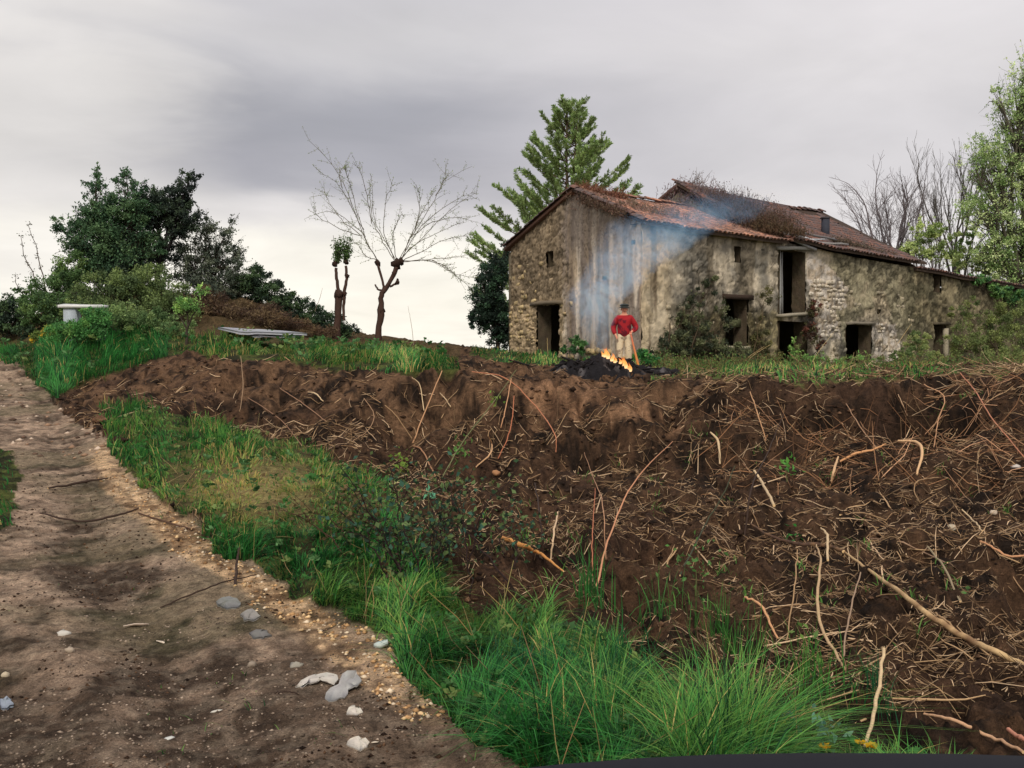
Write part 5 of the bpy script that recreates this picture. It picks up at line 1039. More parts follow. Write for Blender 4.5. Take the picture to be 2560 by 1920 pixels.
# ------------------------------------------------------------------ bonfire, smoke, man
FIRE = hit(1510, 930, 15, 40)
def bonfire():
    t = thing('bonfire', 'smouldering black bonfire heap with flames in front of the man', 'bonfire', FIRE); mb = MB(); n = 70
    x = np.linspace(-1.45, 1.55, n); y = np.linspace(-.9, .9, 40); X, Y = np.meshgrid(x, y)
    h = .26 * np.exp(-((X + .02) / .5) ** 2 - (Y / .45) ** 2) + .15 * np.exp(-((X + .5) / .4) ** 2 - (Y / .45) ** 2) + .14 * np.exp(-((X - .65) / .40) ** 2 - (Y / .4) ** 2) + .08 * np.exp(-((X - 1.15) / .3) ** 2 - (Y / .3) ** 2)
    wx = X + FIRE[0]; wy = Y + FIRE[1]; h = h * (1 + .7 * (fbm(wx * 4, wy * 4, 3, 201) - .5)) + (.24 * (fbm(wx * 11, wy * 11, 4, 202) - .5)) * (h > .03); edge = np.clip(h / .05, 0, 1)
    Z = ground_z(wx.ravel(), wy.ravel()).reshape(X.shape) + h - .05 * (1 - edge); ii = np.arange(X.size).reshape(X.shape); q = np.stack([ii[:-1, :-1], ii[:-1, 1:], ii[1:, 1:], ii[1:, :-1]], -1).reshape(-1, 4)
    nn = fbm(wx * 6, wy * 6, 3, 203)[..., None]; c = A(30, 28, 30) * (1 - sstep(.5, .66, nn)) + A(84, 80, 80) * sstep(.54, .7, nn)
    mb.add(np.stack([wx, wy, Z], -1).reshape(-1, 3), q=q, c=c.reshape(-1, 3)); mb.build('ash_heap', M['char'], t)
    for i in range(110):
        a = random.uniform(0, 6.28); cx = random.gauss(0, .6); cy = random.gauss(0, .22); L = random.uniform(.15, .5); z = gz(FIRE[0] + cx, FIRE[1] + cy) + .25 * math.exp(-(cx / .45) ** 2 - (cy / .45) ** 2) + .18 * math.exp(-((abs(cx) - .6) / .35) ** 2 - (cy / .45) ** 2) + .02
        d = np.array([math.cos(a), math.sin(a) * .6, random.uniform(-.35, .45)]) * L / 2; c = FIRE * [1, 1, 0] + [cx, cy, z]; m = MB(); tubes(m, wob(c - d, c + d, 4, .05)[None], np.array([[.014, .018, .016, .010]]) * random.uniform(.7, 1.6), 5, A(34, 30, 30), cap=True); m.build('charred_stick', M['char'], t)
    fm = bpy.data.materials.new('flame'); fm.use_nodes = True; k = NT(fm.node_tree); k.n.clear(); out = k.new('ShaderNodeOutputMaterial'); em = k.new('ShaderNodeEmission'); tr = k.new('ShaderNodeBsdfTransparent'); mx = k.new('ShaderNodeMixShader'); at = k.new('ShaderNodeAttribute'); at.attribute_name = 'Col'
    sp = k.new('ShaderNodeSeparateColor'); k.link(at.outputs[0], sp.inputs[0]); col = k.ramp(sp.outputs[0], [(0, (1.0, .62, .30)), (.45, (1.0, .40, .10)), (1, (1.0, .18, .03))]); k.link(col, em.inputs[0]); em.inputs[1].default_value = 1.6
    geo = k.new('ShaderNodeNewGeometry'); nz = k.noise(geo.outputs['Position'], 9, 3, .5); al = k.math('MULTIPLY', k.math('SUBTRACT', 1.15, sp.outputs[0]), k.math('ADD', nz, .25), clamp=True); k.link(al, mx.inputs[0]); k.link(tr.outputs[0], mx.inputs[1]); k.link(em.outputs[0], mx.inputs[2]); k.link(mx.outputs[0], out.inputs[0])
    for (px, py, hp, wp) in ((1508,886,26,10),(1516,890,32,13),(1526,896,24,12),(1503,884,16,8),(1533,900,18,10),(1552,908,26,12),(1560,914,34,12),(1546,902,16,9),(1572,922,26,9),(1566,918,20,10)):
        b = P(px + 4, py + 2, FIRE[1] - .42 + random.uniform(-.1, .1)); s = FIRE[1] / FPX * .9; H = hp * s; W = wp * s; nr, ns = 9, 8; m = MB(); v = []; c = []
        for j in range(nr):
            u = j / (nr - 1); r = W * .5 * (math.sin(math.pi * (u * .8 + .2)) ** .8) * (1 - u) ** .35 if u < 1 else .001; off = np.array([.5 * W * math.sin(u * 4 + px) * u, .2 * W * math.cos(u * 5 + px) * u, 0])
            for i in range(ns): a = 2 * math.pi * i / ns; v.append(b + off + [r * math.cos(a), r * math.sin(a), H * u - .04]); c.append([u, 0, 0])
        ii = np.arange(nr * ns).reshape(nr, ns); nx = np.roll(ii, -1, 1); m.add(v, q=np.stack([ii[:-1], nx[:-1], nx[1:], ii[1:]], -1).reshape(-1, 4), c=np.array(c)); m.build('flame', fm, t, smooth=True)
bonfire()
def smoke():
    m = bpy.data.materials.new('blue_smoke'); m.use_nodes = True; t = NT(m.node_tree); t.n.clear(); out = t.new('ShaderNodeOutputMaterial'); tc = t.new('ShaderNodeTexCoord'); sp = t.new('ShaderNodeSeparateXYZ'); t.link(tc.outputs['Object'], sp.inputs[0]); x, y, z = sp.outputs
    nlow = t.new('ShaderNodeTexNoise'); nlow.inputs['Scale'].default_value = .55; nlow.inputs['Detail'].default_value = 3; t.link(tc.outputs['Object'], nlow.inputs['Vector']); sc = t.new('ShaderNodeSeparateColor'); t.link(nlow.outputs['Color'], sc.inputs[0])
    amp = t.math('MULTIPLY', t.math('MINIMUM', z, 3.0), .85)
    # axis of the plume bends to the right as it climbs
    z1 = t.math('MAXIMUM', t.math('SUBTRACT', z, 1.0), 0.0)
    ax = t.math('ADD', t.math('MULTIPLY', t.math('POWER', z1, 1.35), 1.0), t.math('MULTIPLY', t.math('SUBTRACT', sc.outputs[0], .5), amp)); ay = t.math('ADD', t.math('MULTIPLY', z, .50), t.math('MULTIPLY', t.math('SUBTRACT', sc.outputs[1], .5), amp))
    dx = t.math('SUBTRACT', x, ax); dy = t.math('MULTIPLY', t.math('SUBTRACT', y, ay), 1.1); d = t.math('SQRT', t.math('ADD', t.math('MULTIPLY', dx, dx), t.math('MULTIPLY', dy, dy)))
    r = t.math('ADD', .20, t.math('MULTIPLY', t.math('POWER', t.math('MAXIMUM', z, .01), 1.2), .36)); u = t.math('DIVIDE', d, r); fall = t.math('SUBTRACT', 1.0, t.math('MULTIPLY', u, u), clamp=True)
    n2 = t.noise(tc.outputs['Object'], 1.5, 5, .66, 1.2); n2 = t.math('MULTIPLY', t.math('SUBTRACT', n2, .42), 4.6, clamp=True); bot = t.new('ShaderNodeMapRange'); bot.inputs[1].default_value = 0; bot.inputs[2].default_value = .25; t.link(z, bot.inputs[0]); top = t.new('ShaderNodeMapRange'); top.inputs[1].default_value = 3.3; top.inputs[2].default_value = 1.5; t.link(z, top.inputs[0])
    den = t.math('MULTIPLY', t.math('MULTIPLY', fall, n2), t.math('MULTIPLY', bot.outputs[0], top.outputs[0])); den = t.math('DIVIDE', t.math('MULTIPLY', den, 3.8), t.math('ADD', .35, t.math('MULTIPLY', r, .75)))
    vs = t.new('ShaderNodeVolumeScatter'); t.link(den, vs.inputs['Density']); vs.inputs['Color'].default_value = (.32, .62, 1.0, 1); vs.inputs['Anisotropy'].default_value = .0; t.link(vs.outputs[0], out.inputs['Volume']); org = P(1497, 880, FIRE[1] + .1); mb = MB(); rings = []; nz = 14
    for j in range(nz):
        zz = -.05 + 4.6 * j / (nz - 1); cx = .75 * max(zz - 1, 0) ** 1.35; rr = .6 + .85 * max(zz, 0); cy = .5 * zz; rings.append([[cx + rr * math.cos(a), cy + rr * math.sin(a), zz] for a in np.linspace(0, 2 * math.pi, 16, endpoint=False)])
    v = np.array(rings).reshape(-1, 3) + org; ii = np.arange(nz * 16).reshape(nz, 16); nx = np.roll(ii, -1, 1); mb.add(v, q=np.stack([ii[:-1], nx[:-1], nx[1:], ii[1:]], -1).reshape(-1, 4)); c0 = v[:16].mean(0); c1 = v[-16:].mean(0)
    mb.add(np.vstack([c0, v[:16]]), t=[[0, 1 + (i + 1) % 16, 1 + i] for i in range(16)]); mb.add(np.vstack([c1, v[-16:]]), t=[[0, 1 + i, 1 + (i + 1) % 16] for i in range(16)])
    me = mb.mesh('smoke', m, org)
    import bmesh
    bm = bmesh.new(); bm.from_mesh(me); bmesh.ops.remove_doubles(bm, verts=bm.verts, dist=1e-4); bmesh.ops.recalc_face_normals(bm, faces=bm.faces); bm.to_mesh(me); bm.free()
    o = bpy.data.objects.new('smoke', me); put(o); o.location = org.tolist(); tag(o, 'blue smoke drifting up from the bonfire across the farmhouse front', 'smoke', kind='stuff'); m.cycles.volume_step_rate = 1.0 if hasattr(m, 'cycles') else None
smoke()

def skin(name, verts, edges, radii, mat, parent, sub=2, root=0, smooth=True):
    me = bpy.data.meshes.new(name); me.from_pydata([tuple(v) for v in verts], edges, []); ca = None
    o = bpy.data.objects.new(name, me); put(o, parent); me.materials.append(mat); md = o.modifiers.new('skin', 'SKIN'); md.use_smooth_shade = smooth
    for i, r in enumerate(radii):
        sv = me.skin_vertices[0].data[i]; sv.radius = (r, r) if not isinstance(r, tuple) else r; sv.use_root = (i == root)
    s = o.modifiers.new('sub', 'SUBSURF'); s.levels = sub; s.render_levels = sub; return o
def flatmat(name, col, rough=.85, nscale=30, ncon=.25, bump=.2, col2=None, s2=6, thr=.5):
    m = bpy.data.materials.new(name); m.use_nodes = True; t = NT(m.node_tree); t.n.clear(); out = t.new('ShaderNodeOutputMaterial'); b = t.new('ShaderNodeBsdfPrincipled'); tc = t.new('ShaderNodeTexCoord'); v = tc.outputs['Object']
    c = t.mix(0.0, col, col)
    if col2 is not None: n = t.noise(v, s2, 3, .5); mr = t.new('ShaderNodeMapRange'); mr.inputs[1].default_value = thr; mr.inputs[2].default_value = thr + .06; t.link(n, mr.inputs[0]); c = t.mix(mr.outputs[0], col, col2)
    nz = t.noise(v, nscale, 4, .6); f = t.math('ADD', t.math('MULTIPLY', nz, 2 * ncon), 1 - ncon); vm = t.new('ShaderNodeVectorMath'); vm.operation = 'SCALE'; t.link(c, vm.inputs[0]); t.link(f, vm.inputs['Scale']); t.link(vm.outputs[0], b.inputs['Base Color']); b.inputs['Roughness'].default_value = rough; b.inputs['Specular IOR Level'].default_value = .2
    bp = t.new('ShaderNodeBump'); bp.inputs['Strength'].default_value = bump; bp.inputs['Distance'].default_value = .01; t.link(nz, bp.inputs['Height']); t.link(bp.outputs[0], b.inputs['Normal']); t.link(b.outputs[0], out.inputs[0]); return m
def man():
    b = P(1560, 930, 26.3); b[2] = gz(b[0], b[1]); t = thing('person', 'man in dark flat cap, red jumper and pale trousers standing behind the fire', 'person', b)
    skm = flatmat('weathered_skin', A(196, 136, 112, .62)); red = flatmat('red_wool', A(150, 34, 40, .75), nscale=60, col2=A(96, 26, 38), s2=5, thr=.56); tro = flatmat('beige_cloth', A(200, 182, 152, .62), col2=A(150, 130, 110), s2=4, thr=.55); blk = flatmat('black_leather', A(34, 32, 30)); capm = flatmat('dark_grey_cloth', A(52, 56, 54))
    # body: one continuous skin
    V = [(0,0,.95),(0,.0,1.12),(0,-.01,1.30),(0,0,1.42),(0,-.01,1.49),(0,-.03,1.55),(0,-.035,1.64),(0,-.03,1.70)]; E = [(0,1),(1,2),(2,3),(3,4),(4,5),(5,6),(6,7)]; Rr = [(.15,.11),(.14,.10),(.155,.11),(.12,.085),(.055,.058),(.066,.078),(.076,.092),(.055,.07)]
    def chain(at, pts, rad):
        last = at
        for p, r in zip(pts, rad): V.append(p); Rr.append(r); E.append((last, len(V) - 1)); last = len(V) - 1
        return last
    wr = chain(3, [(.17,0,1.40),(.255,.02,1.27),(.31,.03,1.14),(.25,-.10,1.07),(.185,-.19,1.02),(.165,-.215,.995)], [.062,.052,.046,.038,.028,(.036,.022)])
    for i, (dx, L) in enumerate(((-.024,.034),(-.008,.04),(.009,.038),(.024,.03))): chain(wr, [(.165+dx,-.245,.985),(.162+dx,-.262,.965),(.166+dx,-.25,.945)], [.0095,.009,.008])
    chain(wr, [(.135,-.21,.985),(.128,-.235,.972)], [.011,.009])
    wl = chain(3, [(-.17,0,1.40),(-.245,.02,1.27),(-.285,.04,1.14),(-.255,-.02,1.02),(-.215,-.07,.93),(-.205,-.085,.895)], [.062,.052,.046,.038,.028,(.034,.02)])
    for i, dy in enumerate((-.024,-.008,.008,.024)): chain(wl, [(-.20,-.09+dy,.865),(-.196,-.095+dy,.84),(-.19,-.1+dy,.82)], [.0095,.009,.008])
    chain(wl, [(-.18,-.11,.88),(-.17,-.125,.86)], [.011,.009])
    for s in (1, -1): chain(0, [(.09*s,0,.88),(.105*s,-.02,.66),(.115*s,-.02,.48),(.12*s,.0,.30),(.125*s,.01,.10),(.13*s,-.06,.05),(.14*s,-.14,.035)], [.095,.078,.058,.052,.04,.042,.034])
    skin('body', V, E, Rr, skm, t, 2)
    # jumper and trousers over it
    V2 = [(0,0,.82),(0,-.005,1.06),(0,-.01,1.28),(0,0,1.40),(0,-.005,1.455)]; E2 = [(0,1),(1,2),(2,3),(3,4)]; R2 = [(.175,.14),(.19,.155),(.20,.15),(.155,.115),(.075,.07)]
    for pts, rad in (([(.155,0,1.385),(.255,.02,1.26),(.318,.03,1.13),(.255,-.10,1.065),(.20,-.17,1.03)], [.095,.086,.08,.066,.052]), ([(-.155,0,1.385),(-.25,.02,1.26),(-.295,.04,1.13),(-.262,-.02,1.02),(-.228,-.06,.95)], [.095,.086,.08,.066,.052])):
        last = 3
        for p, r in zip(pts, rad): V2.append(p); R2.append(r); E2.append((last, len(V2) - 1)); last = len(V2) - 1
    skin('jumper', V2, E2, R2, red, t, 2)
    V3_ = [(0,0,1.06),(0,0,.95)]; E3 = [(0,1)]; R3 = [(.165,.13),(.18,.145)]
    for s in (1, -1):
        last = 1
        for p, r in zip([(.085*s,0,.84),(.11*s,-.02,.66),(.12*s,-.025,.46),(.125*s,0,.28),(.13*s,.0,.12)], [.112,.102,.088,.08,.075]): V3_.append(p); R3.append(r); E3.append((last, len(V3_) - 1)); last = len(V3_) - 1
    skin('trousers', V3_, E3, R3, tro, t, 2)
    for s in (1, -1): skin('boot', [(.13*s,.04,.13),(.13*s,.03,.06),(.135*s,-.07,.045),(.145*s,-.17,.035)], [(0,1),(1,2),(2,3)], [.055,.055,.05,.042], blk, t, 2)
    def ell(name, c, r, m, par=t, seg=12, col=(.5,.5,.5), squash=None):
        mb = MB(); v = []; nr = 8
        for j in range(nr + 1):
            ph = -math.pi / 2 + math.pi * j / nr
            for i in range(seg): a = 2 * math.pi * i / seg; p = np.array([math.cos(ph) * math.cos(a), math.cos(ph) * math.sin(a), math.sin(ph)]); p = squash(p) if squash else p; v.append(p * r + c)
        ii = np.arange((nr + 1) * seg).reshape(nr + 1, seg); nx = np.roll(ii, -1, 1); mb.add(np.array(v) + b, q=np.stack([ii[:-1], nx[:-1], nx[1:], ii[1:]], -1).reshape(-1, 4)); me = mb.mesh(name, m, b, True); o = bpy.data.objects.new(name, me); put(o, par); return o
    ell('nose', np.array([0, -.128, 1.60]), np.array([.014, .022, .024]), skm)
    for s in (1, -1): ell('ear', np.array([.082 * s, -.02, 1.605]), np.array([.012, .022, .034]), skm); ell('eye', np.array([.03 * s, -.115, 1.625]), np.array([.013, .008, .008]), blk)
    ell('mouth', np.array([0, -.112, 1.555]), np.array([.026, .008, .006]), flatmat('lips', A(120, 64, 56)))
    ell('hair', np.array([0, -.005, 1.645]), np.array([.090, .100, .07]), flatmat('grey_hair', A(92, 88, 84)))
    cp = ell('cap', np.array([0, -.04, 1.71]), np.array([.125, .145, .052]), capm, squash=lambda p: np.array([p[0], p[1], p[2] if p[2] > 0 else p[2] * .35])); m = MB(); g = [[b + [.105 * math.sin(a) * k, -.04 - .125 * math.cos(a) * k - .0, 1.702 - .02 * (k - .8) - z] for a in np.linspace(-1.1, 1.1, 9)] for k, z in ((.8, 0), (1.45, .03), (1.45, .042), (.8, .014))]; ii = np.arange(36).reshape(4, 9); m.add(np.array(g).reshape(-1, 3), q=np.stack([ii[:, :-1], ii[:, 1:], np.roll(ii, -1, 0)[:, 1:], np.roll(ii, -1, 0)[:, :-1]], -1).reshape(-1, 4)); me = m.mesh('cap_peak', capm, b); o = bpy.data.objects.new('cap_peak', me); put(o, cp)
    t.rotation_euler = (0, 0, R(-6)); t.scale = (1.0, 1.0, 1.0)
    # the pole he leans on
    h = b + np.array([.145, -.255, .97]); foot = b + np.array([.36, -.36, 0]); foot[2] = gz(foot[0], foot[1]) - .03; mb = MB(); k = 10; p = wob(h + [-.012, .01, .06], foot, k, .008); rr = np.interp(np.linspace(0, 1, k), [0, .4, .8, 1], [.022, .026, .034, .016]); cc = np.array([A(200, 112, 92) * (1 - u) + A(214, 140, 64) * u for u in np.linspace(0, 1, k)]); tubes(mb, p[None], rr[None], 8, np.array([.5, .5, .5]), cap=False); mb.c = [np.repeat(cc, 8, axis=0)]
    tag(mb.build('wooden_pole', M['plain'], origin=foot, smooth=True), 'orange-brown wooden pole held upright under the man\'s left hand', 'pole')
man()

# ------------------------------------------------------------------ objects on the plot
def slab_table():
    b = G(185, 838, 25.5); t = thing('white_slab', 'white slab on a grey block standing in the grass before the thicket', 'slab', b); k = 25.5 / FPX
    p = P(208, 765, 25.5); mb = MB(); box(mb, p, (108 * k, .45, 7 * k), A(226, 226, 222)); mb.v[0][:, 2] += RNG.normal(0, .012, 8); mb.build('slab', M['plain'], t)
    p1 = P(180, 772, 25.5); h = p1[2] - b[2] + .2; mb = MB(); box(mb, [p1[0], p1[1], p1[2] - h / 2], (30 * k, .32, h), A(158, 166, 172)); mb.build('pillar', M['plain'], t)
    p2 = P(252, 772, 25.5); mb = MB(); box(mb, [p2[0], p2[1], p2[2] - h / 2], (9 * k, .3, h), A(150, 156, 160)); mb.build('pillar', M['plain'], t)
slab_table()
def sheet(name, label, cat, corners, th, col, nx=14, ny=4, wave=.03, mat='metal', lift=.0, group=None):
    c = np.array(corners, float); org = c.mean(0); u = np.linspace(0, 1, nx)[None, :, None]; v = np.linspace(0, 1, ny)[:, None, None]
    g = (c[0] * (1 - u) + c[1] * u) * (1 - v) + (c[3] * (1 - u) + c[2] * u) * v; nr = norm(np.cross(c[1] - c[0], c[3] - c[0])); nr = nr if nr[2] > 0 else -nr
    g = g + nr * (wave * (fbm(np.broadcast_to(u[..., 0], (ny, nx)) * 5 + org[0], np.broadcast_to(v[..., 0], (ny, nx)) * 3, 3, 301) - .5)[..., None] * 2); ii = np.arange(nx * ny).reshape(ny, nx); q = np.stack([ii[:-1, :-1], ii[:-1, 1:], ii[1:, 1:], ii[1:, :-1]], -1).reshape(-1, 4)
    mb = MB(); n = nx * ny; f = g.reshape(-1, 3); v2 = np.vstack([f, f - nr * th]); ed = np.concatenate([ii[0], ii[1:, -1], ii[-1, :-1][::-1], ii[1:-1, 0][::-1]]); side = [[a, b_, b_ + n, a + n] for a, b_ in zip(ed, np.roll(ed, -1))]
    mb.add(v2, q=np.vstack([q, q[:, ::-1] + n, side]), c=jcol(col, len(v2), .12, .03)); return tag(mb.build(name, M[mat], origin=org), label, cat, group)
a0 = hit(560, 838, 18); k_ = 24
sheet('grey_sheet', 'long grey roofing sheet lying on the ground at the foot of the mound', 'sheet', [P(545, 817, 26), P(700, 826, 27), P(768, 833, 25), P(600, 829, 24)], .06, A(150, 152, 156), 18, 5, .02)
sheet('grey_sheet', 'second grey sheet under the long one, mostly hidden by grass', 'sheet', [P(600, 832, 25), P(740, 836, 26), P(760, 842, 25), P(640, 840, 24)], .03, A(112, 112, 116), 14, 4, .03)
# rubbish and stones on the track
def flat_piece(name, label, cat, px, py, w, d, th, col, yaw=0, seed=0, mat='plain', tilt=.1, group=None, n=9, bend=.15):
    c = hit(px, py, 2.4); k = c[1] / FPX; W = w * k / 2; D = d * k / 2 * 2.2; r = np.random.default_rng(seed + px); a = np.linspace(0, 2 * math.pi, n, endpoint=False) + r.uniform(-.2, .2, n); rad = r.uniform(.7, 1.15, n)
    rings = []
    for f in (0.02, .5, 1.0):
        x = np.cos(a) * rad * W * f; y = np.sin(a) * rad * D * f; z = bend * W * (np.cos(a * 1 + px) * f ** 2) + r.normal(0, .05 * W, n) * f + tilt * x; rings.append(np.stack([x * math.cos(yaw) - y * math.sin(yaw), x * math.sin(yaw) + y * math.cos(yaw), z + .5 * bend * W + th], 1))
    v = np.vstack(rings); v = v + c; lo = v.copy(); lo[:, 2] -= th; N = 3 * n; ii = np.arange(N).reshape(3, n); nx = np.roll(ii, -1, 1); q = np.stack([ii[:-1], nx[:-1], nx[1:], ii[1:]], -1).reshape(-1, 4); side = [[2 * n + i, 2 * n + (i + 1) % n, N + 2 * n + (i + 1) % n, N + 2 * n + i] for i in range(n)]
    mb = MB(); mb.add(np.vstack([v, lo]), q=np.vstack([q, q[:, ::-1] + N, side]), t=None, c=col); mb.t.append(np.array([[0, i, i + 1] for i in range(1, n - 1)])); return tag(mb.build(name, M[mat], origin=c), label, cat, group)
WH = A(196, 188, 174)
def poly_piece(name, label, outline, hs, th, col, cat='scrap'):
    rj = np.random.default_rng(abs(int(outline[0][0]))); ol_ = []; hh_ = []
    for i_ in range(len(outline)):
        a, b_ = outline[i_], outline[(i_ + 1) % len(outline)]; ol_ += [a, ((a[0] + b_[0]) / 2 + rj.normal(0, 3.5), (a[1] + b_[1]) / 2 + rj.normal(0, 2))]; hh_ += [hs[i_], (hs[i_] + hs[(i_ + 1) % len(outline)]) / 2 + rj.uniform(0, .012)]
    outline, hs = ol_, hh_
    o = np.array([hit(a, b_, 2.4) for a, b_ in outline]); o[:, 2] += np.array(hs) * .45 + .003; n = len(o); c = o.mean(0); mid = (o + c) / 2 + np.random.default_rng(n).normal(0, .006, (n, 3)); mid[:, 2] += .008; c = c + [0, 0, .012]
    v = np.vstack([o, mid, c]); lo = v - [0, 0, th]; N = len(v); q = [[i, (i + 1) % n, n + (i + 1) % n, n + i] for i in range(n)]; t = [[n + i, n + (i + 1) % n, 2 * n] for i in range(n)]; sd = [[i, (i + 1) % n, N + (i + 1) % n, N + i] for i in range(n)]
    mb = MB(); mb.add(np.vstack([v, lo]), q=q + [[a + N for a in x[::-1]] for x in q] + sd, t=t + [[a + N for a in x[::-1]] for x in t], c=jcol(col, 2 * N, .06, .02)); return tag(mb.build(name, M['plain'], origin=o.mean(0)), label, cat)
poly_piece('torn_sheet', 'crumpled pale grey torn sheet, left half of the pair on the track', [(738,1724),(752,1708),(772,1700),(800,1698),(838,1700),(846,1712),(838,1724),(822,1716),(800,1712),(776,1716),(756,1724)], [.0,.01,.03,.05,.05,.05,.03,.02,.03,.02,.0], .004, A(184, 178, 168))
poly_piece('torn_sheet', 'folded bluish grey torn sheet, right half of the pair on the track', [(812,1748),(826,1728),(850,1716),(868,1700),(890,1698),(901,1712),(892,1728),(870,1734),(862,1752),(838,1754)], [.0,.02,.05,.08,.08,.06,.04,.03,.01,.0], .004, A(158, 156, 152))
poly_piece('paper_scrap', 'small white scrap just below the torn grey sheets', [(866,1790),(872,1776),(886,1774),(902,1776),(908,1788),(890,1792)], [0,.01,.015,.01,0,0], .003, WH)
poly_piece('paper_scrap', 'flat white scrap lowest on the track, right of its middle', [(866,1864),(876,1854),(896,1850),(914,1852),(924,1862),(918,1874),(900,1880),(884,1872)], [0,.01,.012,.01,.01,0,0,0], .003, WH)
flat_piece('paper_scrap', 'tiny pale scrap touching the right of the lowest flat white one', 'scrap', 938, 1860, 24, 8, .003, A(204, 190, 170), .1, 5, n=7)
flat_piece('paper_scrap', 'white scrap half hidden in the grass edge', 'scrap', 955, 1620, 40, 12, .02, A(186, 196, 190), .1, 6, n=8)
flat_piece('paper_scrap', 'long pale sliver in the middle of the near track', 'scrap', 340, 1567, 64, 9, .004, A(216, 196, 178), -.15, 7, n=9, tilt=0)
flat_piece('paper_scrap', 'thin pale sliver right of and below the long one', 'scrap', 405, 1610, 34, 6, .004, A(206, 190, 170), -.2, 8, n=7, tilt=0)
flat_piece('paper_scrap', 'narrow white shard low on the left of the track', 'scrap', 420, 1852, 32, 8, .003, A(196, 196, 188), 0, 9, n=6)
flat_piece('paper_scrap', 'short whitish shard near the middle of the near track', 'scrap', 540, 1780, 34, 6, .003, A(196, 190, 176), .1, 10, n=6)
poly_piece('slate_piece', 'bluish slate flake at the left edge of the picture', [(-8,1760),(8,1756),(28,1758),(34,1766),(24,1774),(4,1776)], [.01,.02,.02,.015,.01,.01], .012, A(134, 142, 152), 'stone')
poly_piece('slate_piece', 'dark cracked slate flake beside the gravel edge', [(540,1508),(556,1500),(584,1500),(602,1510),(594,1522),(566,1524),(550,1518)], [.01,.02,.02,.01,.005,.005,.01], .01, A(120, 120, 116), 'stone')
poly_piece('slate_piece', 'grey broken slate just right of the cracked one', [(600,1540),(618,1532),(644,1538),(652,1548),(634,1556),(610,1554)], [.01,.015,.015,.01,.005,.005], .01, A(132, 128, 122), 'stone')
poly_piece('slate_piece', 'grey slate below the broken one on the gravel edge', [(622,1588),(640,1580),(668,1582),(680,1594),(660,1602),(634,1600)], [.01,.015,.015,.01,.005,.005], .01, A(110, 108, 104), 'stone')
def rock(name, label, px, py, w, h, col, mat='pebble', y0=2.3, seed=0, group=None):
    c = hit(px, py, y0); k = c[1] / FPX; r = np.random.default_rng(seed + int(px)); v = norm(ROCKV) * (1 + .16 * r.normal(size=(len(ROCKV), 1))) * np.array([w * k / 2, w * k / 2 * .8, h * k / 2]); mb = MB(); v = np.round(v / (w * k * .16)) * (w * k * .16) * .5 + v * .5; mb.add(v + c + [0, 0, h * k * .08], q=ROCKQ, c=np.asarray(col) * .85); return tag(mb.build(name, M[mat], origin=c), label, 'stone', group)
rock('stone', 'bright white angular stone on the dark left part of the track', 160, 1590, 30, 22, A(206, 200, 188))
rock('stone', 'pale stone a little below the bright white one', 174, 1628, 26, 18, A(176, 160, 140)); rock('stone', 'pale buff stone at the left border of the track', 14, 1690, 22, 18, A(190, 176, 150))
rock('stone', 'flat grey stone on the gravel edge above the torn sheets', 740, 1668, 34, 16, A(160, 154, 140)); rock('stone', 'rounded grey stone left of the torn sheets', 630, 1665, 26, 20, A(150, 136, 120))
rock('stone', 'pale rounded stone in the cleared soil at mid right', 2378, 1325, 26, 18, A(190, 176, 152), y0=6); rock('stone', 'buff stone near the right border of the cleared soil', 2484, 1285, 20, 12, A(196, 178, 156), y0=6); rock('stone', 'whitish lump at the foot of the right bank', 2540, 1172, 30, 14, A(206, 196, 186), y0=8)
rock('stone', 'brown clod of earth at the track edge beside the upper verge', 250, 1060, 40, 20, A(130, 98, 74), mat='ground', y0=8); rock('stone', 'dark clod standing in the upper verge grass', 300, 1108, 44, 24, A(60, 46, 36), mat='ground', y0=8); rock('stone', 'buff stone on the cleared soil left of centre', 1240, 1193, 24, 14, A(178, 130, 92), y0=8)
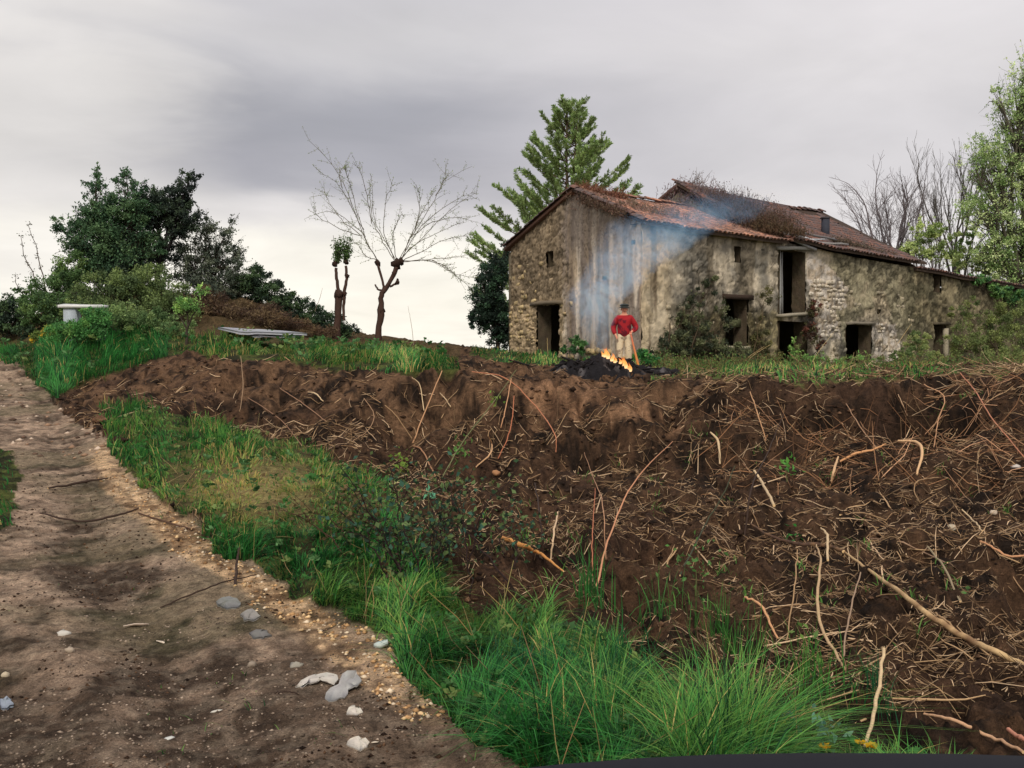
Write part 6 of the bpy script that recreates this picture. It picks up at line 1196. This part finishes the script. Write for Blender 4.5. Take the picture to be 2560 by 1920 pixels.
# small stones, joined: nobody could count them
def gravel():
    mb = MB(); r = np.random.default_rng(5); ico = norm(np.array([[1,0,0],[-1,0,0],[0,1,0],[0,-1,0],[0,0,1],[0,0,-1.]])); T = np.array([[0,2,4],[2,1,4],[1,3,4],[3,0,4],[2,0,5],[1,2,5],[3,1,5],[0,3,5]])
    def run(n, y0, y1, keys, s, cols, seed, thr=0, pw=1.0):
        X, Y, z = scatter(n, y0, y1, keys, seed=seed); d = fbm(X * 2, Y * 2, 3, seed + 400); k = d > thr; X, Y = X[k], Y[k]; m = len(X); Z = ground_z(X, Y); sz = s * r.uniform(.4, 1.3, m) ** 1.5
        sc = np.stack([sz, sz * r.uniform(.6, 1, m), sz * r.uniform(.35, .7, m)], 1); yaw = r.uniform(0, 6.28, m); v = ico[None] * sc[:, None] * (1 + .2 * r.normal(size=(m, 6, 1))); cx = v[..., 0] * np.cos(yaw)[:, None] - v[..., 1] * np.sin(yaw)[:, None]; cy = v[..., 0] * np.sin(yaw)[:, None] + v[..., 1] * np.cos(yaw)[:, None]; v = np.stack([cx, cy, v[..., 2]], -1) + np.stack([X, Y, Z + sz * .15], 1)[:, None]
        tt = (np.arange(m)[:, None, None] * 6 + T[None]).reshape(-1, 3); C = np.stack(cols)[r.integers(0, len(cols), m)] * r.uniform(.7, 1.15, (m, 1)); mb.add(v.reshape(-1, 3), t=tt, c=np.repeat(C, 6, axis=0))
    run(26000, 3.2, 13, ['ochre'], .014, [A(214, 182, 136), A(190, 150, 104), A(226, 206, 176), A(150, 116, 80)], 31, .36)
    run(30000, 3.2, 14, ['road'], .007, [A(140, 122, 104), A(110, 96, 84), A(160, 142, 124), A(70, 60, 50), A(90, 78, 66)], 32, .44); run(3000, 12, 30, ['road'], .05, [A(150, 120, 96), A(96, 76, 62), A(190, 170, 150)], 33, .45)
    tag(mb.build('gravel', M['pebble']), 'loose gravel and grit on the track, thickest along its grassy edge', 'gravel', kind='stuff')
gravel()
# ------------------------------------------------------------------ roots, twigs and branches of the cleared ground
TC = [A(180, 148, 110), A(150, 120, 88), A(108, 86, 62), A(208, 178, 142), A(80, 62, 48)]
def litter():
    mb = MB(); r = np.random.default_rng(8)
    def run(n, y0, y1, L0, L1, w, seed, xmin=-.56, thr=.0, updown=.25, red=0):
        rr = np.random.default_rng(seed); Y = y0 * (y1 / y0) ** rr.random(n); X = Y * rr.uniform(xmin, .56, n); bz = base_z(X, Y); z = zones(X, Y, bz); k = ~(z['road'] | z['verge'] | z['bank'] | z['leftverge'] | z['yard'] | z['ramp'] & (rr.random(n) < .8)) & (z['px'] > 130)
        k &= (fbm(X * 1.4, Y * 1.4, 3, seed) > thr) & (fbm(X * 3.4, Y * 3.4, 3, seed + 1) > rr.uniform(.36, .54, n)); X, Y = X[k], Y[k]; m = len(X); a = rr.uniform(0, 6.28, m); L = rr.uniform(L0, L1, m); cv = rr.normal(0, .3, m); P0 = np.stack([X, Y], 1); d = np.stack([np.cos(a), np.sin(a)], 1); nn = np.stack([-d[:, 1], d[:, 0]], 1); K = 3 if L1 < .21 else 4; ts = np.linspace(-.5, .5, K)
        pts = P0[:, None] + d[:, None] * (ts[None, :, None] * L[:, None, None]) + nn[:, None] * ((cv * L)[:, None, None] * (ts ** 2)[None, :, None]); Z = ground_z(pts[..., 0].ravel(), pts[..., 1].ravel()).reshape(m, K)
        rr2 = 1; lift = w * .5 + np.abs(rr.normal(0, updown, m))[:, None] * L[:, None] * (ts + .5)[None] ** 1.2; Z = .5 * Z + .5 * Z.mean(1, keepdims=True) + lift; Rw = w * rr.uniform(.4, 1.2, m)[:, None] * (np.array([.8, 1, .9, .35]) if K == 4 else np.array([.9, 1, .4]))[None]
        C = np.stack(TC)[rr.integers(0, 5, m)] * rr.uniform(.6, 1.15, (m, 1))
        if red: C = C * np.array([.9, .72, .66])
        tubes(mb, np.dstack([pts, Z]), Rw, 3, C)
    run(10000, 4.2, 8.5, .05, .26, .0028, 51, thr=.35); run(20000, 4.2, 8.5, .015, .08, .0028, 61, thr=.32); run(9000, 7.5, 13.5, .08, .34, .004, 52, thr=.38); run(22000, 7.5, 13.5, .03, .13, .0045, 62, thr=.32); run(4500, 13, 16.5, .12, .5, .006, 53, thr=.42); run(8000, 13, 16.5, .05, .2, .007, 63, thr=.4); run(5000, 15.5, 24, .08, .4, .008, 54, thr=.42); run(700, 11, 15, .3, .9, .006, 55, xmin=.2, updown=.35, red=1); run(700, 12, 16, .3, .9, .006, 56, thr=.5, updown=.3)
    tag(mb.build('root_litter', M['twig']), 'tangle of fine roots, bramble canes and twigs over the dug soil', 'roots', kind='stuff')
litter()
def clods():
    mb = MB(); r = np.random.default_rng(9); v0 = norm(np.array([[1,0,0],[-1,0,0],[0,1,0],[0,-1,0],[0,0,1],[0,0,-1.]])); T = np.array([[0,2,4],[2,1,4],[1,3,4],[3,0,4],[2,0,5],[1,2,5],[3,1,5],[0,3,5]])
    for (n, y0, y1, s, rd) in ((5000, 4.3, 9, .014, 0), (5000, 8, 15, .022, 0), (4000, 14, 24, .032, 0), (9000, 3.2, 12, .008, 1)):
        Y = y0 * (y1 / y0) ** r.random(n); X = Y * r.uniform(-.56, .56, n); z = zones(X, Y); k = ((z['road'] & (fbm(X * 1.5, Y * 1.5, 3, 77) > .46)) if rd else ~(z['road'] | z['verge'] | z['bank'] | z['leftverge'] | z['yard'])) & (z['px'] > (-50 if rd else 150)); X, Y = X[k], Y[k]; m = len(X); sz = s * r.uniform(.3, 1.6, m)
        v = v0[None] * (1 + .35 * r.normal(size=(m, 6, 1))) * sz[:, None, None] * np.array([1, 1, .7]) + np.stack([X, Y, ground_z(X, Y) + sz * .15], 1)[:, None]; t = (np.arange(m)[:, None, None] * 6 + T[None]).reshape(-1, 3)
        C = np.stack([A(78, 58, 44), A(108, 82, 62), A(48, 36, 29), A(64, 48, 38)])[r.integers(0, 4, m)] * r.uniform(.7, 1.2, (m, 1)); mb.add(v.reshape(-1, 3), t=t, c=np.repeat(C, 6, axis=0))
    tag(mb.build('soil_clods', M['ground']), 'broken clods and crumbs of brown earth over the dug ground and track', 'earth', kind='stuff')
clods()
def stick(label, pts, r, col, lift=None, name='branch', cat='branch', group=None, k=None, y0=3.5, y1=40, jit=.0028, side=None, cut=True, mat='twig'):
    """pts: photo pixels with height above the ground in metres"""
    k = k or 5 * len(pts); q = []
    for i, p in enumerate(pts):
        h = p[2] if len(p) > 2 else 0.01; g = hit(p[0], p[1], y0, y1) if len(p) < 4 else P(p[0], p[1], p[3]); q.append(g + [0, 0, h] if len(p) < 4 else g)
    r = [a * .62 for a in r]; c = spline(q, k); c = c + RNG.normal(0, jit, c.shape) * (np.linspace(0, 1, k)[:, None] > 0); rr = np.interp(np.linspace(0, 1, k), np.linspace(0, 1, len(r)), r); mb = MB(); tubes(mb, c[None], rr[None], 7, col if np.ndim(col) == 1 else col[0], cap=False)
    if np.ndim(col) > 1: sel = RNG.integers(0, len(col), k); mb.c = [np.repeat(np.stack(col)[sel], 7, axis=0)]
    mb.add(np.vstack([c[0], mb.v[0][:7]]), t=[[0, 1 + i, 1 + (i + 1) % 7] for i in range(7)], c=A(214, 180, 130)); mb.add(np.vstack([c[-1], mb.v[0][-7:]]), t=[[0, 1 + i, 1 + (i + 1) % 7] for i in range(7)], c=A(214, 180, 130))
    return tag(mb.build(name, M[mat], origin=c[0], smooth=True), label, cat, group)
PL = A(200, 174, 136); TN = A(158, 128, 94); DKB = A(60, 46, 38); RD = A(176, 110, 80)
stick('longest fallen branch, half peeled, slanting down to the right border', [(2112,1402,.05),(2180,1455,.06),(2260,1520,.06),(2340,1575,.05),(2420,1625,.05),(2500,1668,.05),(2600,1700,.04)], [.013,.021,.025,.024,.019], [A(184, 152, 110), A(164, 132, 94), A(134, 104, 74), A(192, 162, 118)], name='fallen_branch')
stick('dark barked branch leading into the upper end of the longest one', [(1875,1338,.05),(1930,1358,.05),(2000,1378,.05),(2060,1384,.05),(2110,1400,.05)], [.013,.021,.025,.021], [A(120, 92, 66), A(86, 64, 50), A(70, 54, 44)], name='fallen_branch')
stick('thin split-off strip under the longest fallen branch', [(2325,1545,.03),(2360,1570,.03),(2400,1602,.02)], [.009,.01,.006], TN, name='fallen_branch')
stick('orange freshly split stake end lying in the brush, left of centre', [(1256,1382,.10),(1300,1402,.10),(1345,1424,.09),(1410,1460,.05)], [.022,.026,.02,.008], A(226, 160, 92), name='split_stake', cat='stake')
stick('pale bone-like peeled root above the long branch', [(2052,1360,.12),(2066,1385,.1),(2070,1420,.05)], [.008,.017,.014], PL, name='peeled_root', cat='root')
stick('pale straight peeled stick crossing the leafy dark whip', [(1885,1215,.16),(1905,1240,.14),(1936,1275,.03)], [.02,.024,.022], PL, name='peeled_root', cat='root', y0=6)
stick('short thick pale root above the dark hollow', [(1775,1125,.2),(1795,1145,.16),(1800,1170,.05)], [.018,.03,.022], PL, name='peeled_root', cat='root', y0=6)
stick('big hooked pale root at the foot of the right bank', [(2245,1133,.1),(2290,1140,.16),(2305,1165,.16),(2292,1205,.02)], [.02,.032,.03,.02], A(206, 168, 126), name='curved_root', cat='root', y0=6)
stick('slender S-curved root below the hooked one', [(2350,1208,.02),(2300,1218,.05),(2284,1238,.04),(2298,1258,.02)], [.014,.012,.010,.006], TN, name='curved_root', cat='root', y0=6)
stick('orange-brown forked root in the middle of the right plot', [(2100,1166,.06),(2140,1155,.1),(2180,1145,.1),(2215,1135,.12)], [.02,.03,.022,.01], A(200, 148, 102), name='forked_root', cat='root', y0=6)
stick('short thick pale root stub under the forked one', [(2078,1220,.02),(2085,1195,.1),(2095,1172,.14)], [.022,.026,.018], A(200, 164, 124), name='forked_root', cat='root', y0=6)
stick('thin branch lying level across the plot right of centre', [(2100,1298,.03),(2160,1300,.03),(2215,1308,.03)], [.012,.014,.01], TN, name='branch', y0=5)
stick('straight peeled stick pointing down right near the right border', [(2405,1288,.05),(2430,1312,.04),(2455,1338,.02)], [.01,.012,.01], PL, y0=5)
stick('long grey cane above the big branch', [(2175,1360,.04),(2250,1380,.04),(2310,1394,.03),(2370,1420,.03)], [.008,.01,.008], A(160, 130, 104), y0=5)
stick('straight grey-green cane running to the green shoot at right', [(2318,1400,.1),(2360,1450,.06),(2400,1512,.02)], [.012,.012,.01], A(150, 134, 104), y0=4)
stick('wavy branch at the right border above the long cane', [(2450,1370,.05),(2480,1395,.05),(2520,1408,.04),(2570,1420,.04)], [.01,.014,.012], A(190, 140, 102), y0=4)
stick('thick wavy bent root standing in the near brush', [(2040,1455,.25),(2050,1490,.22),(2044,1540,.16),(2050,1595,.08),(2080,1640,.03),(2112,1680,.01)], [.007,.011,.014,.013,.010], A(180, 152, 116), name='bent_root', cat='root')
stick('tan cane slanting left of the bent root', [(1862,1548,.12),(1900,1575,.10),(1945,1612,.03)], [.010,.012,.009], A(198, 148, 108), y0=3.6)
stick('upright thin cane with two kinks left of the bent root', [(1992,1490,.26),(1985,1550,.14),(1968,1612,.01)], [.005,.007,.006], TN, y0=3.6)
stick('grey twig slanting up right of the bent root', [(2150,1538,.22),(2120,1600,.10),(2108,1650,.0)], [.006,.008,.007], A(150, 126, 104), y0=3.6)
stick('pale peeled stick standing among the yellow flowers', [(2207,1775,.24),(2190,1830,.12),(2162,1885,.0)], [.011,.013,.011], PL, y0=2.6)
stick('bundle-like pale cane lowest at right', [(2310,1810,.04),(2380,1835,.04),(2470,1860,.03),(2560,1895,.02)], [.008,.012,.01], A(190, 150, 116), y0=2.6)
stick('pinkish bent cane lowest in the right corner', [(2520,1855,.04),(2560,1885,.04),(2600,1910,.02)], [.012,.014,.01], A(190, 130, 106), y0=2.6)
stick('long orange cane leaning out of the near grass', [(1490,1468,.0),(1530,1390,.16),(1590,1305,.36),(1680,1235,.60)], [.011,.010,.009,.006], A(196, 140, 104), y0=3.6)
stick('wavy thin cane left of the long orange one', [(1515,1400,.0),(1505,1330,.2),(1480,1270,.32),(1460,1230,.42)], [.006,.006,.005,.004], A(170, 130, 100), y0=3.6)
stick('short pale cane stub in front of the bramble', [(1375,1420,.0),(1385,1385,.1),(1395,1352,.2)], [.009,.011,.010], A(206, 176, 140), y0=3.6)
stick('short red cane just left of the long orange one', [(1480,1440,.0),(1482,1375,.16),(1488,1315,.30)], [.006,.006,.005], RD, y0=3.6)
stick('tan cane rising from a kink on the brown bank, left of centre', [(1032,1120,.0),(1060,1075,.25),(1105,1022,.6)], [.020,.018,.014], A(190, 146, 108), y0=9)
stick('brown cane running down right from the same kink', [(1032,1125,.05),(1055,1150,.08),(1090,1200,.03)], [.018,.018,.014], A(160, 118, 86), y0=9)
stick('short pale cane standing on the bank under the ramp', [(1252,1080,.02),(1265,1050,.2),(1278,1014,.42)], [.014,.014,.012], A(186, 140, 104), y0=9)
stick('reddish cane standing among the canes of the middle bank', [(1245,1150,.02),(1275,1110,.2),(1285,1065,.45)], [.013,.013,.010], RD, y0=9)
stick('pale antler-shaped root lying below the middle bank', [(1190,1178,.03),(1225,1155,.1),(1230,1140,.16),(1220,1130,.24)], [.014,.02,.016,.010], A(196, 156, 116), y0=8, name='forked_root', cat='root')
stick('long straight cane sloping down the left part of the bank', [(925,1000,.05),(980,1050,.1),(1030,1105,.05)], [.010,.012,.010], TN, y0=9)
stick('curled cane hanging on the left bank', [(910,1005,.05),(935,1050,.08),(920,1090,.08),(880,1110,.03)], [.009,.010,.010,.008], A(160, 128, 98), y0=9)
stick('longest red-brown cane arching from the ramp down the bank', [(1180,938,.05),(1260,975,.2),(1330,1040,.2),(1385,1100,.1),(1390,1150,.05)], [.012,.014,.013,.010], A(182, 120, 88), y0=9)
stick('green thin whip leaning across the middle bank with few leaves', [(1105,1195,.1,12.2),(1160,1100,.6,12.6),(1230,1010,1.2,13),(1290,925,1.8,13.4)], [.012,.011,.009,.006], A(108, 112, 76), name='green_whip', cat='whip')
stick('root hanging from the crest above the dark gap, left one', [(1030,955,.05),(1050,985,.1),(1060,1050,.12)], [.010,.012,.014], PL, y0=9, name='hanging_root', cat='root')
stick('root hanging from the crest above the dark gap, right one', [(1100,1000,.1),(1115,1020,.12),(1127,1045,.1)], [.010,.014,.012], PL, y0=9, name='hanging_root', cat='root')
stick('thin cane lying down the left brown slope, upper one', [(700,980,.05),(760,1020,.06),(815,1058,.03)], [.010,.012,.010], A(150, 116, 90), y0=9); stick('thin cane lying down the left brown slope, lower one', [(620,1005,.05),(700,1060,.06),(755,1120,.03)], [.010,.012,.010], A(140, 108, 84), y0=9)
stick('short white root end on the left brown slope', [(770,995,.1),(790,1000,.1),(808,1012,.05)], [.010,.02,.014], PL, y0=9, name='peeled_root', cat='root')
stick('upright thin stalk on the left brown slope', [(602,925,.2),(608,980,.1),(600,1035,.02)], [.009,.010,.009], A(150, 124, 96), y0=9)
stick('long cane falling from the left end of the right bank', [(1875,1002,.1),(1895,1060,.12),(1915,1110,.05)], [.012,.014,.012], A(184, 142, 104), y0=9)
stick('thin pale cane on the dark face of the right bank, left one', [(2115,1035,.1),(2150,1090,.1),(2195,1135,.05)], [.010,.012,.010], A(160, 126, 96), y0=9)
stick('thin pale cane on the dark face of the right bank, middle one', [(2245,1005,.1),(2255,1040,.12),(2268,1065,.08)], [.010,.012,.010], A(170, 140, 110), y0=9)
stick('arched cane on the dark face of the right bank, right one', [(2310,980,.1),(2360,1030,.2),(2345,1080,.15),(2335,1130,.05)], [.012,.014,.013,.012], A(180, 138, 104), y0=9)
stick('longest cane sweeping down at the right end of the bank', [(2400,955,.05),(2440,1020,.2),(2480,1090,.2),(2560,1160,.05)], [.013,.014,.013,.012], A(176, 120, 92), y0=9)
stick('dark leafy whip standing in the right plot', [(1860,1350,.0),(1880,1290,.25),(1920,1240,.5),(1958,1180,.75)], [.013,.012,.010,.006], DKB, name='green_whip', cat='whip', y0=5)
stick('dark bare whip leaning right in the near brush', [(1700,1440,.0),(1760,1390,.2),(1810,1340,.36),(1835,1305,.48)], [.010,.009,.008,.006], A(62, 66, 48), name='green_whip', cat='whip', y0=4)
stick('dark upright stem rising from the soil between bramble and grass', [(1362,1420,.0),(1350,1370,.18),(1338,1322,.34)], [.010,.010,.008], DKB, y0=4)
stick('dark branch lying across the track, upper one', [(120,1226,.02),(200,1218,.03),(270,1205,.03)], [.014,.022,.01], DKB, y0=6); stick('dark branch lying across the track, longest one', [(100,1290,.02),(200,1312,.02),(290,1300,.03),(345,1283,.03)], [.010,.014,.016,.010], DKB, y0=5)
stick('dark twig running along the gravel edge from the longest branch', [(345,1290,.02),(410,1310,.02),(480,1330,.02)], [.009,.011,.008], A(84, 62, 48), y0=5); stick('thin dark twig lying on the near track towards the peg', [(400,1524,.01),(480,1495,.02),(560,1468,.03),(640,1450,.03)], [.006,.008,.007,.005], DKB, y0=4)
stick('short dark peg standing at the grass edge', [(588,1465,.0),(592,1440,.07),(598,1420,.13)], [.016,.014,.008], DKB, y0=4, name='peg', cat='peg'); stick('short dark twig beside the torn sheets', [(685,1740,.01),(715,1742,.02),(748,1742,.01)], [.004,.005,.004], DKB, y0=3)
stick('tan dead stalk standing in front of the gable door', [(1370,890,0,30),(1368,845,.5,30)], [.016,.014], A(160, 140, 96)); 
for lab, a, b, Y, c in (('long tan stalk leaning right in front of the farmhouse window', (1850,918), (1925,862), 30, A(186, 160, 112)), ('second tan stalk crossing the one before the window', (1842,925), (1910,866), 29, A(176, 150, 104)), ('pinkish stalk leaning left before the lower barn doorway', (2018,915), (1970,880), 30, A(190, 140, 112)), ('long tan stalk leaning right before the barn wall', (2010,930), (2085,830), 30, A(186, 164, 116)), ('tan stalk leaning right of the barn door', (2112,925), (2135,880), 30, A(176, 150, 110)), ('tall thin dark stalk right of the barn door', (2210,925), (2195,770), 30, A(96, 84, 60)), ('bright tan stalk standing before the pale patch of wall', (2245,850), (2278,810), 36, A(196, 170, 120)), ('thin stalk on the skyline between pollard tree and evergreen', (1035,865), (1020,765), 33, A(150, 136, 112)), ('thin stalk left of the small pollard on the skyline', (787,770), (806,720), 34, A(130, 120, 100)), ('grey stalk standing in the bank grass', (975,930), (972,880), 22, A(130, 120, 90)), ('dead stalk rising before the left brown slope', (607,880), (600,850), 22, A(170, 150, 110))):
    m_ = ((a[0] + b[0]) / 2 + random.uniform(-8, 8), (a[1] + b[1]) / 2); stick(lab, [(a[0], a[1] + 8, 0, Y), (m_[0], m_[1], 0, Y), (b[0], b[1], 0, Y)], [.014, .012, .006], c, name='dry_stalk', cat='stalk')
# loose sticks that nothing tells apart
r_ = np.random.default_rng(77); cnt = 0
for i in range(400):
    if cnt >= 150: break
    px, py = r_.uniform(950, 2560), r_.uniform(1130, 1820)
    if py > 1400 and px < 1650 + (py - 1400) * 1.4: continue
    a = r_.uniform(-1, 1); g = hit(px, py, 3.4); L = r_.uniform(.14, .42) * (.8 + g[1] / 16); d = np.array([math.cos(a * 2.2), math.sin(a * 2.2), 0]) * L / 2
    p0, p1 = g - d, g + d; p0[2] = gz(p0[0], p0[1]) + .01; p1[2] = gz(p1[0], p1[1]) + r_.uniform(.01, .2) * L; c = wob(p0, p1, 6, .05); w = r_.uniform(.002, .006) * (.7 + g[1] / 14); mb = MB(); tubes(mb, c[None], (np.array([.8, 1, 1, .95, .8, .45]) * w)[None], 5, TC[int(r_.integers(0, 4))] * r_.uniform(.8, 1.15)); tag(mb.build('loose_stick', M['twig'], origin=c[0]), 'short loose stick or root scattered over the dug soil', 'stick', 'loose sticks scattered over the dug soil'); cnt += 1

# ------------------------------------------------------------------ foreground bramble, buds, flowers
def bramble(label, stems, col, leafcol, nl, ls, Y0, side=5, rad=.008):
    b = hit(*stems[0][0][:2], 3.5); t = thing('bramble_bush', label, 'bramble', b); lm = MB()
    for s in stems:
        q = []; g0 = hit(s[0][0], s[0][1], 3.5); dy = random.uniform(-.4, .7)
        for i, (x, y) in enumerate(s): q.append(g0 if i == 0 else P(x, y, g0[1] + dy * i / len(s)))
        p = spline(q, 14) + RNG.normal(0, .008, (14, 3)); mb = MB(); tubes(mb, p[None], np.linspace(rad, rad * .35, 14)[None], 5, col)
        tips = [p[5:]]
        for j in range(side):
            i = random.randint(4, 12); d = norm(RNG.normal(0, 1, 3) * [1, .8, .5] + [0, 0, .35]); e = p[i] + d * random.uniform(.1, .32); sp_ = spline([p[i], (p[i] + e) / 2 + [0, 0, .03], e], 5); tubes(mb, sp_[None], np.linspace(rad * .4, rad * .2, 5)[None], 3, col); tips.append(sp_)
        mb.build('stem', M['bark'], t); T = np.concatenate(tips); n = nl; c = T[RNG.integers(0, len(T), n)] + RNG.normal(0, .05, (n, 3)); cs = np.stack(leafcol)[RNG.integers(0, len(leafcol), n)] * RNG.uniform(.7, 1.2, (n, 1)); leaves(lm, c, ls * RNG.uniform(.5, 1.3, n), cs, aspect=.65)
    lm.build('leaves', M['leaf'], t)
st = []
for i in range(24):
    x0 = random.uniform(960, 1290); y0 = random.uniform(1390, 1500); x2 = x0 + random.gauss(-20, 120); x2 = min(max(x2, 850), 1380); y2 = random.choice((random.uniform(1150, 1260), random.uniform(1240, 1360))); st.append([(x0, y0), ((x0 + x2) / 2 + random.gauss(0, 25), (y0 + y2) / 2), (x2, y2)])
bramble('dark leafy bramble bush between the verge grass and the dug soil', st, A(48, 36, 34), [A(58, 84, 56), A(42, 62, 46), A(90, 110, 66), A(74, 60, 44), A(60, 96, 78), A(96, 116, 70)], 62, .038, 8, rad=.006)
st = [[(x0, y0), (x0 + random.gauss(-30, 30), y0 - 70), (x0 + random.gauss(-60, 60), y0 - random.uniform(90, 150))] for x0, y0 in ((random.uniform(860, 1010), random.uniform(1300, 1400)) for _ in range(10))]
bramble('low brownish bramble bush left of the dark one', st, A(70, 50, 40), [A(96, 84, 56), A(72, 88, 52), A(110, 92, 62), A(90, 110, 60)], 60, .04, 8, rad=.006)
def sprig(label, px, py, Y, n, s, col, size=.05, cat='shoot', name='leafy_shoot', ground=True):
    c = P(px, py, Y); g = np.array([c[0], c[1] , gz(c[0], c[1])]); t = thing(name, label, cat, g); mb = MB()
    if not ground or g[2] > c[2]: g = c + [0, 0, -.12]
    p = wob(g, c, 5, .06); tubes(mb, p[None], np.linspace(.007, .003, 5)[None], 4, A(96, 96, 60)); mb.build('stem', M['bark'], t); lm = MB(); leaves(lm, c + RNG.normal(0, s, (n, 3)), size * RNG.uniform(.6, 1.3, n), jcol(col, n, .2)); lm.build('leaves', M['leaf'], t)
sprig('bright green leaf sprig on top of the dark leafy whip', 1968, 1172, 9.0, 26, .05, A(96, 160, 72), .06, ground=False); sprig('bright green shoot on the far bank crest, by the ramp', 1240, 995, 13.2, 16, .05, A(130, 160, 70), .06, ground=False)
sprig('yellow-green shoot at the foot of the bank, left of the kinked cane', 1000, 1160, 13.8, 60, .10, A(122, 150, 66), .07); sprig('green leaves halfway up the green whip', 1150, 1125, 12.6, 34, .08, A(96, 140, 70), .07, ground=False)
sprig('blue-green leaf pair on a stem over the bramble', 1070, 1235, 8.4, 12, .03, A(110, 170, 130), .06); sprig('green shoot beside the grey-green cane at right', 2410, 1512, 6.2, 24, .05, A(96, 140, 76), .05); sprig('small green plant on the soil above the long branch', 1985, 1350, 8.2, 26, .05, A(60, 120, 56), .05); sprig('fresh green sprig over the near brush beside the dark whip', 1740, 1425, 5.9, 70, .09, A(86, 124, 66), .035); sprig('feathery green sprig by the bent root', 2010, 1625, 4.9, 40, .06, A(110, 140, 72), .04)
sprig('pale blue-green thistle leaf cluster at the lower right', 2065, 1830, 3.55, 30, .035, A(120, 160, 136), .045)
def flower(label, px, py, Y, s=.016):
    c = P(px, py, Y); g = np.array([c[0], c[1], min(gz(c[0], c[1]), c[2] - .1)]); t = thing('yellow_flower', label, 'flower', g); mb = MB(); tubes(mb, wob(g, c, 4, .04)[None], np.array([[.002] * 4]), 4, A(80, 120, 60)); mb.build('stem', M['grass'], t); pm = MB()
    for i in range(9): a = i * 2 * math.pi / 9; d = np.array([math.cos(a), math.sin(a) * .8, .5]); leaves(pm, (c + d * .001)[None], s * 1.5, A(236, 190, 40), aspect=.7, axis=d[None])
    pm.build('petals', M['leaf'], t); cm = MB(); cm.add(norm(ROCKV) * s * .35 + c + [0, 0, .004], q=ROCKQ, c=A(224, 150, 30)); cm.build('flower_head', M['leaf'], t)
flower('yellow flower at the foot of the thistle leaves', 2062, 1870, 3.4, .018); flower('yellow flower left of the pale standing stick', 2150, 1858, 3.45, .014); flower('yellow flower right of the pale standing stick', 2178, 1868, 3.42, .017); flower('small yellow flower in the thick near grass, uppermost', 1958, 1810, 3.6, .010); flower('small yellow bud low in the near grass', 1978, 1846, 3.5, .008); flower('pale orange flower in the near grass, left of the others', 1707, 1740, 3.9, .010)

# ------------------------------------------------------------------ dark car whose bonnet edge shows at the bottom
def car():
    c = P(1980, 1884, 1.35); t = thing('car', 'dark navy car wing and bonnet edge at the bottom border of the picture', 'car', (c[0] + .1, c[1] - .75, 0)); paint = flatmat('navy_paint', A(14, 16, 26), .7, 4, .05, .0); blk = flatmat('black_rubber', A(22, 22, 24))
    # long axis along x, bonnet towards +x; cross-section lofted
    xs = np.linspace(-.75, 1.55, 24); sec = 20; x0 = c[0] - .08; yc = c[1] - .72; v = []; th = math.pi * np.arange(60) / 59; zt = c[2]
    for _ in range(80):
        el = [(.30 + (zt - .30) * abs(math.sin(a)) ** .36 - CAMZ) / (yc + .80 * math.copysign(abs(math.cos(a)) ** .5, math.cos(a))) for a in th if yc + .80 * math.copysign(abs(math.cos(a)) ** .5, math.cos(a)) > .3]
        if max(el) > (c[2] - CAMZ) / c[1]: break
        zt += .005
    for x in xs:
        tp = 1 - .055 * max(0, (x - .15)) ** 2 * 1.9 - .07 * max(0, (.05 - x)) ** 2 * 2.4; wd = .80 * (1 - .10 * max(0, x - .9) ** 2)
        for j in range(sec):
            a = math.pi * j / (sec - 1); cy = math.cos(a); sy = math.sin(a); v.append([x0 + x, yc + wd * math.copysign(abs(cy) ** .5, cy), .30 + (zt * tp - .30) * abs(sy) ** .36])
    ii = np.arange(24 * sec).reshape(24, sec); q = np.stack([ii[:-1, :-1], ii[:-1, 1:], ii[1:, 1:], ii[1:, :-1]], -1).reshape(-1, 4); mb = MB(); mb.add(v, q=q)
    for e in (0, 23): mb.t.append(np.array([[ii[e, 0], ii[e, j], ii[e, j + 1]] for j in range(1, sec - 1)]))
    mb.build('body', paint, t, smooth=True)
    for sx in (.85,):
        for sy in (1, -1):
            w = MB(); pr = np.array([[x0 + sx, yc + sy * (.70 + d), .30] for d in (-.12, -.09, .06, .09)]); tubes(w, pr[None], np.array([[.24, .30, .30, .24]]), 20, A(22, 22, 24), cap=True); wh = w.build('wheel', blk, t)
    for sy in (1, -1):
        l = MB(); l.add(norm(ROCKV) * [.06, .13, .07] + [x0 + 1.53, yc + sy * .5, .62], q=ROCKQ, c=A(200, 200, 200)); l.build('headlight', M['metal'], t, smooth=True)
car()
